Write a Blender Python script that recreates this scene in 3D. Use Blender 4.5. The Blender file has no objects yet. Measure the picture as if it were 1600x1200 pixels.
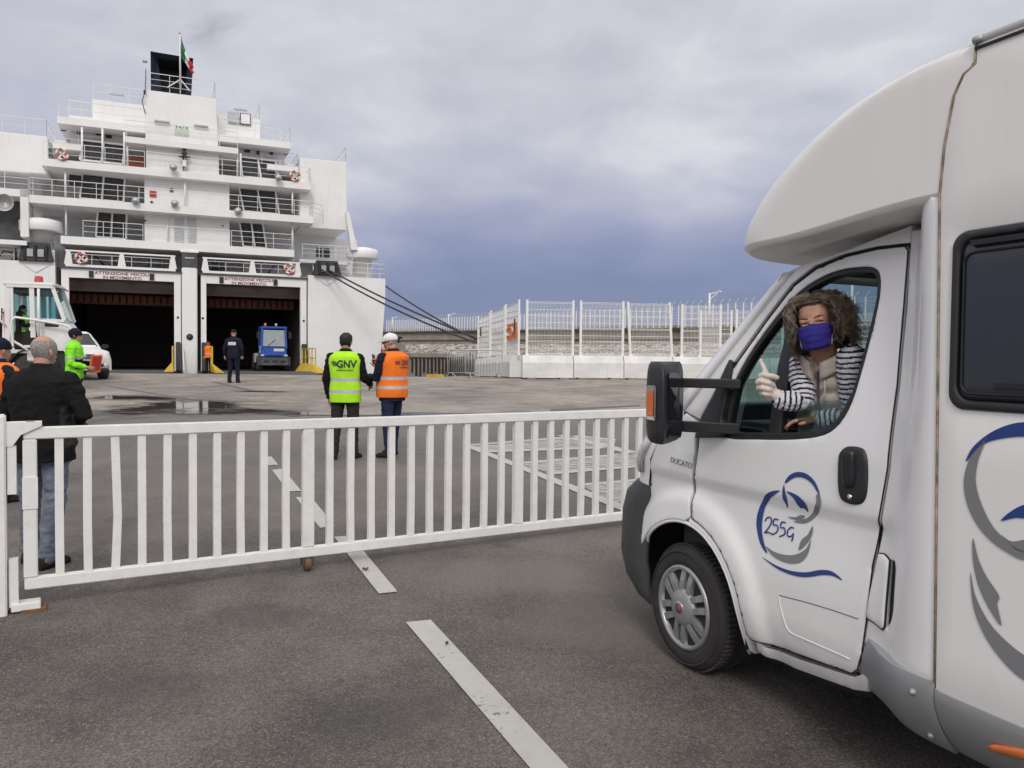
import bpy, bmesh, math, random
from mathutils import Vector, Matrix, noise
from mathutils.geometry import delaunay_2d_cdt
PI = math.pi; R_ = math.radians
random.seed(7)
scene = bpy.context.scene
COL = scene.collection

# ------------------------------------------------------------------ camera
FPX, PITCH, ROLL, CAMH, SLOPE = 1250.0, math.atan(40/1250), .010, 1.80, .0335
cF = Vector((0, math.cos(PITCH), -math.sin(PITCH))); cU0 = Vector((0, math.sin(PITCH), math.cos(PITCH))); cX0 = Vector((1, 0, 0))
cR = math.cos(ROLL)*cX0 + math.sin(ROLL)*cU0; cU = -math.sin(ROLL)*cX0 + math.cos(ROLL)*cU0
CAM = Vector((0, 0, CAMH))
cam_d = bpy.data.cameras.new('camera'); cam = bpy.data.objects.new('camera', cam_d); COL.objects.link(cam)
cam_d.sensor_width = 36; cam_d.lens = 36*FPX/1600; cam_d.clip_start = .05; cam_d.clip_end = 6000
cam.matrix_world = Matrix(((cR.x, cU.x, -cF.x, 0), (cR.y, cU.y, -cF.y, 0), (cR.z, cU.z, -cF.z, CAMH), (0, 0, 0, 1)))
scene.camera = cam
scene.view_settings.view_transform = 'Standard'; scene.view_settings.look = 'None'
scene.view_settings.exposure = 0; scene.view_settings.gamma = 1
try: scene.cycles.use_denoising = True
except Exception: pass
scene.cycles.max_bounces = 8; scene.cycles.transparent_max_bounces = 24

# ------------------------------------------------------------------ node helper
def srgb(r, g, b, k=1.0):
    f = lambda c: ((c/255)/12.92 if c/255 <= .04045 else ((c/255+.055)/1.055)**2.4)*k
    return (f(r), f(g), f(b), 1)
class NT:
    def __init__(s, tree): s.t = tree; s.t.nodes.clear()
    def n(s, typ, ins=None, **kw):
        nd = s.t.nodes.new(typ)
        for k, v in kw.items(): setattr(nd, k, v)
        for k, v in (ins or {}).items(): s.set(nd, k, v)
        return nd
    def set(s, nd, k, v):
        sk = nd.inputs[k]
        if hasattr(v, 'is_linked') or isinstance(v, bpy.types.NodeSocket): s.t.links.new(v, sk)
        elif isinstance(v, bpy.types.Node): s.t.links.new(v.outputs[0], sk)
        else: sk.default_value = v
    def math(s, op, a, b=0.0, c=None, clamp=False):
        nd = s.n('ShaderNodeMath', {0: a, 1: b}, operation=op, use_clamp=clamp)
        if c is not None: s.set(nd, 2, c)
        return nd.outputs[0]
    def mix(s, f, a, b, mode='MIX'):
        nd = s.n('ShaderNodeMix', data_type='RGBA', blend_type=mode)
        s.set(nd, 0, f); s.set(nd, 6, a); s.set(nd, 7, b); return nd.outputs[2]
    def ramp(s, f, stops, interp='LINEAR'):
        nd = s.n('ShaderNodeValToRGB', {0: f}); cr = nd.color_ramp; cr.interpolation = interp
        while len(cr.elements) < len(stops): cr.elements.new(.5)
        for e, (p, c) in zip(cr.elements, stops):
            e.position = p; e.color = c if hasattr(c, '__len__') else (c, c, c, 1)
        return nd.outputs[0]
    def noise(s, vec, scale, detail=4, rough=.55, dist=0):
        return s.n('ShaderNodeTexNoise', {'Vector': vec, 'Scale': scale, 'Detail': detail, 'Roughness': rough, 'Distortion': dist}).outputs[0]
    def map(s, vec, scale=(1, 1, 1), loc=(0, 0, 0), rot=(0, 0, 0)):
        return s.n('ShaderNodeMapping', {'Vector': vec, 'Scale': scale, 'Location': loc, 'Rotation': rot}).outputs[0]

# ------------------------------------------------------------------ world: broken overcast, slate band low in front, brighter behind
SUN_EL, SUN_AZ = 40.0, 178.0            # azimuth clockwise from +Y (behind the viewer, to the right)
w = bpy.data.worlds.new('World'); scene.world = w; w.use_nodes = True
t = NT(w.node_tree)
tc = t.n('ShaderNodeTexCoord'); d = tc.outputs['Generated']
sx = t.n('ShaderNodeSeparateXYZ', {0: d}); X, Y, Z = sx.outputs
zc = t.math('MAXIMUM', Z, .02)
flat = t.n('ShaderNodeCombineXYZ', {0: t.math('DIVIDE', X, t.math('ADD', zc, .16)), 1: t.math('DIVIDE', Y, t.math('ADD', zc, .16)), 2: 0.0}).outputs[0]
n1 = t.noise(t.map(flat, (1.0, .55, 1), (1.3, .4, 0), (0, 0, .5)), 1.15, 5, .5, .25)
n2 = t.noise(t.map(d, (2.2, 2.2, 5.2), (3.1, .7, .2)), 1.9, 5, .5, .35)
n3 = t.noise(t.map(d, (2.6, 2.6, 5.5), (5.0, 1.2, 2.2)), 3.2, 5, .52, .4)
e = t.math('ADD', Z, t.math('MULTIPLY', t.math('SUBTRACT', n2, .5), .19))
e = t.math('ADD', e, t.math('MULTIPLY', t.math('SUBTRACT', n1, .5), .10))
e = t.math('SUBTRACT', e, t.math('MULTIPLY', X, .045))
low = t.ramp(e, [(0, srgb(134, 144, 177)), (.06, srgb(129, 140, 174)), (.115, srgb(146, 154, 186)), (.165, srgb(167, 172, 198)),
                 (.205, srgb(190, 193, 209)), (.27, srgb(213, 214, 222)), (.42, srgb(219, 219, 225)), (1, srgb(222, 223, 228))])
tex = t.math('ADD', t.math('MULTIPLY', n1, .55), t.math('MULTIPLY', n3, .45))
shade = t.ramp(tex, [(.36, (.80, .81, .86, 1)), (.5, (.95, .955, .975, 1)), (.62, (1.13, 1.12, 1.10, 1))])
amt = t.ramp(e, [(.02, .12), (.15, .40), (.25, .95), (1, 1.0)])
c = t.mix(amt, low, t.mix(1.0, low, shade, 'MULTIPLY'))
left_dim = t.math('MULTIPLY', t.ramp(t.math('MULTIPLY', X, -1.0), [(.12, 0.0), (.5, 1.0)]), .22)
c = t.mix(left_dim, c, srgb(160, 162, 190))
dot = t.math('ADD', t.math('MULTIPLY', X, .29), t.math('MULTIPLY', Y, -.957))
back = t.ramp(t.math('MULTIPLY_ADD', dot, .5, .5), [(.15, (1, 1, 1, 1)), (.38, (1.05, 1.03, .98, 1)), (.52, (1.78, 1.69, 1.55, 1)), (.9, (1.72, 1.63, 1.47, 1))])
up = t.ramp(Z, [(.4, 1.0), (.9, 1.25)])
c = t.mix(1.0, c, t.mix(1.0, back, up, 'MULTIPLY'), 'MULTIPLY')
sky = t.n('ShaderNodeTexSky', sky_type='NISHITA', sun_disc=False, sun_elevation=R_(SUN_EL), sun_rotation=R_(SUN_AZ), dust_density=2.0)
bg_sky = t.n('ShaderNodeBackground', {'Color': sky.outputs[0], 'Strength': .08})
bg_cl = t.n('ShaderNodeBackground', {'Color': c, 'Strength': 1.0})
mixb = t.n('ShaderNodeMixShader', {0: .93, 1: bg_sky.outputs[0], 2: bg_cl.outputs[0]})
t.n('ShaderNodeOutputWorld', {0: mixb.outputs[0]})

sun_d = bpy.data.lights.new('sun', 'SUN'); sun = bpy.data.objects.new('sun', sun_d); COL.objects.link(sun)
sun_d.energy = 1.25; sun_d.angle = R_(14); sun_d.color = (1, .96, .9)
sa_, se_ = R_(SUN_AZ), R_(SUN_EL)
sun_dir = Vector((math.sin(sa_)*math.cos(se_), math.cos(sa_)*math.cos(se_), math.sin(se_)))
sun.rotation_euler = (-sun_dir).to_track_quat('-Z', 'Y').to_euler(); sun.location = sun_dir*300

# ------------------------------------------------------------------ surveying helpers: a sight line through the photograph met with a depth or a plane
def ray(px, py): return cR*((px-800)/FPX) + cU*((600-py)/FPX) + cF
def at(px, py, Yd): dd = ray(px, py); return CAM + dd*(Yd/dd.y)
def gz(x, y): return SLOPE*y if y < 31 else SLOPE*31 - .019*(y-31)      # the quay falls away again toward its edge
def gpt(px, py): dd = ray(px, py); return CAM + dd*(-CAMH/(dd.z-SLOPE*dd.y))
class Frame:
    """upright frame: x along, y across, z up"""
    def __init__(s, org, xdir):
        s.o = Vector(org); s.x = Vector((xdir[0], xdir[1], 0)).normalized(); s.y = Vector((-s.x.y, s.x.x, 0))
        s.rot = math.atan2(s.x.y, s.x.x)
    def hit(s, px, py, y=0.0):
        dd = ray(px, py); O = s.o + s.y*y; tt = (O-CAM).dot(s.y)/dd.dot(s.y); v = CAM + dd*tt - s.o
        return v.dot(s.x), v.z
    def loc(s, P): v = Vector(P)-s.o; return Vector((v.dot(s.x), v.dot(s.y), v.z))
    def w(s, a, y, z): return s.o + s.x*a + s.y*y + Vector((0, 0, z))

# ------------------------------------------------------------------ materials
def mat(name, col, rough=.5, metal=0.0, var=.06, vs=3.0, bump=0.0, bs=60.0, spec=.5, streak=None, streak_amt=.0, coat=0.0, speck=None, dust=None):
    m = bpy.data.materials.new(name); m.use_nodes = True; t = NT(m.node_tree)
    tc = t.n('ShaderNodeTexCoord'); v = tc.outputs['Object']
    col = tuple(col)[:3] + (1,)
    nz = t.noise(v, vs, 5, .6)
    k = t.ramp(nz, [(.3, 1-var*1.6), (.7, 1+var*.8)])
    c = t.mix(1.0, col, k, 'MULTIPLY')
    if speck:
        sp = t.noise(v, speck[1], 2, .5)
        c = t.mix(t.ramp(sp, [(.60, 0.0), (.70, speck[2])]), c, tuple(speck[0])[:3]+(1,))
    if streak:
        st = t.noise(t.map(v, (9, 9, .35)), 1.2, 5, .62); big = t.noise(v, .5, 3, .5)
        f = t.math('MULTIPLY', t.ramp(st, [(.50, 0.0), (.74, 1.0)]), t.ramp(big, [(.4, 0.15), (.65, 1.0)]))
        c = t.mix(t.math('MULTIPLY', f, streak_amt), c, tuple(streak)[:3]+(1,))
    if dust:   # (colour, z0, z1, amount): road dirt thrown up low on the body
        z = t.n('ShaderNodeSeparateXYZ', {0: v}).outputs[2]
        f = t.math('MULTIPLY', t.n('ShaderNodeMapRange', {0: z, 1: dust[1], 2: dust[2], 3: dust[3], 4: 0.0}).outputs[0], t.ramp(t.noise(v, 5, 5, .65), [(.3, .35), (.7, 1.0)]))
        c = t.mix(f, c, tuple(dust[0])[:3]+(1,))
    rr = t.math('ADD', rough, t.math('MULTIPLY', t.math('SUBTRACT', t.noise(v, vs*2.7, 4), .5), .25), clamp=True)
    b = t.n('ShaderNodeBsdfPrincipled', {'Base Color': c, 'Roughness': rr, 'Metallic': metal, 'Specular IOR Level': spec, 'Coat Weight': coat, 'Coat Roughness': .08})
    if bump:
        bp = t.n('ShaderNodeBump', {'Strength': bump, 'Distance': .01, 'Height': t.noise(v, bs, 4, .6)})
        t.set(b, 'Normal', bp.outputs[0])
    t.n('ShaderNodeOutputMaterial', {0: b.outputs[0]})
    return m
def glass(name, tint, gloss=.10, rough=.02, dirt=.0):
    m = bpy.data.materials.new(name); m.use_nodes = True; t = NT(m.node_tree)
    v = t.n('ShaderNodeTexCoord').outputs['Object']
    bf = t.n('ShaderNodeNewGeometry').outputs['Backfacing']   # a thin pane: the same reflection from both sides
    fr = t.n('ShaderNodeFresnel', {0: t.math('MULTIPLY_ADD', bf, 1/1.45-1.45, 1.45)}).outputs[0]
    f = t.math('ADD', t.math('MULTIPLY', fr, 1.0), t.math('MULTIPLY', t.noise(v, 2, 3), gloss*.5), clamp=True)
    tr = t.n('ShaderNodeBsdfTransparent', {0: tuple(tint)[:3]+(1,)}); gl = t.n('ShaderNodeBsdfGlossy', {'Color': (1, 1, 1, 1), 'Roughness': rough})
    mx = t.n('ShaderNodeMixShader', {0: f, 1: tr.outputs[0], 2: gl.outputs[0]})
    out = mx
    if dirt:
        df = t.n('ShaderNodeBsdfDiffuse', {0: (.45, .45, .43, 1)})
        out = t.n('ShaderNodeMixShader', {0: t.math('MULTIPLY', t.noise(v, 6, 5, .7), dirt), 1: mx.outputs[0], 2: df.outputs[0]})
    t.n('ShaderNodeOutputMaterial', {0: out.outputs[0]})
    return m
M = {}
M['white_ship'] = mat('white_ship', (.80, .80, .79), .45, var=.04, vs=.6, streak=(.46, .38, .28), streak_amt=.26)
M['white_rail'] = mat('white_rail', (.72, .72, .71), .5)
M['white_gate'] = mat('white_gate', (.78, .78, .76), .5, var=.05, vs=9, bump=.15, bs=35, speck=((.42, .33, .24), 22, .10))
M['white_fence'] = mat('white_fence', (.76, .76, .73), .55, var=.05, speck=((.45, .36, .26), 14, .3))
M['conc_white'] = mat('conc_white', (.70, .70, .68), .8, var=.10, vs=1.6, bump=.3, bs=25, streak=(.36, .35, .32), streak_amt=.5, speck=((.3, .3, .28), 45, .5))
M['conc'] = mat('conc', (.34, .31, .26), .9, var=.18, vs=.8, bump=.5, bs=6, streak=(.13, .12, .10), streak_amt=.8)
M['conc_tan'] = mat('conc_tan', (.40, .34, .25), .9, var=.22, vs=.35, bump=.6, bs=3, streak=(.17, .14, .10), streak_amt=.85)
M['dark'] = mat('dark', (.018, .018, .02), .6)
M['black'] = mat('black', (.012, .012, .013), .45, var=.2)
M['black_plastic'] = mat('black_plastic', (.020, .021, .023), .42, var=.2, vs=9, bump=.2, bs=400)
M['hold'] = mat('hold', (.15, .115, .105), .8)
M['hold_red'] = mat('hold_red', (.24, .075, .045), .8)
M['steel_dark'] = mat('steel_dark', (.085, .088, .09), .6, metal=.2, var=.25, vs=2, bump=.3, bs=14)
M['steel'] = mat('steel', (.42, .43, .43), .45, metal=.6, var=.1)
M['galv'] = mat('galv', (.45, .47, .48), .45, metal=.5, var=.12)
M['yellow'] = mat('yellow', (.62, .42, .03), .55, var=.15, speck=((.15, .1, .05), 12, .7))
M['orange'] = mat('orange', (.75, .16, .04), .6)
M['red'] = mat('red', (.42, .04, .03), .5)
M['lifebuoy_orange'] = mat('lifebuoy_orange', (.55, .12, .06), .6)
M['navy_funnel'] = mat('navy_funnel', (.03, .034, .06), .5)
M['rust'] = mat('rust', (.20, .10, .045), .85, var=.3, vs=20, bump=.4, bs=60)
M['rubber'] = mat('rubber', (.028, .027, .026), .78, var=.25, vs=12, bump=.3, bs=120, dust=((.16, .15, .13), -.5, .5, .35))
M['rope'] = mat('rope', (.05, .05, .055), .9)
M['text_red'] = mat('text_red', (.22, .035, .04), .6)
M['text_dark'] = mat('text_dark', (.02, .035, .05), .6)
M['grey_louvre'] = mat('grey_louvre', (.10, .105, .11), .6)
M['green_sign'] = mat('green_sign', (.02, .24, .17), .6)
M['green'] = mat('green', (.01, .16, .07), .7); M['flag_white'] = mat('flag_white', (.7, .7, .66), .7); M['flag_red'] = mat('flag_red', (.50, .02, .03), .7)
M['glass_dark'] = mat('glass_dark', (.03, .036, .042), .12, spec=.6)
M['glass_teal'] = glass('glass_teal', (.55, .78, .78))
M['glass_cab'] = glass('glass_cab', (.50, .64, .62))

# ------------------------------------------------------------------ mesh builder
class MB:
    def __init__(s): s.bm = bmesh.new(); s.mats = []
    def mi(s, m):
        if m is None: m = None
        if m not in s.mats: s.mats.append(m)
        return s.mats.index(m)
    def face(s, vs, m=None, smooth=False):
        try: f = s.bm.faces.new(vs)
        except ValueError: return None
        f.material_index = s.mi(m); f.smooth = smooth; return f
    def box(s, c, size, m=None, rz=0.0, mtx=None, bevel=0.0):
        c = Vector(c); hx, hy, hz = size[0]/2, size[1]/2, size[2]/2
        rot = mtx if mtx is not None else Matrix.Rotation(rz, 3, 'Z')
        if bevel > 0:
            tmp = bmesh.new(); bmesh.ops.create_cube(tmp, size=1.0, matrix=Matrix.Diagonal((size[0], size[1], size[2], 1)))
            bmesh.ops.bevel(tmp, geom=list(tmp.edges), offset=min(bevel, min(size)*.45), segments=2, affect='EDGES')
            mp = {v: s.bm.verts.new(c + rot @ v.co) for v in tmp.verts}
            for f in tmp.faces: s.face([mp[v] for v in f.verts], m, False)
            tmp.free(); return
        P = [s.bm.verts.new(c + rot @ Vector((sx*hx, sy*hy, sz*hz))) for sz in (-1, 1) for sy in (-1, 1) for sx in (-1, 1)]
        for q in ((0, 2, 3, 1), (4, 5, 7, 6), (0, 1, 5, 4), (2, 6, 7, 3), (0, 4, 6, 2), (1, 3, 7, 5)): s.face([P[i] for i in q], m)
    def bar(s, a, b, wx, wy=None, m=None, up=(0, 0, 1)):
        """square bar from a to b"""
        a = Vector(a); b = Vector(b); wy = wx if wy is None else wy
        z = (b-a); L = z.length
        if L < 1e-6: return
        z.normalize(); u = Vector(up)
        if abs(z.dot(u)) > .98: u = Vector((0, 1, 0))
        x = u.cross(z).normalized(); y = z.cross(x)
        s.box((a+b)/2, (wx, wy, L), m, mtx=Matrix((x, y, z)).transposed())
    def tube(s, pts, r, m=None, n=8, caps=True, smooth=True, flat=1.0, upv=None, closed=False):
        pts = [Vector(p) for p in pts]; k = len(pts)
        rr = r if hasattr(r, '__len__') else [r]*k
        rings = []; ref = Vector(upv) if upv is not None else None
        for i, p in enumerate(pts):
            if closed: tg = pts[(i+1) % k]-pts[i-1]
            else: tg = pts[min(i+1, k-1)]-pts[max(i-1, 0)]
            if tg.length < 1e-9: tg = Vector((0, 0, 1))
            tg.normalize()
            if ref is None: ref = Vector((0, 0, 1)) if abs(tg.z) < .9 else Vector((0, 1, 0))
            u = ref - tg*ref.dot(tg)
            if u.length < 1e-4: u = Vector((1, 0, 0)) - tg*tg.x
            u.normalize(); vv = tg.cross(u)
            if upv is None: ref = u
            rings.append([s.bm.verts.new(p + u*(math.cos(2*PI*j/n)*rr[i]) + vv*(math.sin(2*PI*j/n)*rr[i]*flat)) for j in range(n)])
        for i in range(k if closed else k-1):
            A, B = rings[i], rings[(i+1) % k]
            for j in range(n): s.face([A[j], A[(j+1) % n], B[(j+1) % n], B[j]], m, smooth)
        if caps and not closed: s.face(rings[0][::-1], m); s.face(rings[-1], m)
        return rings
    def capsule(s, pts, radii, m=None, n=14, flat=1.0, upv=None, k=3):
        """tube with rounded ends"""
        pts = [Vector(p) for p in pts]; radii = list(radii)
        a = (pts[0]-pts[1]).normalized(); b = (pts[-1]-pts[-2]).normalized()
        P, Q = [], []
        for i in range(k): an = PI/2*(1-(i+.35)/k); P.append(pts[0]+a*radii[0]*math.sin(an)); Q.append(radii[0]*math.cos(an))
        P += pts; Q += radii
        for i in range(k): an = PI/2*((i+.65)/k); P.append(pts[-1]+b*radii[-1]*math.sin(an)); Q.append(radii[-1]*math.cos(an))
        s.tube(P, Q, m, n, flat=flat, upv=upv)
    def loft(s, rings, m=None, caps=True, smooth=True, closed=True, mfn=None):
        R = [[s.bm.verts.new(Vector(p)) for p in ring] for ring in rings]
        for i in range(len(R)-1):
            A, B = R[i], R[i+1]; n = len(A)
            for j in range(n if closed else n-1):
                s.face([A[j], A[(j+1) % n], B[(j+1) % n], B[j]], mfn(i, j) if mfn else m, smooth)
        if caps and closed: s.face(R[0][::-1], m if not mfn else mfn(0, 0)); s.face(R[-1], m if not mfn else mfn(len(R)-2, 0))
        return R
    def lathe(s, prof, c=(0, 0, 0), m=None, n=24, axis='Z', smooth=True, mfn=None):
        c = Vector(c); rings = []
        for r, h in prof:
            ring = []
            for j in range(n):
                a = 2*PI*j/n; x, y = r*math.cos(a), r*math.sin(a)
                ring.append(c + (Vector((x, y, h)) if axis == 'Z' else Vector((x, h, y)) if axis == 'Y' else Vector((h, x, y))))
            rings.append(ring)
        s.loft(rings, m, True, smooth, mfn=mfn)
    def prism(s, poly, f0, f1, m=None, side_m=None, smooth=False):
        """poly 2D list, f0/f1 map (u,v) to 3D for the two faces"""
        A = [s.bm.verts.new(Vector(f0(*p))) for p in poly]; B = [s.bm.verts.new(Vector(f1(*p))) for p in poly]; n = len(poly)
        s.face(A[::-1], m); s.face(B, m)
        for j in range(n): s.face([A[j], A[(j+1) % n], B[(j+1) % n], B[j]], side_m or m, smooth)
    def xz(s, poly, y0, y1, m=None): s.prism(poly, lambda u, v: (u, y0, v), lambda u, v: (u, y1, v), m)
    def text(s, body, size, mtx, m=None, thick=.002, align='CENTER', shear=0.0, squeeze=1.0, bold=0.0):
        cu = bpy.data.curves.new('t', 'FONT'); cu.body = body; cu.size = size; cu.align_x = align; cu.align_y = 'CENTER'; cu.extrude = thick; cu.shear = shear; cu.space_line = 1.0; cu.offset = bold
        o = bpy.data.objects.new('t', cu); COL.objects.link(o)
        dg = bpy.context.evaluated_depsgraph_get(); me = bpy.data.meshes.new_from_object(o.evaluated_get(dg))
        vs = [s.bm.verts.new(mtx @ Vector((v.co.x*squeeze, v.co.y, v.co.z))) for v in me.vertices]
        for p in me.polygons: s.face([vs[i] for i in p.vertices], m)
        bpy.data.objects.remove(o); bpy.data.curves.remove(cu); bpy.data.meshes.remove(me)
    def add_mesh(s, me, m=None, mtx=None):
        vs = [s.bm.verts.new((mtx @ v.co) if mtx else v.co) for v in me.vertices]
        for p in me.polygons: s.face([vs[i] for i in p.vertices], m, True)
    def build(s, name, m=None, parent=None, normals=True, bevel=0.0, autosmooth=None):
        me = bpy.data.meshes.new(name)
        if normals: bmesh.ops.recalc_face_normals(s.bm, faces=list(s.bm.faces))
        s.bm.to_mesh(me); s.bm.free()
        for mm in (s.mats or [None]):
            me.materials.append(M[mm] if isinstance(mm, str) else (mm if mm is not None else (M[m] if isinstance(m, str) else m)))
        o = bpy.data.objects.new(name, me); COL.objects.link(o)
        if parent is not None: o.parent = parent
        if bevel:
            md = o.modifiers.new('bevel', 'BEVEL'); md.width = bevel; md.segments = 2; md.limit_method = 'ANGLE'; md.angle_limit = R_(40)
        return o
def tag(o, label=None, cat=None, group=None, kind=None):
    if label: o['label'] = label
    if cat: o['category'] = cat
    if group: o['group'] = group
    if kind: o['kind'] = kind
    return o
def thing(name, label, cat, loc=(0, 0, 0), rz=0.0, group=None):
    o = bpy.data.objects.new(name, None); COL.objects.link(o); o.empty_display_size = .2
    o.location = loc; o.rotation_euler = (0, 0, rz); return tag(o, label, cat, group)
def copy_tree(o, parent=None):
    c = o.copy(); COL.objects.link(c)
    if parent is not None: c.parent = parent
    for ch in [x for x in COL.objects if x.parent == o]: copy_tree(ch, c)
    return c
def remesh(mb, voxel, smooth=4, mname='x'):
    """union of overlapping closed shapes as one smooth skin; returns a mesh"""
    me = bpy.data.meshes.new('tmp'); bmesh.ops.recalc_face_normals(mb.bm, faces=list(mb.bm.faces)); mb.bm.to_mesh(me); mb.bm.free()
    o = bpy.data.objects.new('tmp', me); COL.objects.link(o)
    r = o.modifiers.new('r', 'REMESH'); r.mode = 'VOXEL'; r.voxel_size = voxel; r.use_smooth_shade = True
    sm = o.modifiers.new('s', 'SMOOTH'); sm.iterations = smooth; sm.factor = .5
    dg = bpy.context.evaluated_depsgraph_get(); out = bpy.data.meshes.new_from_object(o.evaluated_get(dg))
    bpy.data.objects.remove(o); bpy.data.meshes.remove(me)
    return out
def link_mesh(name, me, mats, parent=None, mfn=None, wrinkle=0.0, wscale=12.0, wfn=None):
    me.name = name; me.materials.clear()
    for m in mats: me.materials.append(M[m] if isinstance(m, str) else m)
    if wrinkle:
        me.calc_loop_triangles() if False else None
        nr = [v.normal.copy() for v in me.vertices]
        for v, nn in zip(me.vertices, nr):
            p = v.co*wscale
            k = noise.noise(Vector((p.x, p.y, p.z*1.7))) + .5*noise.noise(Vector((p.x*2.1+7, p.y*2.1, p.z*3.6)))
            a = wrinkle*(wfn(v.co) if wfn else 1.0)
            v.co += nn*k*a
    if mfn:
        for p in me.polygons: p.material_index = mfn(p.center)
    for p in me.polygons: p.use_smooth = True
    o = bpy.data.objects.new(name, me); COL.objects.link(o)
    if parent is not None: o.parent = parent
    return o
# ------------------------------------------------------------------ ground
def ground_mat(name, base, wet, agg, patch, rough, worn=False):
    m = bpy.data.materials.new(name); m.use_nodes = True; t = NT(m.node_tree)
    v = t.n('ShaderNodeTexCoord').outputs['Object']
    big = t.noise(v, .38, 5, .6, .4); mid = t.noise(v, 1.9, 6, .62, .3); fine = t.noise(v, 34, 4, .7)
    c = t.mix(t.ramp(big, [(.36, 0.0), (.62, 1.0)]), base, patch)
    c = t.mix(1.0, c, t.ramp(mid, [(.28, .70), (.5, .98), (.72, 1.2)]), 'MULTIPLY')
    dk = t.noise(t.map(v, (1, 1, 1), (7.3, 2.2, 0)), .62, 5, .6, .6)
    c = t.mix(1.0, c, t.ramp(dk, [(.36, .62), (.52, 1.0), (.7, 1.22)]), 'MULTIPLY')
    c = t.mix(1.0, c, t.ramp(fine, [(.25, .66), (.75, 1.3)]), 'MULTIPLY')
    c = t.mix(1.0, c, t.ramp(t.noise(v, 115, 3, .75), [(.30, .50), (.5, .95), (.72, 1.65)]), 'MULTIPLY')
    spots = t.n('ShaderNodeTexVoronoi', {'Vector': v, 'Scale': 2.3, 'Randomness': 1.0}).outputs['Distance']
    c = t.mix(t.math('MULTIPLY', t.ramp(spots, [(.03, .7), (.15, 0.0)]), t.ramp(mid, [(.4, 0.0), (.6, .9)])), c, wet)
    vo = t.n('ShaderNodeTexVoronoi', {'Vector': v, 'Scale': 150.0, 'Randomness': 1.0})
    st = t.n('ShaderNodeSeparateColor', {0: vo.outputs['Color']}).outputs[0]
    c = t.mix(t.math('MULTIPLY', t.ramp(st, [(.76, 0.0), (.98, 1.0)]), .45), c, agg)
    c = t.mix(t.math('MULTIPLY', t.ramp(st, [(.0, 1.0), (.3, 0.0)]), .5), c, wet)
    if worn:      # traffic has polished the lane beyond the gate paler; one dry scuffed patch and one old oil stain on this side
        yv = t.n('ShaderNodeSeparateXYZ', {0: v}).outputs[1]
        c = t.mix(t.math('MULTIPLY', t.n('ShaderNodeMapRange', {0: t.math('ADD', yv, t.math('MULTIPLY', mid, 3.0)), 1: 7.0, 2: 12.5, 3: 0.0, 4: 1.0}).outputs[0], .55), c, (.205, .190, .176, 1))
        for px, py, sx_, sy_, k_, col in ((800, 900, .9, 1.5, .50, (.20, .178, .155, 1)), (960, 960, 1.1, 1.3, .42, (.19, .17, .15, 1)), (620, 1120, 2.0, 2.6, .42, (.042, .039, .037, 1)), (250, 1080, 2.2, 3.0, .34, (.050, .046, .043, 1)), (420, 960, 2.5, 3.4, .40, (.055, .05, .047, 1))):
            P = gpt(px, py); q = t.n('ShaderNodeVectorMath', {0: t.map(v, (sx_, sy_, 0), (-P.x*sx_, -P.y*sy_, 0))}, operation='LENGTH').outputs['Value']
            q = t.math('ADD', q, t.math('MULTIPLY', t.math('SUBTRACT', mid, .5), 1.5))
            c = t.mix(t.math('MULTIPLY', t.ramp(q, [(.45, 1.0), (.95, 0.0)]), k_), c, col)
    wetm = t.ramp(t.noise(v, .55, 4, .55, .5), [(.50, 0.0), (.62, 1.0)])
    yy = t.n('ShaderNodeSeparateXYZ', {0: v}).outputs[1]
    zone = t.n('ShaderNodeMapRange', {0: yy, 1: 5.6, 2: 8.5, 3: 0.0, 4: 1.0}).outputs[0]
    wetm = t.math('MULTIPLY', wetm, zone)
    c = t.mix(t.math('MULTIPLY', wetm, .30), c, wet)
    rr = t.math('SUBTRACT', t.math('ADD', rough, t.math('MULTIPLY', mid, .12)), t.math('MULTIPLY', wetm, .30))
    bp = t.n('ShaderNodeBump', {'Strength': .55, 'Distance': .006, 'Height': t.math('ADD', t.math('MULTIPLY', vo.outputs['Distance'], 1.3), t.math('MULTIPLY', fine, .8))})
    b = t.n('ShaderNodeBsdfPrincipled', {'Base Color': c, 'Roughness': rr, 'Normal': bp.outputs[0], 'Specular IOR Level': .42})
    t.n('ShaderNodeOutputMaterial', {0: b.outputs[0]}); return m
M['asphalt'] = ground_mat('asphalt', (.100, .087, .079, 1), (.044, .041, .039, 1), (.33, .30, .265, 1), (.142, .127, .113, 1), .78, True)
M['apron'] = ground_mat('apron', (.262, .236, .206, 1), (.13, .115, .10, 1), (.41, .37, .32, 1), (.33, .295, .252, 1), .75)
m = M['paint'] = bpy.data.materials.new('worn_paint'); m.use_nodes = True; t = NT(m.node_tree)
v = t.n('ShaderNodeTexCoord').outputs['Object']
k = t.noise(v, 26, 6, .72); k2 = t.noise(v, 2.2, 4, .6)
al = t.ramp(t.math('ADD', t.math('MULTIPLY', k, .6), t.math('MULTIPLY', k2, .4)), [(.36, 0.0), (.44, 1.0)])
pc = t.mix(t.noise(v, 9, 5, .6), (.50, .49, .46, 1), (.36, .35, .33, 1))
pb = t.n('ShaderNodeBsdfPrincipled', {'Base Color': pc, 'Roughness': .8})
t.n('ShaderNodeOutputMaterial', {0: t.n('ShaderNodeMixShader', {0: al, 1: t.n('ShaderNodeBsdfTransparent').outputs[0], 2: pb.outputs[0]}).outputs[0]})
m = M['paint_thin'] = bpy.data.materials.new('thin_paint'); m.use_nodes = True; t = NT(m.node_tree)
v = t.n('ShaderNodeTexCoord').outputs['Object']
al = t.ramp(t.noise(t.map(v, (1.3, 6, 1), (0, 0, 0), (0, 0, -.12)), 3.2, 8, .72), [(.40, .10), (.56, .72)])
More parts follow.
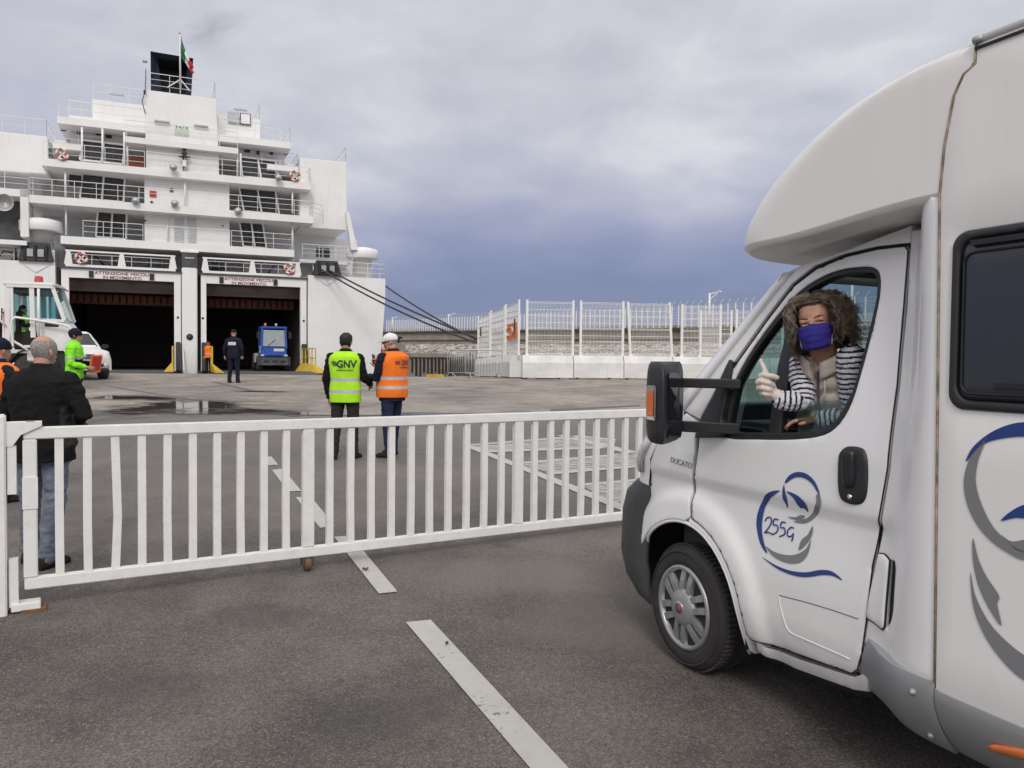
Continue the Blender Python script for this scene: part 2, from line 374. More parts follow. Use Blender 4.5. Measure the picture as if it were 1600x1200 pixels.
pb = t.n('ShaderNodeBsdfPrincipled', {'Base Color': (.56, .55, .52, 1), 'Roughness': .8})
t.n('ShaderNodeOutputMaterial', {0: t.n('ShaderNodeMixShader', {0: al, 1: t.n('ShaderNodeBsdfTransparent').outputs[0], 2: pb.outputs[0]}).outputs[0]})
m = M['wet'] = bpy.data.materials.new('standing_water'); m.use_nodes = True; t = NT(m.node_tree)
uv = t.n('ShaderNodeTexCoord').outputs['Object']
ln = t.n('ShaderNodeVectorMath', {0: uv}, operation='LENGTH').outputs['Value']
f = t.math('SUBTRACT', t.math('ADD', t.noise(t.map(uv, (1.2, 3.0, 1), (3.3, 1.7, 0)), 2.1, 6, .62, .4), t.math('MULTIPLY', t.noise(t.map(uv, (1, 1, 1), (1, 5, 0)), 1.3, 3), .35)), t.math('MULTIPLY', ln, .62))
al = t.ramp(f, [(.25, 0.0), (.36, .9)])
damp = t.ramp(f, [(.05, 0.0), (.28, .5)])
pb = t.n('ShaderNodeBsdfPrincipled', {'Base Color': (.05, .047, .044, 1), 'Roughness': .05, 'Specular IOR Level': .5})
db = t.n('ShaderNodeBsdfPrincipled', {'Base Color': (.11, .10, .09, 1), 'Roughness': .45})
m1 = t.n('ShaderNodeMixShader', {0: damp, 1: t.n('ShaderNodeBsdfTransparent').outputs[0], 2: db.outputs[0]})
t.n('ShaderNodeOutputMaterial', {0: t.n('ShaderNodeMixShader', {0: al, 1: m1.outputs[0], 2: pb.outputs[0]}).outputs[0]})
m = M['sea'] = bpy.data.materials.new('sea'); m.use_nodes = True; t = NT(m.node_tree)
v = t.n('ShaderNodeTexCoord').outputs['Object']
bp = t.n('ShaderNodeBump', {'Strength': .5, 'Distance': .2, 'Height': t.noise(t.map(v, (1, 2, 1)), 1.2, 5, .6)})
b = t.n('ShaderNodeBsdfPrincipled', {'Base Color': (.012, .022, .025, 1), 'Roughness': .12, 'Normal': bp.outputs[0]})
t.n('ShaderNodeOutputMaterial', {0: b.outputs[0]})

def sheet(name, pts, m, lift=0.0, kind='structure', thick=0.0):
    mb = MB(); lo = [mb.bm.verts.new((x, y, 0)) for x, y in pts]; mb.face(lo, m)
    if thick:
        bo = [mb.bm.verts.new((x, y, -thick)) for x, y in pts]
        for i in range(len(pts)): j = (i+1) % len(pts); mb.face([lo[j], lo[i], bo[i], bo[j]], 'conc')
    bmesh.ops.bisect_plane(mb.bm, geom=list(mb.bm.verts)+list(mb.bm.edges)+list(mb.bm.faces), plane_co=(0, 31, 0), plane_no=(0, 1, 0))
    for v in mb.bm.verts:
        if v.co.z > -1: v.co.z = gz(v.co.x, v.co.y)+lift
    o = mb.build(name, m); tag(o, kind=kind); return o
sheet('quay_ground', [(-90, -40), (90, -40), (90, 46), (-3.3, 46), (-3.3, 33.2), (-8.0, 33.2), (-8.0, 42), (-90, 42)], 'asphalt', 0, thick=4)
EDGE = 17.6
ap = [(-90, EDGE-2.5)]
for i in range(60): xx = -30 + i; ap.append((xx, EDGE + .035*xx + .5*noise.noise(Vector((xx*.35, 0, 3)))))
ap += [(90, EDGE+4), (90, 45.9), (-3.2, 45.9), (-3.2, 33.1), (-8.1, 33.1), (-8.1, 41.9), (-90, 41.9)]
sheet('concrete_apron', ap, 'apron', .004)
mb = MB(); s_ = 4000
for q in [(-s_, -s_), (s_, -s_), (s_, s_), (-s_, s_)]: mb.bm.verts.new((q[0], q[1], -2.6))
mb.face(list(mb.bm.verts), 'sea'); tag(mb.build('water', 'sea'), kind='structure')

def gpoly(name, px, m, lift, n=1):
    pts = [gpt(*p) for p in px]; c = sum((Vector((p.x, p.y, 0)) for p in pts), Vector())/len(pts)
    mb = MB(); mb.face([mb.bm.verts.new((p.x-c.x, p.y-c.y, gz(p.x, p.y)+lift)) for p in pts], m)
    o = mb.build(name, m); o.location = (c.x, c.y, 0); return tag(o, kind='structure')
for q in ([(634, 974), (673, 970), (886, 1200), (1010, 1335), (940, 1335), (826, 1200)], [(522, 840), (548, 838), (621, 926), (592, 929)],
          [(462, 778), (486, 777), (523, 823), (500, 826)], [(425, 735), (442, 733), (471, 768), (450, 769)], [(408, 715), (424, 714), (435, 727), (419, 728)]):
    gpoly('lane_marking', q, 'paint', .008)
for q in ([(728, 699), (738, 697), (985, 794), (976, 801)], [(870, 681), (884, 680), (1030, 715), (1020, 720)], [(752, 708), (752, 705), (958, 698), (958, 701)], [(733, 697), (735, 695), (905, 681), (962, 687), (962, 689), (905, 684)],
          [(812, 726), (812, 723), (1000, 707), (1000, 710)], [(866, 742), (862, 739), (1030, 725), (1030, 728)], [(908, 760), (905, 757), (1000, 749), (1000, 752)], [(958, 786), (962, 783), (1030, 770), (1030, 773)]):
    gpoly('hatch_line', q, 'paint', .009)
for q in ([(733, 697), (905, 683), (962, 689), (958, 701), (752, 708)], [(812, 726), (1000, 709), (1030, 726), (866, 741)], [(908, 759), (1000, 751), (1030, 772), (962, 787)]):
    gpoly('hatch_marking', q, 'paint_thin', .006)
for q in ([(160, 603), (168, 603), (470, 651), (455, 651)], [(330, 597), (338, 597), (400, 611), (388, 611)], [(860, 640), (1000, 633), (1000, 635), (860, 643)]):
    gpoly('pavement_joint', q, mat('joint', (.12, .11, .10), .9), .008)
def puddle(px, py, sx_, sy_, rz=0.0):
    p = gpt(px, py); mb = MB()
    n = 40
    mb.face([mb.bm.verts.new((math.cos(2*PI*i/n)*1.25, math.sin(2*PI*i/n)*1.25, 0)) for i in range(n)], 'wet')
    o = mb.build('puddle', 'wet'); o.scale = (sx_, sy_, 1); o.rotation_euler = (math.atan(SLOPE), 0, rz); o.location = (p.x, p.y, gz(p.x, p.y)+.013)
    return tag(o, kind='structure')
puddle(285, 636, 1.7, 2.4, -.1); puddle(205, 622, 1.9, .8, -.25); puddle(360, 643, 1.8, .9, .05); puddle(560, 647, 2.4, .45, .06)
puddle(410, 612, .9, .32, 0); puddle(780, 650, 2.2, .4, .05)

for px, py, s_, rz_, lb in ((571, 893, .045, .4, 'curled brown leaf lying on the white dash just past the gate'), (698, 1010, .022, 1.1, 'tiny dark scrap on the upper part of the nearest white dash')):
    P = gpt(px, py); mb = MB(); R6 = [[mb.bm.verts.new((s_*(i/6-.5), s_*.55*math.sin(PI*(i+.4)/6.8)*(j-1), .012*abs(j-1)+.006*math.sin(i*1.3))) for j in range(3)] for i in range(7)]
    for i in range(6):
        for j in range(2): mb.face([R6[i][j], R6[i+1][j], R6[i+1][j+1], R6[i][j+1]], 'rust', True)
    o = mb.build('leaf', None, None, normals=False); o.location = (P.x, P.y, gz(P.x, P.y)+.014); o.rotation_euler = (0, 0, rz_); tag(o, lb, 'leaf')
# ------------------------------------------------------------------ white sliding gate
GA, GB = at(47, 668, 5.05), at(1010, 640, 7.55)
gd = Vector((GB.x-GA.x, GB.y-GA.y, 0)); gdir = gd.normalized()
GF = Frame((GA.x, GA.y, 0), gdir)
g = thing('sliding_gate', 'long white tubular steel gate of upright bars standing closed across the lane', 'gate', GF.o, GF.rot)
T, Bt = 1.335, .305
def gx(px, py=750): return GF.hit(px, py, 0)[0]
x0, w1, w2 = gx(47), gx(481), gx(809); w3 = w2 + (w2-w1); xe = w3 + .3
mb = MB(); mb.box(((x0+xe)/2, 0, T-.0375), (xe-x0+.07, .06, .075), 'white_gate', bevel=.006); mb.build('top_rail', None, g)
mb = MB(); mb.box(((x0+xe)/2, 0, Bt+.0375), (xe-x0+.07, .06, .075), 'white_gate', bevel=.006); mb.build('bottom_rail', None, g)
def gbar(x, wd, j=0.0):
    mb = MB(); a = (x, 0, Bt+.076); b = (x, 0, T-.076); md = (x+j, 0, (T+Bt)/2-.1)
    if j: mb.bar(a, md, wd, .04, 'white_gate', (0, 1, 0)); mb.bar(md, b, wd, .04, 'white_gate', (0, 1, 0))
    else: mb.bar(a, b, wd, .04, 'white_gate', (0, 1, 0))
    return mb.build('gate_bar', None, g)
mb = MB(); mb.box((x0, 0, (T+Bt)/2), (.078, .064, T-Bt-.152), 'white_gate', bevel=.006); mb.box((x0, -.034, .92), (.085, .008, .20), 'white_gate'); mb.box((x0+.005, 0, T+.01), (.05, .05, .05), 'rust'); mb.build('end_stile', None, g)
for a, b, n in ((x0, w1, 10), (w1, w2, 10), (w2, w3, 10)):
    for i in range(1, n+1): gbar(a+(b-a)*i/(n+1), .05, .014 if (a == x0 and i == 3) else random.uniform(-.004, .004))
for xw in (w1, w2, w3):
    mb = MB(); mb.box((xw, 0, (T+Bt)/2), (.085, .058, T-Bt-.152), 'white_gate', bevel=.005); mb.build('gate_post', None, g)
gc = thing('caster', None, None); gc.parent = g; gc.location = (gx(480, 890), 0, 0); 
gl = GF.w(gc.location.x, 0, 0); zg = gz(gl.x, gl.y)
mb = MB(); mb.box((0, 0, Bt-.035), (.09, .07, .065), 'steel_dark', bevel=.006); mb.box((-.028, 0, zg+.085), (.008, .05, .10), 'rust'); mb.box((.028, 0, zg+.085), (.008, .05, .10), 'rust'); mb.build('caster_bracket', None, gc)
mb = MB(); mb.lathe([(.012, -.02), (.05, -.02), (.055, 0), (.05, .02), (.012, .02)], (0, 0, zg+.055), 'rust', 18, 'X'); mb.build('caster_wheel', None, gc)
# fixed post at the left edge with its catch plates
pp = at(4, 750, 4.98)
gp = thing('gate_post', 'fixed white gate post with welded catch bracket at the left end of the gate', 'post', (pp.x, pp.y, 0), GF.rot)
zg = gz(pp.x, pp.y)
mb = MB(); mb.box((-.09, 0, zg+.62), (.22, .14, 1.26), 'white_gate', bevel=.008); mb.build('post_column', None, gp)
mb = MB(); mb.xz([(.0, 1.37), (.215, 1.37), (.215, 1.345), (.10, 1.29), (.055, 1.22), (.0, 1.22)], -.05, .05, 'white_gate'); mb.box((.05, .0, 1.07), (.05, .09, .30), 'white_gate'); mb.build('catch_bracket', None, gp)
mb = MB(); mb.box((.055, 0, zg+.19), (.05, .08, .30), 'white_gate'); mb.box((.12, 0, zg+.035), (.16, .11, .05), 'white_gate', bevel=.005); mb.box((.16, 0, zg+.01), (.14, .14, .018), 'rust'); mb.build('ground_stop', None, gp)

# ------------------------------------------------------------------ concrete barriers and the mesh fence on top of them
B0, B1 = Vector((.33, 30.5, 0)), Vector((8.3, 31.55, 0))
BF = Frame(B0, (B1-B0)); WF = Frame(Vector((.25, 30.55, 0)), (at(745, 580, 41.5)-Vector((.25, 30.55, 0))))
BH = .90
def barrier_mesh(L):
    mb = MB(); pr = [(-.30, .05), (.30, .05), (.30, .62), (.20, .84), (.17, .90), (-.17, .90), (-.20, .84), (-.30, .62)]
    mb.loft([[(x, y, z) for y, z in pr] for x in (-L/2+.015, -L/2+.04, L/2-.04, L/2-.015)], 'conc_white', smooth=False)
    mb.box((-L*.32, 0, .025), (.3, .5, .05), 'conc_white'); mb.box((L*.32, 0, .025), (.3, .5, .05), 'conc_white')
    return mb
side = ['first', 'second', 'third', 'fourth', 'fifth', 'sixth', 'seventh', 'eighth', 'ninth', 'tenth', 'eleventh']
proto = None
for i in range(11):
    x = .02 + 1.97*(i+.5); P = BF.w(x, 0, 0)
    if proto is None: o = proto = barrier_mesh(1.97).build('concrete_barrier')
    else: o = proto.copy(); COL.objects.link(o)
    o.location = (P.x, P.y, gz(P.x, P.y)+.004); o.rotation_euler = (0, 0, BF.rot + random.uniform(-.008, .008))
    tag(o, ('white concrete barrier at the corner of the fenced compound' if i == 0 else '%s white concrete barrier along the front run, counted from the compound corner' % side[i]), 'barrier', 'white concrete barriers under the mesh fence')
for i in range(5):
    x = .2 + 1.97*(i+.5); P = WF.w(x, 0, 0); o = proto.copy(); COL.objects.link(o)
    o.location = (P.x, P.y, gz(P.x, P.y)+.004); o.rotation_euler = (0, 0, WF.rot)
    tag(o, '%s white concrete barrier back from the corner on the receding left side of the compound' % side[i], 'barrier', 'white concrete barriers under the mesh fence')
def fence_panel(F, xa, xb, label, za=2.12, lean=0.0, post_r=.055, step=.055):
    A = F.w(xa, 0, 0); zb = gz(A.x, A.y)+BH
    th = thing('mesh_fence_panel', label, 'fence panel', (A.x, A.y, zb), F.rot, 'mesh panels above the concrete barriers')
    L = xb-xa
    for k, x in enumerate((0, L)):
        mb = MB(); dx = lean*za
        mb.box((x, 0, .01), (.16, .10, .02), 'white_fence')
        mb.bar((x, 0, -.3 if False else .02), (x-dx, -lean*.15, za), post_r*1.5, post_r*1.3, 'white_fence', (0, 1, 0))
        mb.build('fence_post', None, th)
    mb = MB(); n = int(L/step)
    f = lambda x, z: (x-lean*z, -.02, z)
    for i in range(1, n): x = L*i/n; mb.bar(f(x, .03), f(x, za-.12), .0085, .0085, 'white_fence', (0, 1, 0))
    nz = 8
    for i in range(nz+1):
        z = .03 + (za-.15)*i/nz
        for dz in ((0, .045) if i in (0, 2, 4, 6, 8) else (0,)): mb.bar(f(0, z+dz), f(L, z+dz), .015, .015, 'white_fence')
    mb.build('wire_mesh', None, th); return th
bx = lambda px: BF.hit(px, 540, 0)[0]; wx = lambda px: WF.hit(px, 530, 0)[0]
fence_panel(BF, bx(823), bx(895), 'upright white mesh panel next to the corner post on the front run')
fence_panel(BF, bx(907), bx(973), 'second upright white mesh panel from the corner on the front run')
fence_panel(BF, bx(985), bx(1050), 'white mesh panel leaning sideways off its posts', 2.10, .06)
fence_panel(BF, bx(1065), bx(1125), 'white mesh panel just right of the leaning one', 2.06)
fence_panel(BF, bx(1094), bx(1142), 'shorter white mesh panel overlapping its neighbour beside the windscreen pillar', 1.85)
fence_panel(BF, bx(1150), bx(1222), 'white mesh panel partly behind the windscreen pillar of the motorhome', 1.9)
fence_panel(BF, bx(1232), bx(1300), 'white mesh panel seen through the cab windows behind the driver', 1.9)
fence_panel(BF, bx(1310), bx(1385), 'white mesh panel seen through the cab at the rear of the side window', 1.9)
fence_panel(WF, .05, wx(790), 'white mesh panel with the orange sign on the receding side', 2.12, step=.09)
fence_panel(WF, wx(788), wx(767), 'middle white mesh panel of the receding side', 2.12, step=.09)
fence_panel(WF, wx(765), wx(747), 'farthest white mesh panel of the receding side beside the crowd barriers', 2.12, step=.09)
# orange sign, black rags
o_ = WF.w((wx(797)+wx(806))/2, .05, 0); z0 = gz(o_.x, o_.y)+BH
sg = thing('lifebuoy_sign', 'orange square notice with a white ring mark hung on the mesh fence', 'sign', (o_.x, o_.y, z0+.95), WF.rot)
mb = MB(); Ls = (wx(793)-wx(811))*.86; mb.box((0, 0, 0), (Ls, .02, .62), 'orange', bevel=.004); mb.build('sign_plate', M['orange'], sg)
mb = MB()
for s in (-1, 1):
    for i in range(7):
        a0 = -.9+1.8*i/7; a1 = -.9+1.8*(i+1)/7; q = Ls/2*.62
        mb.bar((s*q*math.cos(a0), .014, .2*math.sin(a0)), (s*q*math.cos(a1), .014, .2*math.sin(a1)), .012, Ls*.10, 'flag_white', (0, 1, 0))
    for i in range(7):
        a0 = -.9+1.8*i/7; a1 = -.9+1.8*(i+1)/7; q = Ls/2*.62
        mb.bar((s*q*math.cos(a0), -.014, .2*math.sin(a0)), (s*q*math.cos(a1), -.014, .2*math.sin(a1)), .012, Ls*.10, 'flag_white', (0, 1, 0))
mb.build('sign_mark', None, sg)
for px, py, h, lb in ((804, 508, .5, 'black rag tied to the mesh above the orange sign'), (751, 518, .45, 'black rag tied to the farthest mesh panel')):
    x, z = WF.hit(px, py, .06); P = WF.w(x, .06, z); mb = MB()
    mb.loft([[(sw*math.cos(2*PI*j/8)+random.uniform(-.01, .01), .03*math.sin(2*PI*j/8), zz) for j in range(8)] for zz, sw in ((h/2, .03), (h/4, .10), (0, .08), (-h/4, .13), (-h/2, .07))], 'black')
    o = mb.build('black_rag'); o.location = P; o.rotation_euler = (0, 0, WF.rot); tag(o, lb, 'rag')
# crowd barriers
def crowd_barrier(label, px0, px1, py, dy=0.0, dep=None):
    A, B = gpt(px0, py), gpt(px1, py); B.y += dy
    F = Frame((A.x, A.y, 0), B-A); L = (Vector((B.x-A.x, B.y-A.y))).length
    th = thing('crowd_barrier', label, 'barrier', (A.x, A.y, gz(A.x, A.y)), F.rot, 'grey crowd barriers beside the compound')
    mb = MB(); r = .12
    pts = [(0, 0, .18)]+[(r-r*math.cos(a), 0, 1.08-r+r*math.sin(a)) for a in [PI/2*i/4 for i in range(5)]]+[(L-r+r*math.sin(a), 0, 1.08-r+r*math.cos(a)) for a in [PI/2*i/4 for i in range(5)]]+[(L, 0, .18)]
    mb.tube(pts, .021, 'galv', 6, closed=True); mb.build('frame', None, th)
    mb = MB(); n = max(8, int(L/.11))
    for i in range(1, n): x = L*i/n; mb.tube([(x, 0, .18), (x, 0, 1.07)], .010, 'galv', 5)
    mb.build('bars', None, th)
    for x in (.18, L-.18):
        mb = MB(); mb.tube([(x, -.33, .01), (x, -.28, .05), (x, -.05, .18), (x, .05, .18), (x, .28, .05), (x, .33, .01)], .018, 'galv', 6); mb.build('foot', None, th)
crowd_barrier('grey steel crowd barrier at the front, close to the concrete corner', 727, 784, 590.5)
crowd_barrier('grey steel crowd barrier overlapped from behind, toward the quay edge', 699, 744, 589, .9)
mb = MB(); A, B = gpt(668, 587.5), gpt(692, 586.5)
mb.bar((A.x, A.y, gz(A.x, A.y)+.06), (B.x, B.y, gz(B.x, B.y)+.06), .12, .12, 'yellow'); tag(mb.build('edge_beam'), 'yellow painted beam lying along the quay edge', 'beam')

# ------------------------------------------------------------------ far quay, rock bank, breakwater wall with its fence and masts
def inv(px): f = (px-600)/550; return 1/((1-f)/130+f/60)
# far quay
FQ = Frame(at(596, 552, 58), at(706, 553, 66)-at(596, 552, 58))
zq = at(640, 551, 60).z; Lq = (at(706, 553, 66)-at(596, 552, 58)).length
fq = thing('far_quay', 'stained concrete quay wall across the basin behind the orange vest', 'quay wall', (FQ.o.x, FQ.o.y, 0), FQ.rot)
mb = MB(); mb.box((Lq/2, 3.0, (zq-4)/2), (Lq, 6, zq+4), 'conc'); mb.box((Lq/2, -.05, zq-.18), (Lq+.02, .14, .30), 'conc'); mb.build('wall', None, fq)
for i in range(11):
    mb = MB(); x = Lq*(.40+.056*i); mb.box((x, -.07, zq-.95-.1*(i % 3)), (.10+.07*(i % 2), .10, 1.1+.3*(i % 3)), 'rubber'); mb.build('fender', None, fq)
bk = thing('quay_block', 'raised pale concrete block with a dark bollard at the end of the far quay', 'block', (FQ.o.x, FQ.o.y, 0), FQ.rot)
a0, a1 = FQ.hit(602, 545, 0)[0], FQ.hit(634, 545, 0)[0]
mb = MB(); mb.box(((a0+a1)/2, 1.0, zq+.36), (a1-a0, 2, .72), 'conc', bevel=.04); mb.build('block', None, bk)
mb = MB(); xm = FQ.hit(617, 530, 1)[0]; mb.lathe([(.30, 0), (.24, .08), (.20, .3), (.42, .36), (.42, .46), (.25, .54), (.0, .55)], (xm, .8, zq+.72), 'dark', 16); mb.build('bollard', None, bk)
# rock bank: many stones, one mass
mb = MB(); rnd = random.Random(4)
M['rock'] = mat('rock', (.44, .40, .35), .9, var=.5, vs=1.1, bump=.5, bs=5)
M['rockbed'] = mat('rockbed', (.15, .135, .115), .95, var=.4, vs=2)
bedA, bedB = [], []
for px in range(560, 1720, 20):
    dN = inv(px)*.62; dF = inv(px)*.97
    bedA.append(mb.bm.verts.new(at(px, 556, dN)-Vector((0, 0, .3)))); bedB.append(mb.bm.verts.new(at(px, 541, dF)-Vector((0, 0, .1))))
low_ = [mb.bm.verts.new((v.co.x, v.co.y-1, -3)) for v in bedA]
for i in range(len(bedA)-1): mb.face([bedA[i], bedA[i+1], bedB[i+1], bedB[i]], 'rockbed'); mb.face([low_[i], low_[i+1], bedA[i+1], bedA[i]], 'rockbed')
for i in range(7000):
    px = rnd.uniform(590, 1700); f = rnd.random(); dN = inv(px)*.62; dF = inv(px)*.97
    P = at(px, 556, dN).lerp(at(px, 540.5, dF), f); s = rnd.uniform(.10, .26)*P.y/75
    bx_ = Matrix.Rotation(rnd.uniform(0, 6), 3, 'Z') @ Matrix.Rotation(rnd.uniform(0, 6), 3, 'X')
    c = P; pts = [Vector((sx*s*rnd.uniform(.6, 1), sy*s*rnd.uniform(.5, .9), sz*s*rnd.uniform(.4, .8))) for sx in (-1, 1) for sy in (-1, 1) for sz in (-1, 1)]
    vs = [mb.bm.verts.new(c+bx_ @ p) for p in pts]
    for q in ((0, 1, 3, 2), (4, 6, 7, 5), (0, 4, 5, 1), (2, 3, 7, 6), (0, 2, 6, 4), (1, 5, 7, 3)): mb.face([vs[k] for k in q], 'rock')
tag(mb.build('rock_bank'), kind='stuff')
# wall
BW = Frame(at(600, 519, 130), at(1150, 511, 60)-at(600, 519, 130))
bwl = thing('breakwater_wall', 'long stained tan concrete breakwater wall with a dark coping behind the fences', 'wall', (0, 0, 0))
def strip(name, yt0, yt1, off, th, m, base=None):
    mb = MB(); ring = []
    for px in range(540, 1760, 20):
        f = (px-600)/550; dd = inv(px); top = at(px, yt0[0]+(yt0[1]-yt0[0])*f, dd); bot = at(px, yt1[0]+(yt1[1]-yt1[0])*f, dd)
        o = -BW.y*off if BW.y.y > 0 else BW.y*off
        ring.append([top+o, bot+o, bot+o+Vector((0, th, 0)), top+o+Vector((0, th, 0))])
    mb.loft(ring, m, smooth=False); return mb.build(name, None, bwl)
strip('wall_face', (521, 516), (534, 533), 0, 2.0, 'conc_tan'); strip('coping', (518.6, 511), (520.8, 515.8), .25, 2.4, 'steel_dark'); strip('footing', (534.2, 533.2), (556, 556), .5, 3, 'conc')
strip('ledge', (531.5, 529), (534, 533), .45, .4, 'steel_dark'); strip('upper_course', (514, 506), (518.4, 510.8), -.6, 1.5, 'conc_tan')
bf = thing('breakwater_fence', 'far white fence with angled post tops along the breakwater wall', 'fence', (0, 0, 0))
posts = []; px = 598.0
def bw_pt(px): f = (px-600)/550; return at(px, 518+(510.5-518)*f, inv(px))
cur = None; px = 604
while px < 1700:
    P = bw_pt(px)
    if cur is None or (P-cur).length > .80: posts.append(P); cur = P
    px += .25
posts.sort(key=lambda p: p.y)
hp = 1.75
nrm = Vector((-BW.y.x, -BW.y.y, 0)) if BW.y.y > 0 else BW.y
nrm = -nrm
def post_mb(mb, P):
    mb.bar(P, P+Vector((0, 0, hp)), .085, .085, 'white_fence'); mb.bar(P+Vector((0, 0, hp)), P+Vector((0, 0, hp+.33))+BW.x*.30, .06, .06, 'white_fence')
for P in posts[:100]:
    mb = MB(); post_mb(mb, P-P); o = mb.build('fence_post', None, bf); o.location = P
mb = MB()
for P in posts[100:]: post_mb(mb, P)
tag(mb.build('fence_post', None, bf), kind='stuff')
mb = MB(); ps = sorted(posts, key=lambda p: -p.y)
for a, b in zip(ps[:-1], ps[1:]):
    for k in range(1, 7): p = a.lerp(b, k/7); mb.bar(p+Vector((0, 0, .05)), p+Vector((0, 0, hp-.02)), .0055, .0055, 'white_fence')
    for z in [hp*i/7 for i in range(1, 8)]: mb.bar(a+Vector((0, 0, z-.02)), b+Vector((0, 0, z-.02)), .009, .009, 'white_fence')
mb.build('wire_mesh', None, bf)
for px, yt, lb in ((613, 496, 'far small lamp mast nearest the ship on the breakwater'), (701, 491, 'lamp mast on the breakwater above the crowd barriers'), (1108, 458, 'tall lamp mast on the breakwater near the windscreen pillar'), (1330, 425, 'lamp mast seen through the cab side window behind the driver')):
    P = bw_pt(px); top = at(px, yt, inv(px)); h = top.z-P.z
    th = thing('lamp_mast', lb, 'lamp mast', P, 0, 'lamp masts on the breakwater')
    mb = MB(); mb.tube([(0, 0, 0), (0, 0, h)], [.10, .075], 'white_fence', 8); mb.build('pole', None, th)
    mb = MB(); mb.bar((0, 0, h-.05), (.75, 0, h+.1), .07, .07, 'white_fence'); mb.bar((0, 0, h-.5), (.6, 0, h), .05, .05, 'white_fence'); mb.build('bracket', None, th)
    mb = MB(); mb.box((.75, 0, h+.12), (.3, .25, .10), 'white_fence', bevel=.02); mb.build('lamp_head', None, th)
# red and white boom seen through the cab
A = gpt(1120, 597); B = gpt(1300, 597); th = thing('boom_barrier', 'red and white striped boom seen through the motorhome cab windows', 'boom', (A.x, A.y-.8, gz(A.x, A.y)))
n = 8
for i in range(n):
    mb = MB(); mb.box(((B.x-A.x)*(i+.5)/n, 0, .62), ((B.x-A.x)/n-.002, .07, .12), 'red' if i % 3 == 1 else 'white_fence'); mb.build('boom_section', None, th)
for x in (0, B.x-A.x):
    mb = MB(); mb.box((x, .12, .34), (.12, .12, .68), 'white_fence'); mb.build('boom_stand', None, th)
# ------------------------------------------------------------------ ferry, seen from astern (frame: x along the stern, y into the ship, z up)
SA = R_(66.7)
SH = Frame(at(296, 585, 48), (math.sin(SA), math.cos(SA)))
def sp(px, py, y=0.0): return SH.hit(px, py, y)
ship = thing('ferry', 'big white car ferry moored stern to the quay with two open loading doors', 'ferry', SH.o, SH.rot)
def part(name, mb, parent=None, m=None): return mb.build(name, m, parent or ship)
FL = .21     # floor of the hold
# hull
mb = MB()
pr = [(6.98, -4), (10.6, -4), (11.35, -1), (11.62, 1), (11.80, 2.75), (11.95, 5.0), (11.95, 6.3), (6.98, 6.3)]
mb.xz(pr, 0, 30, 'white_ship'); mb.xz([(-x-.02, z) for x, z in pr], 0, 30, 'white_ship')
mb.box((0, 15, -1.95), (13.9, 29.9, 4.1), 'steel_dark'); part('hull', mb)
mb = MB(); mb.box((0.02, .28, 3.2), (.86, .56, 6.4), 'white_ship', bevel=.05); mb.box((.02, .3, 6.85), (.86, .6, .86), 'steel_dark'); mb.box((.02, -.02, 6.95), (.5, .06, .05), 'white_rail')
mb.loft([[(.02+sx*w_, .3+sy*w_*.7, z) for sx, sy in ((-1, -1), (1, -1), (1, 1), (-1, 1))] for z, w_ in ((7.28, .5), (7.40, .5), (7.5, .3))], 'white_ship', smooth=False)
mb.lathe([(.0, -.03), (.19, -.03), (.19, .0)], (.02, -.02, 2.25), 'dark', 16, 'Y'); part('centre_pillar', mb)
# hold behind both doors
mb = MB()
for x0_, x1_ in ((-6.9, -.42), (.46, 6.94)):
    a, b = x0_+.02, x1_-.02; D_ = 17
    mb.box((a-.05, D_/2+.7, 3), (.1, D_, 6), 'hold'); mb.box((b+.05, D_/2+.7, 3), (.1, D_, 6), 'hold'); mb.box(((a+b)/2, D_/2+.7, 6.0), (b-a, D_, .1), 'hold'); mb.box(((a+b)/2, D_+.7, 3), (b-a, .1, 6), 'hold')
    mb.box(((a+b)/2, 1.6, 5.45), (b-a, .5, 1.2), 'hold')
part('hold', mb)
mb = MB()
for x0_, x1_ in ((-6.9, -.42), (.46, 6.94)): mb.box(((x0_+x1_)/2, 9, FL-.05), (x1_-x0_-.05, 18, .1), 'steel_dark')
part('hold_floor', mb)
for x0_, x1_ in ((-6.6, -.8), (.8, 6.6)):
    mb = MB()
    for i in range(15): mb.box((x0_+(x1_-x0_)*(i+.5)/15, 3.4, 4.55), (.26, .3, .5), 'hold_red')
    mb.box(((x0_+x1_)/2, 3.7, 4.55), (x1_-x0_, .2, .62), 'hold'); part('hanging_ramp', mb)
# door frames with their lettering
for xo0, xi0, xi1, xo1, px_t in ((-6.72, -6.34, -.83, -.46, 190), (.66, .96, 6.53, 6.90, 398)):
    mb = MB()
    mb.box(((xo0+xi0)/2, .32, 3.0), (xi0-xo0, .36, 6.06), 'white_ship'); mb.box(((xi1+xo1)/2, .32, 3.0), (xo1-xi1, .36, 6.06), 'white_ship'); mb.box(((xi0+xi1)/2, .32, 5.77), (xi1-xi0, .36, .52), 'white_ship')
    mb.box(((xo0+xo1)/2, .2, 6.06), (xo1-xo0+.3, .36, .05), 'steel_dark')
    fr = part('door_frame', mb)
    c = (xi0+xi1)/2 + (.0 if xo0 < 0 else -.3)
    for dx in (-1.62, 1.55): mb = MB(); mb.box((c+dx, .11, 5.74), (.24, .08, .36), 'dark'); mb.build('warning_lamp', None, fr)
    mb = MB(); mx = Matrix.Translation((c-.02, .125, 5.715)) @ Matrix.Rotation(PI/2, 4, 'X'); mb.text('ATTENZIONE VEICOLI\nIN MOVIMENTO', .232, mx, 'text_red', .004, squeeze=1.22, bold=.003); mb.build('lettering', None, fr)
    mb = MB()
    for z in (3.4,):
        for x in (xi0-.2, xi1+.2): mb.lathe([(0, -.02), (.07, -.02), (.07, 0)], (x, .13, z), 'dark', 10, 'Y')
    mb.build('hinge_pin', None, fr)
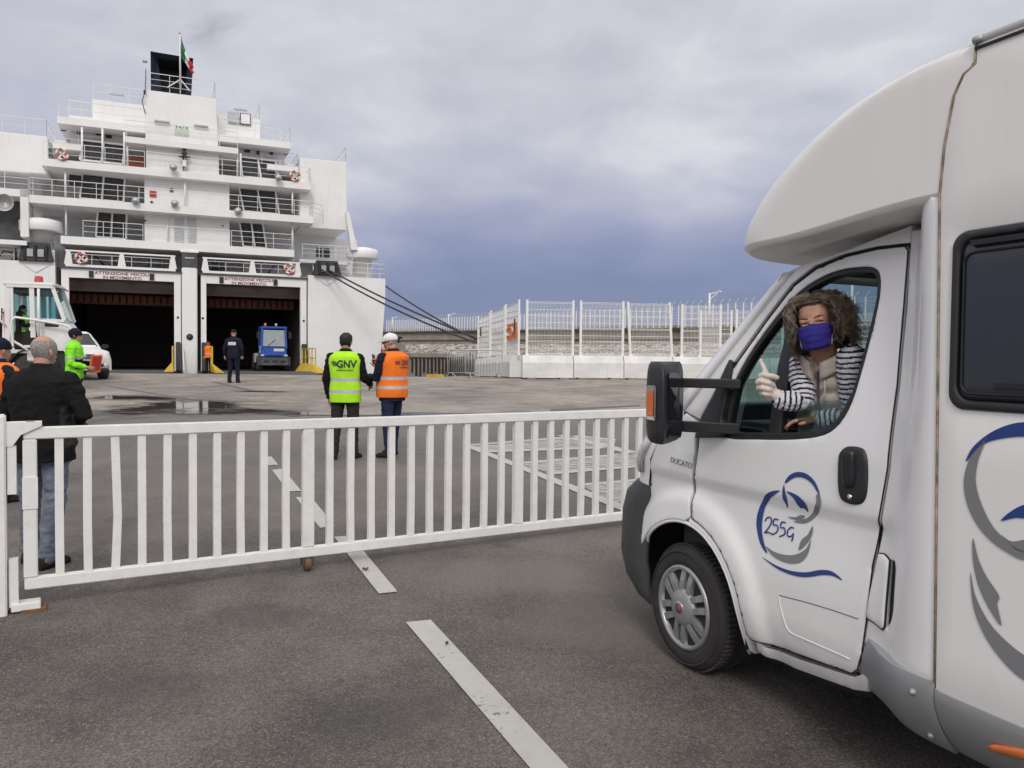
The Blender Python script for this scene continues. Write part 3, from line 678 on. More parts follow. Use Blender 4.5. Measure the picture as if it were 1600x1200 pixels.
# dark seal gaps beside the frames
mb = MB()
mb.bm.free()
for x in (-6.85, -.44, .55, 6.94): mb = MB(); mb.box((x, .75, 2.6), (.30, .06, 7.0), 'dark'); part('door_seal', mb)

def slab(name, x0_, x1_, z0, z1, y0_, y1_, parent=None):
    mb = MB(); mb.box(((x0_+x1_)/2, (y0_+y1_)/2, (z0+z1)/2), (x1_-x0_, y1_-y0_, z1-z0), 'white_ship'); return part(name, mb, parent)
def rail(pts, h=.95, rails=3, step=1.1, parent=None, r=.015):
    mb = MB()
    for a, b in zip(pts[:-1], pts[1:]):
        a, b = Vector(a), Vector(b); L = (b-a).length; n = max(1, round(L/step))
        for i in range(n+1): p = a.lerp(b, i/n); mb.bar(p, p+Vector((0, 0, h)), r*2, r*2, 'white_rail')
        for k in range(1, rails+1): q = Vector((0, 0, h*k/rails)); mb.bar(a+q, b+q, r*(2.3 if k == rails else 1.5), r*(2.3 if k == rails else 1.5), 'white_rail')
    return part('railing', mb, parent)
def louvre(pxs, y=1.9):
    """pair of tilted ventilation grilles; corners TL TR BR BL from the photograph, on the wall plane y"""
    q = [Vector((sp(*p, y)[0], y, sp(*p, y)[1])) for p in pxs]
    mb = MB(); TL, TR, BR, BL = q
    for a, b in ((TL, TR), (TR, BR), (BR, BL), (BL, TL), ((TL+TR)/2, (BL+BR)/2)): mb.bar(a+Vector((0, -.06, 0)), b+Vector((0, -.06, 0)), .10, .10, 'white_ship', (0, 1, 0))
    n = 14
    for i in range(n):
        f = (i+.5)/n; a = TL.lerp(BL, f); b = TR.lerp(BR, f); mb.bar(a, b, .055, .012, 'grey_louvre', (0, 1, .6))
    for g_ in (.25, .75): mb.bar(TL.lerp(TR, g_), BL.lerp(BR, g_), .03, .03, 'grey_louvre', (0, 1, 0))
    o = part('louvre', mb)
    mb = MB(); mb.face([mb.bm.verts.new(v+Vector((0, .10, 0))) for v in q], 'dark'); mb.build('louvre_backing', 'dark', o)
# decks
ED = slab('deck_edge', -6.72, 6.12, 7.37, 7.82, 0, 5)
slab('deck_edge', -8.28, 7.27, 9.52, 9.95, -.2, 5); slab('deck_edge', -7.62, 7.15, 11.65, 12.07, 0, 5)
slab('deck_edge', -7.2, -5.72, 12.95, 13.30, 1.2, 5); slab('deck_edge', 4.62, 6.55, 12.95, 13.30, 1.2, 5); slab('deck_edge', -3.4, 2.78, 13.42, 13.76, -.05, 5); slab('deck_edge', -6.9, 6.0, 14.24, 14.64, .6, 6)
# walls: central casing and recessed side walls
mb = MB(); mb.box((-.05, 3, 9.75), (4.75, 4.6, 4.7), 'white_ship'); part('casing', mb)
mb = MB()
mb.loft([[(-2.32, .45, 12.05), (1.72, .45, 12.05), (1.72, 6, 12.05), (-2.32, 6, 12.05)], [(-2.32, .45, 13.8), (1.68, .45, 13.8), (1.68, 6, 13.8), (-2.32, 6, 13.8)], [(-2.3, .5, 16.72), (1.52, .5, 16.72), (1.52, 6, 16.72), (-2.3, 6, 16.72)]], 'white_ship', smooth=False)
part('funnel_casing', mb)
mb = MB()
mb.box((0, 4.6, 9.4), (16.4, .2, 4.4), 'white_ship'); mb.box((0, 4.6, 12.9), (15, .2, 2.6), 'white_ship'); mb.box((-.3, 2.2, 13.82), (12.2, .15, .82), 'white_ship'); mb.box((0, 3.2, 6.8), (23.6, .2, 1.2), 'white_ship')
part('rear_wall', mb)
mb = MB(); mb.box((-.48, 5.0, 15.45), (9.55, 5.6, 1.66), 'white_ship'); mb.box((-5.85, 5.0, 14.95), (1.3, 5, .62), 'white_ship'); mb.box((5.0, 5.2, 14.9), (1.4, 5, .5), 'white_ship'); part('upper_house', mb)
for s, xa, xb, z0, z1 in ((1, 6.6, 9.62, 9.40, 13.85), (-1, -13.0, -7.42, 11.35, 13.52)):
    mb = MB(); mb.box(((xa+xb)/2, 11, (z0+z1)/2), (xb-xa, 20, z1-z0), 'white_ship', bevel=.05); part('side_house', mb)
# right side below the side house: gallery with windows, sloping fin, drum
mb = MB(); mb.box((8.3, 6, 7.35), (3.3, 9, .22), 'white_ship'); mb.box((9.0, 4.8, 8.4), (4.2, .2, 2.0), 'white_ship'); part('gallery', mb)
for i in range(5):
    mb = MB(); mb.box((6.9+.52*i, 4.68, 8.35), (.40, .06, .62), 'glass_dark'); part('window', mb)
mb = MB(); a = sp(545, 330); b = sp(557, 390)
mb.xz([(a[0]-.14, a[1]), (a[0]+.06, a[1]), (b[0]+.12, b[1]), (b[0]-.30, b[1])], .2, .7, 'white_ship'); part('fin', mb)
def drum(cx, zb, y, r):
    mb = MB(); mb.lathe([(r*.58, 0), (r*.58, 1.05), (r*.62, 1.05)], (cx, y, zb), 'white_ship', 28); o = part('drum_stem', mb)
    mb = MB(); mb.lathe([(r*.5, 1.0), (r*.97, 1.0), (r, 1.05), (r, 1.55), (r*.93, 1.63), (r*.5, 1.75), (.02, 1.78)], (cx, y, zb), 'white_ship', 32); mb.build('drum_cap', None, o)
drum(sp(566, 400, 1.2)[0], 6.62, 1.2, 1.04); drum(sp(64, 365, .8)[0], 7.05, .8, 1.08)
mb = MB(); mb.box((-7.95, 1.3, 6.65), (1.8, 2, .75), 'white_ship'); part('drum_seat', mb)
def fairlead(pxs, z0, z1, slots, y=-.12):
    xa, xb = sp(pxs[0], 415, y)[0], sp(pxs[1], 415, y)[0]; c = (xa+xb)/2
    mb = MB(); mb.loft([[(xa-.05, y-.18, z0), (xb+.05, y-.18, z0), (xb+.05, y+.5, z0), (xa-.05, y+.5, z0)], [(xa+.18, y, z1), (xb-.18, y, z1), (xb-.18, y+.5, z1), (xa+.18, y+.5, z1)]], 'dark', smooth=False)
    for s in slots: mb.box((xa+(xb-xa)*s, y-.16, z0+(z1-z0)*.42), (.30, .12, .42), 'steel')
    for s in (.18, .5, .82): mb.box((xa+(xb-xa)*s, y-.14, z0+(z1-z0)*.45), (.12, .18, (z1-z0)*.8), 'black')
    o = part('fairlead', mb)
    mb = MB(); mb.bar((xa, -.02, z0-.05), (c, -.02, z0-.62), .05, .05, 'white_rail'); mb.bar((c, -.02, z0-.62), (xb, -.02, z0-.05), .05, .05, 'white_rail'); mb.build('weld_chevron', None, o)
fairlead((491, 532), 6.32, 7.25, (.34, .66)); fairlead((30, 82), 6.32, 7.35, (.34, .66), -.05)
# railings
rail([(-8.2, -.15, 9.95), (7.2, -.15, 9.95), (7.2, 4, 9.95)]); rail([(-7.55, .05, 12.07), (-2.4, .05, 12.07)]); rail([(-2.3, .05, 12.07), (7.1, .05, 12.07), (7.1, 3, 12.07)])
rail([(-5.6, .05, 7.82), (-2.5, .05, 7.82)]); rail([(2.4, .05, 7.82), (6.1, .05, 7.82), (6.1, 3, 7.82)]); rail([(-2.4, .05, 7.82), (2.3, .05, 7.82)], rails=1)
rail([(-3.35, 0, 13.76), (2.75, 0, 13.76)]); rail([(-7.1, 1.25, 13.3), (-4.7, 1.25, 13.3)], h=.8); rail([(4.3, 1.25, 13.3), (6.5, 1.25, 13.3), (6.5, 4, 13.3)], h=.8)
rail([(-6.85, .65, 14.64), (-2.35, .65, 14.64)], rails=2); rail([(1.75, .65, 14.64), (5.95, .65, 14.64), (5.95, 4, 14.64)], rails=2)
rail([(-5.2, 2.3, 16.28), (-2.3, 2.3, 16.28)], rails=2); rail([(-2.3, .6, 16.72), (1.5, .6, 16.72), (1.5, 4, 16.72)], h=1.05); rail([(1.6, 2.3, 16.28), (4.25, 2.3, 16.28), (4.25, 6, 16.28)], rails=2)
rail([(-6.5, 2.6, 15.26), (-5.25, 2.6, 15.26)], h=.9, rails=2); rail([(4.4, 2.8, 15.15), (5.65, 2.8, 15.15)], h=.8, rails=2)
rail([(-12.9, 1.1, 13.52), (-7.5, 1.1, 13.52), (-7.5, 5, 13.52)], h=.95, rails=2); rail([(6.7, 1.1, 13.85), (9.55, 1.1, 13.85), (9.55, 6, 13.85)], h=.95, rails=2)
rail([(6.7, .6, 7.46), (9.9, .6, 7.46)], h=.85); rail([(7.2, -.1, 9.95), (8.0, .75, 9.95)], h=.9)
rail([(8.6, .1, 6.3), (11.9, .1, 6.3), (11.9, 5, 6.3)], h=.95); rail([(-12.6, .1, 6.3), (-9.0, .1, 6.3)], h=.95)
# bulwark frames over the doors, mooring gear behind
for x0_, x1_ in ((-6.5, -.75), (.75, 6.5)):
    mb = MB(); mb.box(((x0_+x1_)/2, .1, 7.02), (x1_-x0_, .12, .09), 'white_ship'); mb.box(((x0_+x1_)/2, .1, 6.19), (x1_-x0_, .14, .14), 'white_ship')
    for x in (x0_+.15, (x0_+x1_)/2, x1_-.15): mb.loft([[(x-w2_, .04, z), (x+w2_, .04, z), (x+w2_, .2, z), (x-w2_, .2, z)] for z, w2_ in ((6.26, .22), (6.97, .10))], 'white_ship', smooth=False)
    part('bulwark', mb); rail([(x0_+.3, .14, 6.3), (x1_-.3, .14, 6.3)], h=.55, rails=2, r=.014)
rnd = random.Random(9)
for x0_, x1_ in ((-6.3, -.9), (.9, 6.3), (-10, -7), (7.4, 9)):
    for i in range(4):
        x = rnd.uniform(x0_+.4, x1_-.4); mb = MB(); k = i % 3
        if k == 0: mb.lathe([(.15, -.45), (.42, -.45), (.42, -.38), (.22, -.36), (.22, .36), (.42, .38), (.42, .45), (.15, .45)], (x, 1.6, 6.72), 'steel', 16, 'X'); mb.box((x, 1.6, 6.4), (1.1, .6, .25), 'grey_louvre')
        elif k == 1: mb.box((x, 2.4, 6.72), (.5, .4, .9), 'white_rail', bevel=.03); mb.box((x+.4, 2.6, 6.6), (.25, .3, .6), 'grey_louvre')
        else: mb.tube([(x-.7, 2.2, 6.4), (x-.3, 2.0, 7.0), (x+.2, 2.1, 6.95), (x+.6, 2.4, 6.45)], .05, 'grey_louvre', 6)
        part('mooring_gear', mb)
# louvres
for a, b, c_, d_, e_ in (((129, 219), (195, 227), (192, 257), (125, 250), 0), ((375, 245), (430, 252), (436, 282), (379, 276), 0),
                         ((129, 271), (195, 279), (193, 316), (125, 310), 0), ((373, 292), (430, 298), (436, 335), (381, 330), 0),
                         ((153, 330), (198, 334), (197, 374), (150, 370), 0), ((374, 345), (410, 348), (416, 388), (380, 385), 0)):
    louvre((a, b, c_, d_), 1.6)
# slim props between decks and at the louvres
for px, pa, pb in ((102, 263, 307), (289, 281, 322), (457, 294, 333), (103, 318, 367), (457, 349, 389), (128, 199, 252), (160, 201, 254), (194, 207, 258), (199, 222, 259), (371, 232, 276), (376, 240, 278)):
    x, z0 = sp(px, pb, .35); x, z1 = sp(px, pa, .35); mb = MB(); mb.tube([(x, .35, z0), (x, .35, z1)], .055, 'white_ship', 8); part('prop', mb)
# windows, door grille, signs, lamps, boxes
for px, py, w_, h_, m_ in ((99, 202, .32, .22, 'grey_louvre'), (124, 206, .26, .30, 'grey_louvre'), (154, 206, .32, .42, 'glass_dark'), (170, 211, .34, .38, 'glass_dark'), (386, 234, .36, .36, 'glass_dark'), (403, 236, .16, .46, 'glass_dark'), (424, 238, .22, .34, 'glass_dark'), (447, 239, .28, .22, 'grey_louvre')):
    x, z = sp(px, py, 2.1); mb = MB(); mb.box((x, 2.1, z), (w_, .08, h_), m_, bevel=.03); part('window', mb)
for px, py in ((162, 201), (395, 227)):
    x, z = sp(px, py, 2.0); mb = MB(); mb.box((x, 2.0, z), (.30, .05, .34), 'green_sign'); part('exit_sign', mb)
for px, py in ((86, 383), (452, 404)):
    x, z = sp(px, py, .9); mb = MB(); mb.box((x, .9, z), (.40, .08, .24), mat('green_lit', (.35, .62, .5), .5)); part('exit_sign', mb)
for px0, px1, py, y in ((171, 194, 147, 2.15), (241, 265, 189, .42), (303, 325, 196, .42), (365, 386, 171, 2.15)):
    xa, z = sp(px0, py, y); xb, _ = sp(px1, py+2, y); mb = MB(); mb.box(((xa+xb)/2, y-.08, z), (xb-xa, .14, .09), 'steel'); part('strip_lamp', mb)
xa, za = sp(356, 174, 2.1); xb, zb = sp(374, 193, 2.1); mb = MB(); mb.box(((xa+xb)/2, 2.1, (za+zb)/2), (xb-xa, .1, za-zb), 'galv'); part('vent_plate', mb)
xa, za = sp(375, 176, 2.1); xb, zb = sp(392, 196, 2.1); mb = MB(); mb.box(((xa+xb)/2, 2.12, (za+zb)/2), (xb-xa, .06, za-zb), 'grey_louvre'); mb.box(((xa+xb)/2, 2.08, (za+zb)/2), (xb-xa-.12, .06, za-zb-.12), 'white_ship'); part('hatch', mb)
for xa, xb in ((271, 289), (291, 308)):
    x0_, z1_ = sp(xa, 340, .68); x1_, z0_ = sp(xb, 380, .68); mb = MB(); mb.box(((x0_+x1_)/2, .69, (z0_+z1_)/2), (x1_-x0_, .05, z1_-z0_), 'white_ship')
    for i in range(16): mb.box(((x0_+x1_)/2, .655, z0_+(z1_-z0_)*(i+.5)/16), (x1_-x0_-.08, .03, .045), 'galv')
    part('grille_door', mb)
for px, py, y, s_, m_ in ((239, 303, .68, .36, 'red'), (224, 252, .68, .10, 'dark'), (346, 268, .68, .10, 'dark'), (227, 345, .68, .09, 'dark'), (348, 353, .68, .09, 'dark'), (237, 316, .5, .14, 'dark'), (268, 297, .68, .20, 'grey_louvre'), (212, 256, 1.2, .9, 'hold_red'), (118, 282, 1.0, .62, 'dark'), (74, 238, 1.3, .5, 'grey_louvre')):
    x, z = sp(px, py, y); mb = MB(); mb.box((x, y-.03, z), (s_, .10, s_*.95), m_, bevel=.015); part('wall_box', mb)
for px, py in ((212, 314), (273, 318), (271, 262), (435, 278), (372, 330)):
    x, z = sp(px, py, -.3); mb = MB(); mb.lathe([(.02, -.2), (.16, -.16), (.22, 0), (.18, .14), (.02, .18)], (x, -.35, z), 'galv', 14, 'Y'); mb.bar((x, -.2, z-.2), (x, -.2, z+.25), .04, .04, 'white_rail'); part('searchlight', mb)
x, z = sp(288, 268, .2); mb = MB(); mb.bar((x, .2, z), (x, .2, z+1.25), .16, .16, 'steel_dark'); mb.box((x, .15, z+.95), (.30, .3, .35), 'dark', bevel=.04); mb.box((x, .12, z+.45), (.20, .2, .35), 'white_ship'); mb.bar((x-.3, .2, z+.85), (x+.35, .2, z+.9), .06, .06, 'dark'); mb.lathe([(.1, 0), (.13, .1), (.02, .2)], (x, .2, z+1.25), 'dark', 10); part('davit', mb)
mb = MB(); pts = [sp(*p, .55) for p in ((268, 338), (263, 340), (262, 344), (262, 378))]; mb.tube([(q[0], .55, q[1]) for q in pts], .05, 'white_ship', 6); part('pipe', mb)
x, z = sp(284, 204, .43); mb = MB()       # faint green emblem on the casing
pale = mat('pale_green', (.50, .62, .47), .6)
for i in range(9): mb.box((x-.36+.09*i, .44, z-.05+.05*math.sin(i*1.9)), (.055, .02, .30+.12*math.sin(i*2.3)), pale)
mb.box((x, .442, z-.26), (.80, .02, .12), pale)
for dx in (-.28, -.09, .09, .28): mb.box((x+dx, .438, z+.2), (.10, .02, .08), 'green_sign')
part('emblem', mb)
# left edge platform with horn loudspeaker
mb = MB(); xa = sp(0, 330, -.2)[0]-2; xb = sp(32, 330, -.2)[0]; xc = sp(45, 330, -.2)[0]
mb.box(((xb+xc)/2, .6, 8.9), (xc-xb, 1.8, 2.6), 'white_ship'); mb.box(((xa+xc)/2, .6, 9.98), (xc-xa, 1.8, .40), 'white_ship'); mb.box(((xa+xb)/2, 1.4, 8.6), (xb-xa, .1, 3), 'steel_dark'); mb.box(((xa+xb)/2, .6, 7.25), (xb-xa+.6, 1.9, .25), 'white_ship'); part('side_platform', mb)
rail([(xa, -.25, 10.18), (xc, -.25, 10.18), (xc, 1.4, 10.18)], h=.95)
x, z = sp(8, 318, -.5); mb = MB(); mb.lathe([(.05, .45), (.10, .3), (.14, .1), (.30, -.12), (.46, -.25), (.48, -.27), (.44, -.25), (.12, .08), (.0, .1)], (x, -.6, z), 'steel', 24, 'Y'); part('horn', mb)
# funnel
mb = MB(); yF = 3.2; a = sp(235, 80, yF); b = sp(302, 95, yF); zb = 16.7; xa, xb = a[0], b[0]; zt = a[1]; 
outer = [(xa, zt), (xb, zt-.05), (xb-.12, zb+.9), (xb-.55, zb-.1), (xa+.65, zb-.1), (xa+.02, zb+.55)]
inner = [(xa+.42, zt-.12), (xb-.35, zt-.15), (xb-.5, zb+.9), (xb-.7, zb+.3), (xa+.85, zb+.3), (xa+.65, zb+1.0)]
o0 = [mb.bm.verts.new((x, yF, z)) for x, z in outer]; i0 = [mb.bm.verts.new((x, yF+.75, z)) for x, z in inner]; b0 = [mb.bm.verts.new((x, yF+3.4, z)) for x, z in outer]; k0 = [mb.bm.verts.new((x, yF+2.4, z-.1)) for x, z in inner]
n = len(outer)
for j in range(n):
    jj = (j+1) % n
    mb.face([o0[j], o0[jj], i0[jj], i0[j]], 'navy_funnel'); mb.face([i0[j], i0[jj], k0[jj], k0[j]], 'black'); mb.face([o0[jj], o0[j], b0[j], b0[jj]], 'navy_funnel')
mb.face(k0, 'black'); mb.face(b0, 'navy_funnel'); fn = mb.build('funnel', None, ship, normals=False)
mb = MB()
for dx in (.75, 1.3): mb.tube([(xa+dx, yF+1.0, zb), (xa+dx, yF+1.0, zb+.95)], .15, 'grey_louvre', 12)
mb.box((xa+1.55, yF+.5, zb+.35), (.4, .4, .7), 'white_ship'); mb.build('exhaust_pipe', None, fn)
# mast with dome at the left of the casing
mb = MB(); pts = [sp(*p, .4) for p in ((227, 178), (222, 158), (227, 142), (228, 108))]; mb.tube([(q[0], .4, q[1]) for q in pts], .03, 'grey_louvre', 6); q = sp(226.5, 96, .4); mb.lathe([(.05, -.08), (.14, -.06), (.14, .05), (.03, .09)], (q[0], .4, q[1]), 'galv', 14); q = sp(226, 144, .38); mb.box((q[0], .38, q[1]), (.12, .12, .22), 'dark'); part('aerial', mb)
# ramps from the doors to the quay
for x0_, x1_, L, nm in ((-6.25, -.95, 8.6, 'l'), (1.0, 6.45, 9.6, 'r')):
    P = SH.w(0, -L, 0); zend = gz(0, (SH.w((x0_+x1_)/2, -L, 0)).y)-SH.o.z+.035
    ro = thing('ramp', None, None); ro.parent = ship
    mb = MB(); mb.loft([[(x0_, .1, FL), (x1_, .1, FL), (x1_, .1, FL-.3), (x0_, .1, FL-.3)], [(x0_, -L*.72, zend+.08), (x1_, -L*.72, zend+.08), (x1_, -L*.72, zend-.25), (x0_, -L*.72, zend-.25)], [(x0_+.1, -L, zend), (x1_-.1, -L, zend), (x1_-.1, -L, zend-.06), (x0_+.1, -L, zend-.06)]], 'steel_dark', smooth=False); mb.build('ramp_deck', None, ro)
    for k in range(1, 6): pass
    for s, x in ((1, x1_),) if nm == 'l' else ((-1, x0_), (1, x1_)):
        mb = MB(); y1_ = -L*.98; y0_ = -1.0
        mb.loft([[(x-s*.42, y, z), (x+s*.02, y, z), (x+s*.02, y, z+h_), (x-s*.05, y, z+h_)] for y, z, h_ in ((y0_, FL+.01, .5), (-L*.5, FL*.6+zend*.4+.05, .45), (y1_, zend+.03, .12))], 'yellow', smooth=False); mb.build('kerb', None, ro)
        mb = MB(); pts = [Vector((x, -y, FL+.3)) for y in (1.2, 2.4, 3.6, 4.8, 6.0)]
        for a_, b_ in zip(pts[:-1], pts[1:]):
            for z in (.55, 1.1): mb.bar(a_+Vector((0, 0, z)), b_+Vector((0, 0, z)), .05, .05, 'yellow')
        for p in pts: mb.bar(p, p+Vector((0, 0, 1.12)), .06, .06, 'yellow')
        mb.build('guard_rail', None, ro)
# dark hinge arms by the openings
mb = MB()
for x in (-.62, .82, 6.72): mb.bar((x, -.3, FL), (x, .0, 1.9), .26, .35, 'black'); mb.bar((x+.3, -.6, FL), (x+.25, -.1, 1.6), .06, .06, 'white_rail')
part('ramp_hinge', mb)
# lifebuoys hang on rails: things of their own
def lifebuoy(px, py, y, label, r=.285):
    x, z = sp(px, py, y); P = SH.w(x, y, z); th = thing('lifebuoy', label, 'lifebuoy', P, SH.rot, 'lifebuoys on the ferry rails')
    for k in range(8):
        mb = MB(); pts = [(r*math.cos(a), 0, r*math.sin(a)) for a in [2*PI*(k+i/4)/8 for i in range(5)]]; mb.tube(pts, .07, 'lifebuoy_orange' if k % 2 == 0 else 'flag_white', 8); mb.build('ring_segment', None, th)
    mb = MB()
    for k in range(4): a = PI/4+PI/2*k; mb.bar((0, .02, 0), (r*math.cos(a), .02, r*math.sin(a)), .09, .03, 'flag_white', (0, 1, 0))
    mb.build('rope_cross', None, th)
lifebuoy(97, 241, -.05, 'lifebuoy on the left end of the upper open deck rail'); lifebuoy(461, 275, -.05, 'lifebuoy on the right end of the upper open deck rail')
lifebuoy(127, 403, -.05, 'lifebuoy above the left loading door'); lifebuoy(452, 420, -.05, 'lifebuoy above the right loading door')
# flag on its staff
x, z0 = sp(282, 138, .55); P = SH.w(x, .55, z0); th = thing('flag', 'green white and red flag drooping from a white staff at the ship stern', 'flag', P, SH.rot)
zt = sp(280, 52, .55)[1]-z0; zf = sp(282, 124, .55)[1]-z0
mb = MB(); mb.tube([(0, 0, 0), (-.03, 0, zt)], [.06, .035], 'white_rail', 8); mb.lathe([(.0, -.05), (.07, 0), (0, .05)], (-.03, 0, zt), 'rust', 8)
for dx, dy in ((-.72, .0), (.52, .1), (.0, .8)): mb.bar((0, 0, zf), (dx, dy, -.05), .06, .06, 'white_rail')
mb.build('flagstaff', None, th)
mb = MB(); NU, NV = 18, 14; Gd = []
for i in range(NU+1):
    u = i/NU; row = []
    for j in range(NV+1):
        v_ = j/NV
        top = Vector((.04+.62*u, 0, zt-.15-1.75*u**.8)); bot = Vector((.03+.72*u+.0*u, 0, zt-1.35-1.05*u))
        p = top.lerp(bot, v_); p.y += .16*math.sin(v_*9+u*4)*(.25+u); p.x += .07*math.sin(v_*11+1)*u
        row.append(mb.bm.verts.new(p))
    Gd.append(row)
for i in range(NU):
    for j in range(NV): mb.face([Gd[i][j], Gd[i+1][j], Gd[i+1][j+1], Gd[i][j+1]], 'green' if i < 6 else 'flag_white' if i < 12 else 'flag_red', True)
o = mb.build('flag_cloth', None, th, normals=False); md = o.modifiers.new('s', 'SOLIDIFY'); md.thickness = .01
# mooring ropes
def rope(name_px, y0_, end, sag, label):
    x, z = sp(*name_px, y0_); a = SH.w(x, y0_, z); pts = []
    for i in range(21): f = i/20; p = a.lerp(end, f); p.z -= sag*4*f*(1-f); pts.append(p)
    mb = MB(); mb.tube(pts, .055, 'rope', 6); tag(mb.build('mooring_rope'), label, 'rope', 'mooring ropes from the ferry')
rope((502, 421), -.35, at(772, 545, 44), .35, 'lowest mooring rope, from the left slot of the black fairlead')
rope((514, 422), -.35, at(775, 540, 44.5), .2, 'middle mooring rope, from the right slot of the black fairlead')
rope((601, 446), 1.0, at(778, 545, 45), .25, 'mooring rope coming round the outer right edge of the hull')
# ------------------------------------------------------------------ vehicles on the quay
M['truck_white'] = mat('truck_white', (.74, .74, .72), .4, var=.06, dust=((.25, .22, .19), .2, 1.5, .5)); M['truck_blue'] = mat('truck_blue', (.02, .085, .42), .4, var=.08, dust=((.10, .10, .12), .2, 1.4, .4))
M['plate'] = mat('plate', (.62, .62, .60), .5); M['lamp_glass'] = mat('lamp_glass', (.55, .57, .60), .12)
def road_wheel(parent, x, y, z, r, w_, hub='steel', face=1):
    wt = thing('wheel', None, None); wt.parent = parent; wt.location = (x, y, z)
    mb = MB(); mb.lathe([(r*.6, -w_/2), (r*.92, -w_/2), (r, -w_*.36), (r, w_*.36), (r*.92, w_/2), (r*.6, w_/2)], (0, 0, 0), 'rubber', 32, 'Y'); mb.build('tyre', None, wt)
    mb = MB(); mb.lathe([(.02, w_*.1), (r*.25, w_*.15), (r*.3, w_*.42), (r*.55, w_*.38), (r*.62, w_*.46), (r*.6, -w_*.46), (.02, -w_*.46)], (0, 0, 0), hub, 24, 'Y'); mb.build('rim', None, wt)
def pane(nm, pts, m, parent, th=.012):
    mb = MB(); P = [Vector(p) for p in pts]; nn = (P[1]-P[0]).cross(P[2]-P[0]).normalized()*th
    mb.loft([P, [p+nn for p in P]], m, smooth=False); return mb.build(nm, None, parent)
# white terminal tractor at the left edge (x forward, to the right in the picture)
TP = at(60, 600, 23.0); TF = Frame((TP.x, TP.y, gz(TP.x, TP.y)), (.94, .34))
tt = thing('terminal_tractor', 'white terminal tractor with an orange beacon and open cab at the left edge', 'tractor unit', TF.o, TF.rot)
tx = lambda px, py=500: TF.hit(px-12, py, -.85)
xr, xf = tx(22)[0], tx(95)[0]; zt = tx(60, 447)[1]; zs = tx(60, 548)[1]; xn = tx(112)[0]; zb_ = tx(100, 500)[1]
W2 = .78
for y in (-W2, W2):
    mb = MB()
    for a, b, s_ in (((xr, y, zs), (xr+.02, y, zt), .13), ((tx(30)[0], y, zs+.1), (tx(30)[0], y, zt), .07), ((tx(63)[0], y, zb_-.5), (tx(61)[0], y, zt), .12), ((tx(72)[0], y, zb_), (tx(72)[0], y, zt), .07), ((xn, y, zb_), (xf-.02, y, zt), .10)): mb.bar(a, b, s_, .07, 'truck_white', (0, 1, 0))
    mb.bar((xr, y, zt), (xf, y, zt), .12, .08, 'truck_white'); mb.bar((tx(66)[0], y, zb_), (xn, y, zb_-.02), .10, .08, 'truck_white')
    mb.build('cab_frame', None, tt)
mb = MB(); mb.box(((xr+xf)/2-.02, 0, zt+.06), (xf-xr+.16, W2*2+.14, .12), 'truck_white', bevel=.04); mb.box(((xr+xf)/2, 0, zt-.10), (xf-xr-.1, W2*2-.06, .16), 'dark'); mb.build('roof', None, tt)
mb = MB(); zc0 = tx(90, 535)[1]; mb.xz([(tx(66)[0], zb_-.03), (xn, zb_-.05), (tx(122)[0], zb_-.28), (tx(122)[0], zc0-.2), (tx(72)[0], zc0-.2)], -W2, W2, 'truck_white'); mb.box((tx(108, 510)[0]-.25, -W2-.005, zb_-.10), (.35, .03, .18), 'black', bevel=.02); mb.build('cowl', None, tt, bevel=.03)
pane('windscreen', [(xn, -W2+.06, zb_), (xn, W2-.06, zb_), (xf-.02, W2-.06, zt-.05), (xf-.02, -W2+.06, zt-.05)], 'glass_teal', tt)
for y in (-W2, W2): pane('side_glass', [(tx(74)[0], y, zb_+.05), (xn-.05, y, zb_+.05), (xf-.08, y, zt-.08), (tx(74)[0], y, zt-.08)], 'glass_teal', tt)
pane('rear_glass', [(xr+.03, -W2+.08, zs+.5), (xr+.03, W2-.08, zs+.5), (xr+.03, W2-.08, zt-.1), (xr+.03, -W2+.08, zt-.1)], 'glass_teal', tt); pane('far_glass', [(xr+.1, W2, zb_), (tx(60)[0], W2, zb_), (tx(60)[0], W2, zt-.1), (xr+.1, W2, zt-.1)], 'glass_teal', tt)
mb = MB(); mb.box((tx(41)[0], -.05, zs+.28), (.55, .6, .5), 'dark', bevel=.05); mb.box((tx(30)[0]+.05, -.05, zs+.75), (.14, .55, .8), 'dark', bevel=.05); mb.build('driver_seat', None, tt)
mb = MB(); mb.tube([(tx(56)[0]+.2*math.cos(a)*.4, -.05+.2*math.sin(a), zb_-.08+.12*math.cos(a)) for a in [2*PI*i/16 for i in range(16)]], .02, 'dark', 6, closed=True); mb.bar((tx(56)[0], -.05, zb_-.08), (tx(66)[0], -.05, zb_-.5), .08, .08, 'dark'); mb.build('steering_wheel', None, tt)
mb = MB(); zf0 = zs-.05; mb.box(((xr+tx(72)[0])/2, 0, zs-.02), (tx(72)[0]-xr+.1, W2*2, .10), 'truck_white'); mb.box((tx(64, 545)[0], -W2+.05, zs-.15), (.32, .2, .30), 'plate', bevel=.03); mb.box((tx(62, 540)[0]-.05, -W2+.04, zs+.12), (.30, .16, .07), 'truck_white'); mb.box((tx(0)[0]-1.0, 0, .95), (5.0, 1.0, .35), 'steel_dark'); mb.box((tx(90)[0], 0, .85), (1.2, 1.3, .5), 'dark'); mb.build('chassis', None, tt)
hr = [tx(*p) for p in ((58, 548), (47, 540), (33, 532), (31, 515), (33, 500), (38, 496), (60, 499), (110, 507), (122, 511), (126, 517), (124, 528), (122, 545))]
mb = MB(); mb.tube([(a, -W2-.22, z) for a, z in hr], .035, 'truck_white', 8); mb.tube([(tx(74)[0], -W2-.2, tx(74, 452)[1]), (tx(74)[0], -W2-.2, tx(74, 530)[1])], .032, 'truck_white', 8); mb.build('hand_rail', None, tt)
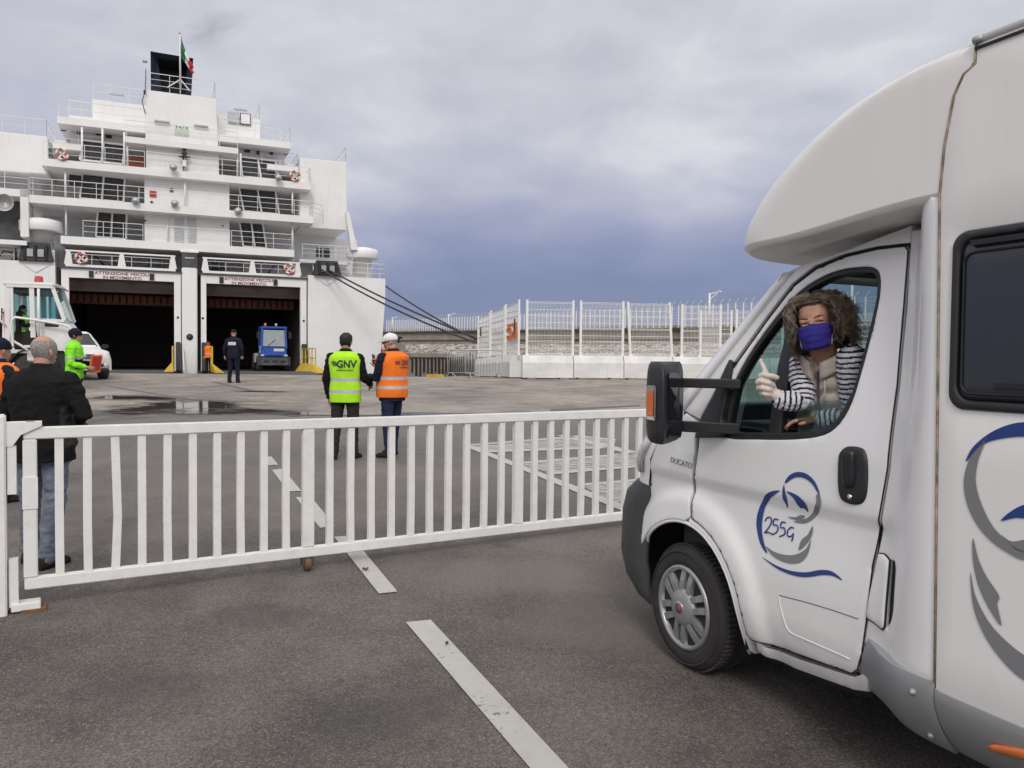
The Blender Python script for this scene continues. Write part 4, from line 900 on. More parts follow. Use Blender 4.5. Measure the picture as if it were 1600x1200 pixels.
mb = MB(); a, z = tx(14, 495); mb.tube([(tx(12, 450)[0], -W2-.1, tx(12, 450)[1]), (tx(12, 500)[0], -W2-.1, tx(12, 500)[1]), (tx(20, 508)[0], -W2-.1, tx(20, 508)[1])], .035, 'truck_white', 8); mb.build('grab_bar', None, tt)
mb = MB(); a, z = tx(70, 440); mb.lathe([(.0, .30), (.10, .28), (.12, .08), (.12, .0)], (a, -W2+.15, z-.12), 'red', 16); mb.lathe([(.13, .0), (.13, -.05), (.05, -.06)], (a, -W2+.15, z-.12), 'dark', 12); mb.build('beacon', None, tt)
mb = MB(); mb.tube([(xf, -W2+.05, zt-.02), (tx(112, 452)[0], -W2, tx(112, 452)[1]), (tx(118, 455)[0], -W2, tx(118, 455)[1])], .018, 'black', 6); mb.build('mirror_arm', None, tt)
mb = MB(); a, z = tx(42, 475); mb.box((a, W2-.05, z), (.06, .22, .40), 'black', bevel=.03, mtx=Matrix.Rotation(R_(-12), 3, 'Y')); mb.build('mirror', None, tt)
mb = MB(); 
for i in range(4): mb.tube([(tx(2)[0], -.4+.1*i, 1.2), (tx(4)[0], -.45+.1*i, 2.0+.1*i), (tx(12)[0], -.4+.1*i, 2.2), (tx(14)[0], -.4+.1*i, 1.4)], .03, 'red' if i < 2 else 'black', 6)
mb.build('air_line', None, tt)
for x, r in ((tx(62)[0], .52), (tx(-30)[0], .52)):
    for y in (-.62, .62): road_wheel(tt, x, y, .52, r, .34)
mb = MB()
for y in (-.62, .62): mb.loft([[(tx(62)[0]+.66*math.cos(t_), y-.2, .52+.66*math.sin(t_)), (tx(62)[0]+.66*math.cos(t_), y+.2, .52+.66*math.sin(t_)), (tx(62)[0]+.62*math.cos(t_), y+.2, .52+.62*math.sin(t_)), (tx(62)[0]+.62*math.cos(t_), y-.2, .52+.62*math.sin(t_))] for t_ in [R_(10+160*i/10) for i in range(11)]], 'rubber')
mb.build('mudguard', None, tt)
# pickup facing the viewer
PP = gpt(128, 594); PF = Frame((PP.x, PP.y, gz(PP.x, PP.y)), (.66, -.75))
pk = thing('pickup_truck', 'white pickup truck facing the camera behind the green jacketed worker', 'pickup', PF.o, PF.rot)
def sect(x, zt_, zb2, wt_, wb_): return [(x, -wb_, zb2), (x, -wb_, zb2+(zt_-zb2)*.5), (x, -wt_*1.0, zt_-.04), (x, -wt_+.10, zt_), (x, wt_-.10, zt_), (x, wt_, zt_-.04), (x, wb_, zb2+(zt_-zb2)*.5), (x, wb_, zb2)]
mb = MB(); mb.loft([sect(.40, .78, .42, .62, .70), sect(.34, .92, .40, .74, .82), sect(.2, 1.02, .38, .80, .88), sect(-.9, 1.10, .38, .84, .89), sect(-1.1, 1.12, .38, .85, .89), sect(-4.5, 1.12, .4, .86, .89)], 'truck_white'); mb.build('body', None, pk)
mb = MB(); mb.loft([sect(-.95, 1.14, 1.06, .80, .84), sect(-1.55, 1.66, 1.06, .64, .84), sect(-1.75, 1.70, 1.06, .64, .84), sect(-2.9, 1.68, 1.06, .64, .84), sect(-3.2, 1.12, 1.06, .78, .84)], 'truck_white', smooth=False); cb = mb.build('cabin', None, pk)
pane('windscreen', [(-.985, -.74, 1.17), (-.985, .74, 1.17), (-1.50, .58, 1.62), (-1.50, -.58, 1.62)], M['glass_dark'], pk, -.03)
for s in (-1, 1): pane('side_window', [(-1.25, s*.85, 1.16), (-2.8, s*.85, 1.16), (-2.7, s*.69, 1.6), (-1.7, s*.69, 1.6)], M['glass_dark'], pk, .03 if s < 0 else -.03)
mb = MB(); mb.box((.39, 0, .80), (.06, .62, .17), 'dark', bevel=.02)
for z in (.76, .82): mb.box((.425, 0, z), (.02, .56, .018), 'steel')
mb.lathe([(0, .03), (.06, .03), (.065, .0)], (.40, 0, .82), 'steel', 14, 'X'); mb.build('grille', None, pk)
for s in (-1, 1):
    mb = MB(); mb.loft([[(.41-.0, s*.36, .74), (.41, s*.36, .86), (.30, s*.78, .92), (.30, s*.80, .80)], [(.33, s*.36, .74), (.33, s*.36, .86), (.18, s*.80, .92), (.18, s*.82, .80)]], 'lamp_glass', smooth=False); mb.build('headlight', None, pk)
    mb = MB(); mb.box((-1.05, s*1.0, 1.17), (.12, .22, .16), 'dark', bevel=.03); mb.build('wing_mirror', None, pk)
    mb = MB(); mb.lathe([(0, .02), (.06, .02), (.075, .0)], (.41, s*.64, .52), 'lamp_glass', 12, 'X'); mb.build('fog_lamp', None, pk)
mb = MB(); mb.loft([[(.46-.10*abs(y)/.8, y, z) for z in (.34, .38, .60, .64)] for y in (-.84, -.5, 0, .5, .84)], 'truck_white', closed=False, caps=False); mb.box((.36, 0, .52), (.14, 1.2, .16), 'dark', bevel=.03); mb.box((.3, 0, .36), (.3, 1.5, .12), 'dark', bevel=.03); mb.build('bumper', None, pk)
mb = MB(); mb.box((.475, .1, .615), (.015, .52, .115), 'plate'); mb.build('number_plate', None, pk)
for x in (-.45, -3.5):
    for y in (-.78, .78): road_wheel(pk, x, y, .36, .36, .25, 'galv')
# blue terminal tractor in the right-hand doorway
BP = at(428, 580, 49.5); BFr = Frame((BP.x, BP.y, SH.o.z+FL+.02), (.40, -.916))
bt = thing('blue_tractor', 'blue terminal tractor driving out of the right loading door', 'tractor unit', BFr.o, BFr.rot)
mb = MB(); mb.box((-.75, 0, 1.2), (1.5, 1.55, .62), 'truck_blue', bevel=.05); mb.bar((0.02, -.74, 1.4), (-.10, -.70, 2.62), .10, .1, 'truck_blue'); mb.bar((0.02, .74, 1.4), (-.10, .70, 2.62), .10, .1, 'truck_blue')
for y in (-.72, .72): mb.bar((-.75, y, 1.4), (-.75, y, 2.62), .08, .08, 'truck_blue'); mb.bar((-1.42, y, 1.4), (-1.42, y, 2.62), .1, .1, 'truck_blue'); mb.bar((-.1, y, 2.6), (-1.42, y, 2.6), .1, .1, 'truck_blue')
mb.box((-.76, 0, 2.68), (1.5, 1.6, .14), 'truck_blue', bevel=.04); mb.box((-1.44, 0, 2.0), (.06, 1.4, 1.2), 'truck_blue'); mb.build('cab', None, bt)
pane('windscreen', [(.035, -.66, 1.52), (.035, .66, 1.52), (-.055, .62, 2.52), (-.055, -.62, 2.52)], mat('screen_pale', (.30, .34, .36), .12), bt, .02)
for y in (-.735, .735):
    pane('side_window', [(-.08, y, 1.55), (-.70, y, 1.55), (-.72, y, 2.52), (-.16, y, 2.52)], M['glass_dark'], bt, .02 if y < 0 else -.02); pane('side_window', [(-.8, y, 1.55), (-1.36, y, 1.55), (-1.36, y, 2.52), (-.8, y, 2.52)], M['glass_dark'], bt, .02 if y < 0 else -.02)
mb = MB(); mb.bar((.06, -.35, 1.55), (.02, .1, 1.95), .03, .03, 'dark'); mb.build('wiper', None, bt)
mb = MB(); mb.loft([[(x, y, z) for z in (.36, .42, .78, .84)] for x, y in ((-.1, -1.0), (.30, -.96), (.42, -.7), (.44, 0), (.42, .7), (.30, .96), (-.1, 1.0))], 'steel_dark', closed=False, caps=False); mb.box((.12, 0, .6), (.5, 1.7, .42), 'dark')
for y in (-.5, 0, .5): mb.box((.445, y, .60), (.02, .3, .10), 'black')
mb.build('bumper', None, bt)
mb = MB(); mb.box((.06, 0, .98), (.14, 1.6, .18), 'truck_blue', bevel=.03); mb.box((.14, 0, .97), (.02, .9, .05), 'dark'); mb.build('front_panel', None, bt)
for y in (-.7, .7):
    mb = MB(); mb.box((.13, y, .96), (.06, .2, .12), 'lamp_glass', bevel=.02); mb.build('headlight', None, bt)
mb = MB(); mb.box((.015, .30, 1.30), (.02, .62, .16), 'plate'); mb.build('number_plate', None, bt)
mb = MB(); mx = Matrix.Translation((.03, -.0, 1.3)); mb.box((-.5, -.785, 1.32), (.62, .02, .42), 'plate'); mb.box((-.5, -.798, 1.32), (.36, .01, .2), 'steel'); mb.build('side_plate', None, bt)
for y in (-.45, .2):
    mb = MB(); mb.lathe([(.0, .22), (.07, .2), (.08, 0)], (-.6, y, 2.75), 'orange' if y < 0 else 'galv', 12); mb.build('beacon', None, bt)
for y in (-.95, .95):
    mb = MB(); mb.box((.12, y, 2.2), (.10, .18, .42), 'black', bevel=.03); mb.bar((.0, y*.78, 2.5), (.12, y, 2.4), .03, .03, 'black'); mb.build('mirror', None, bt)
mb = MB(); mb.box((-2.6, 0, .85), (3.2, 1.0, .3), 'steel_dark'); mb.box((-2.0, .75, .8), (.8, .5, .6), 'steel_dark', bevel=.04); mb.box((-2.0, -.75, .8), (.8, .5, .6), 'galv', bevel=.04); mb.build('chassis', None, bt)
for x in (-.35, -3.0):
    for y in (-.82, .82): road_wheel(bt, x, y, .46, .46, .32)
# ------------------------------------------------------------------ people
M['skin'] = mat('skin', (.46, .25, .17), .55, var=.10, vs=14); M['skin_tan'] = mat('skin_tan', (.36, .18, .11), .55, var=.12, vs=14)
def cloth(name, c, var=.14): M[name] = mat(name, c, .88, var=var, vs=11, bump=.35, bs=180, spec=.2)
cloth('jacket_black', (.009, .009, .010)); cloth('jacket_panel', (.035, .036, .038)); cloth('jeans', (.165, .195, .245), .28); cloth('jeans_dark', (.018, .028, .065), .25); cloth('navy', (.011, .014, .026)); cloth('trouser_grey', (.030, .029, .030))
cloth('hi_green', (.42, .82, .03), .08); cloth('hi_orange', (.92, .20, .025), .08); cloth('jacket_green', (.25, .80, .04), .08); cloth('shoe', (.022, .020, .020)); cloth('cap_white', (.74, .74, .74), .05); cloth('mask_pink', (.72, .56, .54), .05)
M['reflective'] = mat('reflective', (.52, .53, .54), .45, metal=.25, var=.12, vs=20); M['hair_black'] = mat('hair_black', (.010, .009, .009), .6, var=.3, vs=60, bump=.5, bs=140); M['hair_grey'] = mat('hair_grey', (.30, .275, .25), .7, var=.35, vs=60, bump=.5, bs=160)
HEADP = [(.0, .026, .080, -.005), (.022, .042, .088, .025), (.05, .055, .090, .052), (.08, .064, .091, .078), (.11, .071, .092, .092), (.145, .075, .091, .099), (.175, .073, .083, .096), (.20, .062, .064, .080), (.218, .042, .040, .056), (.228, .018, .016, .026)]
def head_ring(t_, grow=0.0, n=22):
    i = 0
    while i < len(HEADP)-2 and HEADP[i+1][0] < t_: i += 1
    a, b = HEADP[i], HEADP[i+1]; f = min(1, max(0, (t_-a[0])/(b[0]-a[0]))); hw, yf, yb = [a[k]+(b[k]-a[k])*f for k in (1, 2, 3)]
    hw += grow; yf += grow; yb += grow
    out = []
    for j in range(n):
        q = 2*PI*j/n; x = hw*math.cos(q); y = (yf if math.sin(q) > 0 else yb)*math.sin(q)
        out.append((x, y))
    return out
class HeadF:
    """chin-level origin, yaw (0 faces +Y, positive turns to -X), nod"""
    def __init__(s, c, yaw=0.0, nod=0.0, k=1.0, roll=0.0): s.c = Vector(c); s.m = Matrix.Rotation(yaw, 3, 'Z') @ Matrix.Rotation(nod, 3, 'X') @ Matrix.Rotation(roll, 3, 'Y'); s.k = k
    def __call__(s, x, y, z): return s.c + s.m @ (Vector((x, y, z))*s.k)
def add_head(mb, H, face=True):
    mb.loft([[H(x, y, z) for x, y in head_ring(z)] for z, *_ in HEADP])
    if face:
        mb.capsule([H(0, .090, .118), H(0, .106, .085), H(0, .110, .070)], [.009*H.k, .012*H.k, .013*H.k], n=10); mb.capsule([H(-.018, .094, .068), H(.018, .094, .068)], [.009*H.k]*2, n=8)
        mb.capsule([H(-.045, .084, .125), H(0, .092, .122), H(.045, .084, .125)], [.008*H.k, .007*H.k, .008*H.k], n=8); mb.capsule([H(-.024, .088, .040), H(0, .093, .041), H(.024, .088, .040)], [.006*H.k, .009*H.k, .006*H.k], n=8)
    for s in (-1, 1):
        mb.capsule([H(s*.074, -.012, .070), H(s*.082, -.018, .095), H(s*.080, -.022, .115)], [.009*H.k, .014*H.k, .013*H.k], n=8, flat=.55)
def add_hand(mb, wr, d, nrm, side, k=1.0, curl=.5, spread=.012, thumb=None, bends=None, m=None):
    """wr wrist, d pointing direction, nrm the way the palm faces, side = +1 if the thumb lies toward d x nrm"""
    wr, d, nrm = Vector(wr), Vector(d).normalized(), Vector(nrm); nrm = (nrm-d*nrm.dot(d)).normalized(); s = d.cross(nrm)*side
    P = lambda a, b, c: wr + (d*a + s*b + nrm*c)*k
    mb.loft([[P(a, w_*math.cos(q), th*math.sin(q)) for q in [2*PI*j/12 for j in range(12)]] for a, w_, th in ((-.02, .024, .020), (.01, .029, .020), (.045, .040, .017), (.085, .043, .015), (.098, .036, .010))], m)
    for i, (b, L) in enumerate(((.030, .072), (.010, .080), (-.011, .075), (-.030, .060))):
        c_ = curl*(1+.12*i); bd = bends[i] if bends else (c_*.5, c_, c_); p = P(.088, b*1.05, 0); an = bd[0]; pts = [p]; rr = [.0108*k]
        for seg, dl in ((.46, bd[1]), (.30, bd[2]), (.24, 0)):
            dirv = (d*math.cos(an)+nrm*math.sin(an)+s*(b*spread*8)).normalized(); p = p+dirv*L*seg*k; pts.append(p); rr.append(rr[-1]*.93); an += dl
        mb.capsule(pts, rr, m, n=8, k=2)
    td = thumb if thumb is not None else (d*.75+s*.62+nrm*.25)
    td = Vector(td).normalized(); p0 = P(.022, .026, .004); p1 = p0+td*.040*k; p2 = p1+(td*.9+d*.25).normalized()*.032*k; p3 = p2+(td*.8+d*.35).normalized()*.024*k
    mb.capsule([p0, p1, p2, p3], [.015*k, .0125*k, .0105*k, .009*k], m, n=8, k=2)
TOR = [(.84, .160, .112), (.92, .172, .120), (1.00, .165, .115), (1.10, .152, .108), (1.22, .165, .115), (1.32, .180, .120), (1.40, .180, .112), (1.45, .135, .090), (1.49, .075, .066), (1.52, .056, .058)]
def tor_at(z):
    for a, b in zip(TOR[:-1], TOR[1:]):
        if z <= b[0]: f = max(0, (z-a[0])/(b[0]-a[0])); return a[1]+(b[1]-a[1])*f, a[2]+(b[2]-a[2])*f
    return TOR[-1][1:]
def ell(hw, hd, n=28, sq=.82):
    return [(hw*math.copysign(abs(math.cos(q))**sq, math.cos(q)), hd*math.copysign(abs(math.sin(q))**sq, math.sin(q))) for q in [2*PI*j/n for j in range(n)]]
def torso(mb, z0, z1, grow=0.0, m=None, widen=(1, 1), zs=None, mfn=None, k=0.0):
    zs = zs or ([z0]+[t_[0] for t_ in TOR if z0+.02 < t_[0] < z1-.02]+[z1])
    mb.loft([[(x, y, z) for x, y in ell((tor_at(z)[0]*widen[0]+grow), (tor_at(z)[1]*widen[1]+grow))] for z in zs], m, mfn=mfn)
JD = dict(hipL=(-.095, 0, .90), hipR=(.095, 0, .90), kneL=(-.11, .02, .50), kneR=(.11, .02, .50), ankL=(-.12, -.01, .09), ankR=(.12, -.01, .09),
          shL=(-.185, -.01, 1.388), shR=(.185, -.01, 1.388), elL=(-.25, -.03, 1.12), elR=(.25, -.03, 1.12), wrL=(-.25, .05, .88), wrR=(.25, .05, .88), footL=0, footR=0)
def figure(label, P, rz, H=1.75, J=None, yaw=0.0, nod=0.0, bulk=(1, 1), skin='skin', voxel=.008, jacket='jacket_black', trousers='jeans', jz=.84, hand_d=None, group=None, shoes='shoe', cuff=.03, jgrow=.024, jmat=None, legs=True, hands=True, handn=None, curl=.55):
    J = {**JD, **(J or {})}; J = {k: (Vector(v) if isinstance(v, tuple) else v) for k, v in J.items()}
    root = thing('person', label, 'person', P, rz, group); root.scale = (H/1.75,)*3
    HF = HeadF((0, .022, 1.512), yaw, nod)
    b = MB(); torso(b, .88, 1.52, 0, widen=bulk); b.capsule([(0, -.015, 1.42), (0, 0, 1.56)], [.060, .056]); add_head(b, HF)
    for s in 'LR':
        b.capsule([J['hip'+s], J['kne'+s], J['ank'+s]], [.082, .055, .038]); f = Matrix.Rotation(J['foot'+s], 3, 'Z')
        b.capsule([J['ank'+s], J['ank'+s]+f @ Vector((0, .08, -.05)), J['ank'+s]+f @ Vector((0, .15, -.06))], [.038, .034, .028])
        b.capsule([J['sh'+s], J['el'+s], J['wr'+s]], [.055, .042, .028])
        d = (hand_d or {}).get(s) or (J['wr'+s]-J['el'+s]); nn = (handn or {}).get(s) or Vector(((1 if s == 'L' else -1)*.8, .6, 0))
        if hands: add_hand(b, J['wr'+s], d, nn, 1 if s == 'L' else -1, curl=curl)
    me = remesh(b, voxel, 3); link_mesh('body', me, [skin], root)
    # trousers
    if legs:
        b = MB(); torso(b, .79, 1.02, .016, widen=bulk)
        for s in 'LR': a_ = J['ank'+s]; kn = J['kne'+s]; b.capsule([J['hip'+s]+Vector((0, 0, .02)), kn.lerp(J['hip'+s], .5), kn, kn.lerp(a_, .5), a_+Vector((0, 0, -.015))], [.105, .090, .074, .066, .066], n=18)
        me = remesh(b, .010, 4); link_mesh('trousers', me, [trousers], root, wrinkle=.0075, wscale=13, wfn=lambda c: 1.5 if c.z < .3 or .42 < c.z < .6 else .8)
        for s in 'LR':
            b = MB(); f = Matrix.Rotation(J['foot'+s], 3, 'Z'); a_ = J['ank'+s]; zb = -a_.z
            b.loft([[a_+f @ Vector((x, y, z)) for x, z in ((-w_, zb+.004), (-w_*1.04, zb+.03), (-w_*.8, zb+h_), (0, zb+h_*1.08), (w_*.8, zb+h_), (w_*1.04, zb+.03), (w_, zb+.004))] for y, w_, h_ in ((-.085, .022, .045), (-.075, .034, .075), (-.02, .040, .105), (.04, .042, .095), (.11, .048, .066), (.17, .042, .05), (.20, .020, .032))], shoes)
            b.build('shoe', None, root)
    # jacket with sleeves
    b = MB(); torso(b, jz, 1.50, jgrow, widen=bulk)
    for s in 'LR':
        sh, el, wr = J['sh'+s], J['el'+s], J['wr'+s]; w2 = wr+(el-wr).normalized()*cuff
        b.capsule([sh+Vector((0, 0, .005)), sh.lerp(el, .5), el, el.lerp(w2, .5), w2], [.076, .068, .060, .052, .046], n=18, k=2)
    b.lathe([(.064, 1.46), (.082, 1.47), (.080, 1.53), (.062, 1.535)], (0, -.012, 0), None, 20)
    me = remesh(b, .010, 4); link_mesh('jacket', me, [jacket] if isinstance(jacket, str) else jacket, root, mfn=jmat, wrinkle=.008, wscale=11, wfn=lambda c: 1.0 if abs(c.x) < .18 else 1.5)
    return root, J, HF
def on_back(mb, bulk, grow, v0):
    """lay flat lettering on the back of the torso"""
    for v in mb.bm.verts:
        if v.index < v0 and v.index >= 0: continue
        hw, hd = tor_at(v.co.z); hw = hw*bulk[0]+grow; hd = hd*bulk[1]+grow; q = min(.98, abs(v.co.x)/hw); v.co.y = -hd*(1-q**(2/.82))**(.82/2) + (v.co.y)
def vest(root, J, base, bulk, z0=.80, bands=((.96, 1.01), (1.10, 1.15)), grow=.05, vert=False, name='vest'):
    zs = sorted({z0, z0+.01, *[q for b_ in bands for q in b_], .88, 1.2, 1.27, 1.33, 1.38})
    zs = [z for z in zs if z >= z0]
    b = MB(); rows = [[(x, y, z) for x, y in ell(tor_at(z)[0]*bulk[0]+grow, tor_at(z)[1]*bulk[1]+grow, 36)] for z in zs]
    for z, hw, hd, cy in ((1.415, .212, .155, -.005), (1.44, .192, .138, -.008), (1.468, .150, .112, -.01), (1.492, .102, .096, -.012)): rows.append([(x*bulk[0], y*bulk[1]+cy, z) for x, y in ell(hw, hd, 36)])
    zall = zs+[1.415, 1.44, 1.468, 1.492]
    def mf(i, j):
        zc = (zall[i]+zall[i+1])/2
        if any(p <= zc <= q for p, q in bands): return 'reflective'
        if vert and j in vert: return 'reflective'
        return base
    rows = [[(x+.006*noise.noise(Vector((x*9, y*9, z*14))), y+(.010 if z < 1.2 else .004)*noise.noise(Vector((x*8+3, y*8, z*12))), z) for x, y, z in r] for r in rows]
    b.loft(rows, None, caps=True, mfn=mf); o = b.build(name, None, root); return o
def hair_cap(root, HF, t0, grow=.010, mname='hair_black', back_only=None, t1=.228, name='hair', amp=.006):
    b = MB(); rows = []; n = 28; ts = [t0(q) if callable(t0) else t0 for q in range(n)]
    for k in range(9):
        row = []
        for j in range(n):
            q = 2*PI*j/n; tb = t0(q) if callable(t0) else t0; tt = tb+(t1-tb)*(k/8)
            gk = grow if t1 > .227 else grow*(1-(k/8)**4)-.002*(k/8)**4
            r = head_ring(tt, gk, n)[j]; nz = amp*noise.noise(Vector((r[0]*40, r[1]*40, tt*40))); rr = math.hypot(*r) or 1
            row.append(HF(r[0]*(1+nz/rr), r[1]*(1+nz/rr), tt+((grow if k == 8 else grow*.5*k/8) if t1 > .227 else 0)))
        rows.append(row)
    b.loft(rows, mname, caps=t1 > .227); return b.build(name, None, root)
def gpos(px, d): p = at(px, 560, d); return Vector((p.x, p.y, gz(p.x, p.y)))

# man in the black jacket at the left, watching the ship
P = gpos(66, 6.0)
r_, J, HF = figure('man in a black hooded jacket and blue jeans watching from behind the gate', P, R_(-4), 1.74, dict(elL=(-.315, .02, 1.13), wrL=(-.10, .19, 1.10), elR=(.315, .02, 1.15), wrR=(.10, .20, 1.06), shL=(-.205, 0, 1.40), shR=(.205, 0, 1.40), ankL=(-.185, .10, .09), ankR=(.07, -.06, .09), kneL=(-.145, .06, .50), kneR=(.095, .0, .50), footL=.25, footR=-.2),
    yaw=-.12, bulk=(1.16, 1.25), jz=.80, jgrow=.034, jacket=['jacket_black', 'jacket_panel'], jmat=lambda c: 1 if (.155 < abs(c.x) < .232 and .9 < c.z < 1.22 and abs(c.y) < .09) else 0, hand_d=dict(L=Vector((1, .2, -.1)), R=Vector((-1, .2, .1))), skin='skin', voxel=.007)
b = MB(); b.loft([[(w_*math.cos(q), -.060-d_*(1 if math.sin(q) < 0 else .25)*abs(math.sin(q))**.8, z+.03*math.sin(q)) for q in [2*PI*j/20 for j in range(20)]] for z, w_, d_ in ((1.33, .06, .075), (1.36, .12, .105), (1.41, .148, .118), (1.455, .130, .105), (1.485, .100, .075))]); me = remesh(b, .008, 3); link_mesh('hood', me, ['jacket_black'], r_, wrinkle=.010, wscale=16)
hair_cap(r_, HeadF(HF.c, -.12), lambda q: .05+.075*max(0, math.sin(q)), .007, 'hair_grey', t1=.200, amp=.0012)
# orange vest at the left edge
P = gpos(-2, 8.2)
r_, J, HF = figure('worker in an orange vest and navy cap cut off by the left edge', P, R_(-35), 1.68, dict(elL=(-.24, .1, 1.14), wrL=(-.1, .3, 1.1), elR=(.25, .02, 1.13), wrR=(.12, .26, 1.02)), jacket='navy', trousers='navy', bulk=(1.08, 1.1), voxel=.010, yaw=.2)
vest(r_, J, 'hi_orange', (1.1, 1.14), bands=((1.04, 1.09),), vert={22, 23, 31, 32})
hair_cap(r_, HeadF(HF.c, .2), lambda q: .12, .016, 'navy', name='cap')
# green jacket worker beside the pickup
P = gpos(116, 14.5)
r_, J, HF = figure('worker in a fluorescent green jacket and dark cap holding an orange folder', P, R_(-70), 1.78, dict(elL=(-.22, .05, 1.13), wrL=(-.16, .27, 1.12), elR=(.24, -.02, 1.12), wrR=(.2, .22, 1.06)), jacket=['jacket_green', 'navy', 'reflective'], trousers='navy', voxel=.010,
    jmat=lambda c: 1 if (1.02 < c.z < 1.2 and c.y > .04 and abs(c.x) < .2) else 2 if 1.2 <= c.z < 1.235 else 0, yaw=.1)
hair_cap(r_, HeadF(HF.c, .1), lambda q: .115 if math.sin(q) > 0 else .06, .016, 'navy', name='cap')
b = MB(); b.loft([[HF(x, y, z) for x, y in ((-.065, .09), (-.05, .15), (0, .17), (.05, .15), (.065, .09))] for z in (.135, .143)], 'navy'); b.build('cap_peak', None, r_)
q = Matrix.Rotation(R_(-70), 3, 'Z') @ Vector((.1, .36, 1.14))
b = MB(); b.box((0, 0, 0), (.03, .22, .32), 'orange', bevel=.004); b.box((.017, 0, .01), (.004, .17, .25), 'red'); o = b.build('folder'); o.location = P+q*1.0; o.rotation_euler = (0, R_(12), R_(-25)); tag(o, 'orange folder held in front of the green jacketed worker', 'folder')
# police officer on the quay, back to the viewer
P = gpos(365, 26.6)
r_, J, HF = figure('police officer in dark navy uniform and cap standing before the right door', P, R_(3), 1.77, dict(elL=(-.29, -.01, 1.13), wrL=(-.31, .06, .89), elR=(.27, -.03, 1.13), wrR=(.27, .04, .9), ankL=(-.14, 0, .09), ankR=(.13, .02, .09)), jacket='navy', trousers='navy', bulk=(1.1, 1.1), voxel=.011)
hair_cap(r_, HF, lambda q: .15, .018, 'navy', name='cap')
b = MB(); v = [(-.11, 1.24), (.11, 1.24), (.11, 1.335), (-.11, 1.335)]; b.box((0, -.172, 1.29), (.24, .012, .10), 'flag_white')
for i in range(6): b.box((-.085+.034*i, -.180, 1.30), (.018, .004, .036), 'reflective')
b.box((0, -.180, 1.262), (.18, .004, .012), 'reflective'); b.build('back_patch', None, r_)
# worker in the yellow green vest: back with GNV lettering
P = gpos(540, 11.15)
bk_ = (1.03, 1.05)
r_, J, HF = figure('worker in a yellow green vest lettered GNV, black hair, back to the camera', P, R_(-3), 1.76, dict(elL=(-.262, -.02, 1.12), wrL=(-.245, .05, .84), shL=(-.195, 0, 1.40), elR=(.255, .03, 1.12), wrR=(.285, .25, 1.04), ankL=(-.155, -.03, .09), kneL=(-.125, .0, .5), ankR=(.105, .03, .09), footL=.5, footR=-.3), jacket='jacket_black', trousers='trouser_grey', bulk=bk_, voxel=.007, skin='skin_tan', yaw=-.05)
vt = vest(r_, J, 'hi_green', bk_, z0=.79, bands=((.915, .965), (1.075, 1.125)), grow=.046)
b = MB(); b.text('GNV', .135, Matrix.Translation((.055, -.013, 1.315)) @ Matrix.Rotation(PI/2, 4, 'X'), 'text_dark', .0, squeeze=.92, bold=.004); 
for k in range(4):
    for i in range(6):
        f0, f1 = i/6, (i+1)/6
        pt = lambda f: Vector((-.160+.022*k*.9+.105*f-.01*k, -.013, 1.35-.017*k+.018*math.sin(f*2.6)-.05*f*f))
        a0, a1 = pt(f0), pt(f1); h_ = .011*(1-.2*f0); b.face([b.bm.verts.new(a0), b.bm.verts.new(a1), b.bm.verts.new(a1-Vector((0, 0, h_))), b.bm.verts.new(a0-Vector((0, 0, h_)))], 'text_dark')
[b.box((-.075+.021*i, -.013, 1.235), (.017, .001, .011), 'text_dark') for i in range(11)]; b.bm.verts.index_update(); on_back(b, bk_, .046, 0); b.build('back_lettering', None, vt, normals=False)
hair_cap(r_, HeadF(HF.c, -.05), lambda q: .035 if math.sin(q) < -.2 else (.085 if math.sin(q) < .35 else .165), .014, 'hair_black', amp=.008)
# older worker in the orange vest with white cap and mask, turned to the left
P = gpos(613, 11.45)
bk_ = (1.14, 1.32)
RZ = R_(64)
r_, J, HF = figure('worker in an orange vest with a white cap and pale mask looking at a phone', P, RZ, 1.76, dict(shL=(-.21, .02, 1.40), elL=(-.25, .10, 1.11), wrL=(-.09, .33, 1.13), shR=(.20, .02, 1.40), elR=(.25, .10, 1.12), wrR=(.045, .30, 1.26), ankL=(-.16, -.07, .09), ankR=(.14, .08, .09), kneL=(-.125, .0, .5), footL=.25, footR=-.2), jacket='navy', trousers='jeans_dark', bulk=bk_, voxel=.007, yaw=.42, nod=-.12,
    hand_d=dict(L=Vector((.25, 1, .15)), R=Vector((-.2, .35, 1))), handn=dict(L=Vector((.3, 0, 1)), R=Vector((-.5, -.8, 0))), curl=.8, skin='skin')
vt = vest(r_, J, 'hi_orange', (bk_[0]*1.01, bk_[1]*1.02), z0=.84, bands=((.96, 1.005), (1.09, 1.135)), grow=.046)
b = MB(); b.text('GNV', .105, Matrix.Translation((.015, -.012, 1.33)) @ Matrix.Rotation(PI/2, 4, 'X'), mat('vest_text', (.12, .05, .05), .7), .0, squeeze=.85, bold=.003); b.box((.0, -.012, 1.265), (.2, .001, .012), 'text_red'); b.box((-.145, -.012, 1.335), (.07, .001, .045), 'text_red'); b.bm.verts.index_update(); on_back(b, (bk_[0]*1.01, bk_[1]*1.02), .048, 0); b.build('back_lettering', None, vt, normals=False)
H2 = HeadF(HF.c, .42, -.12)
hair_cap(r_, H2, lambda q: .05 if math.sin(q) < -.3 else .115, .006, 'hair_grey', amp=.003)
b = MB(); b.loft([[H2(x, y, z+.01) for x, y in head_ring(min(z, .2279), g_)] for z, g_ in ((.118, .012), (.13, .018), (.16, .018), (.19, .017), (.21, .016), (.2279, .012))] + [[H2(x*.2, y*.2, .246) for x, y in head_ring(.2279, .012)]], 'cap_white'); cp = b.build('cap', None, r_)
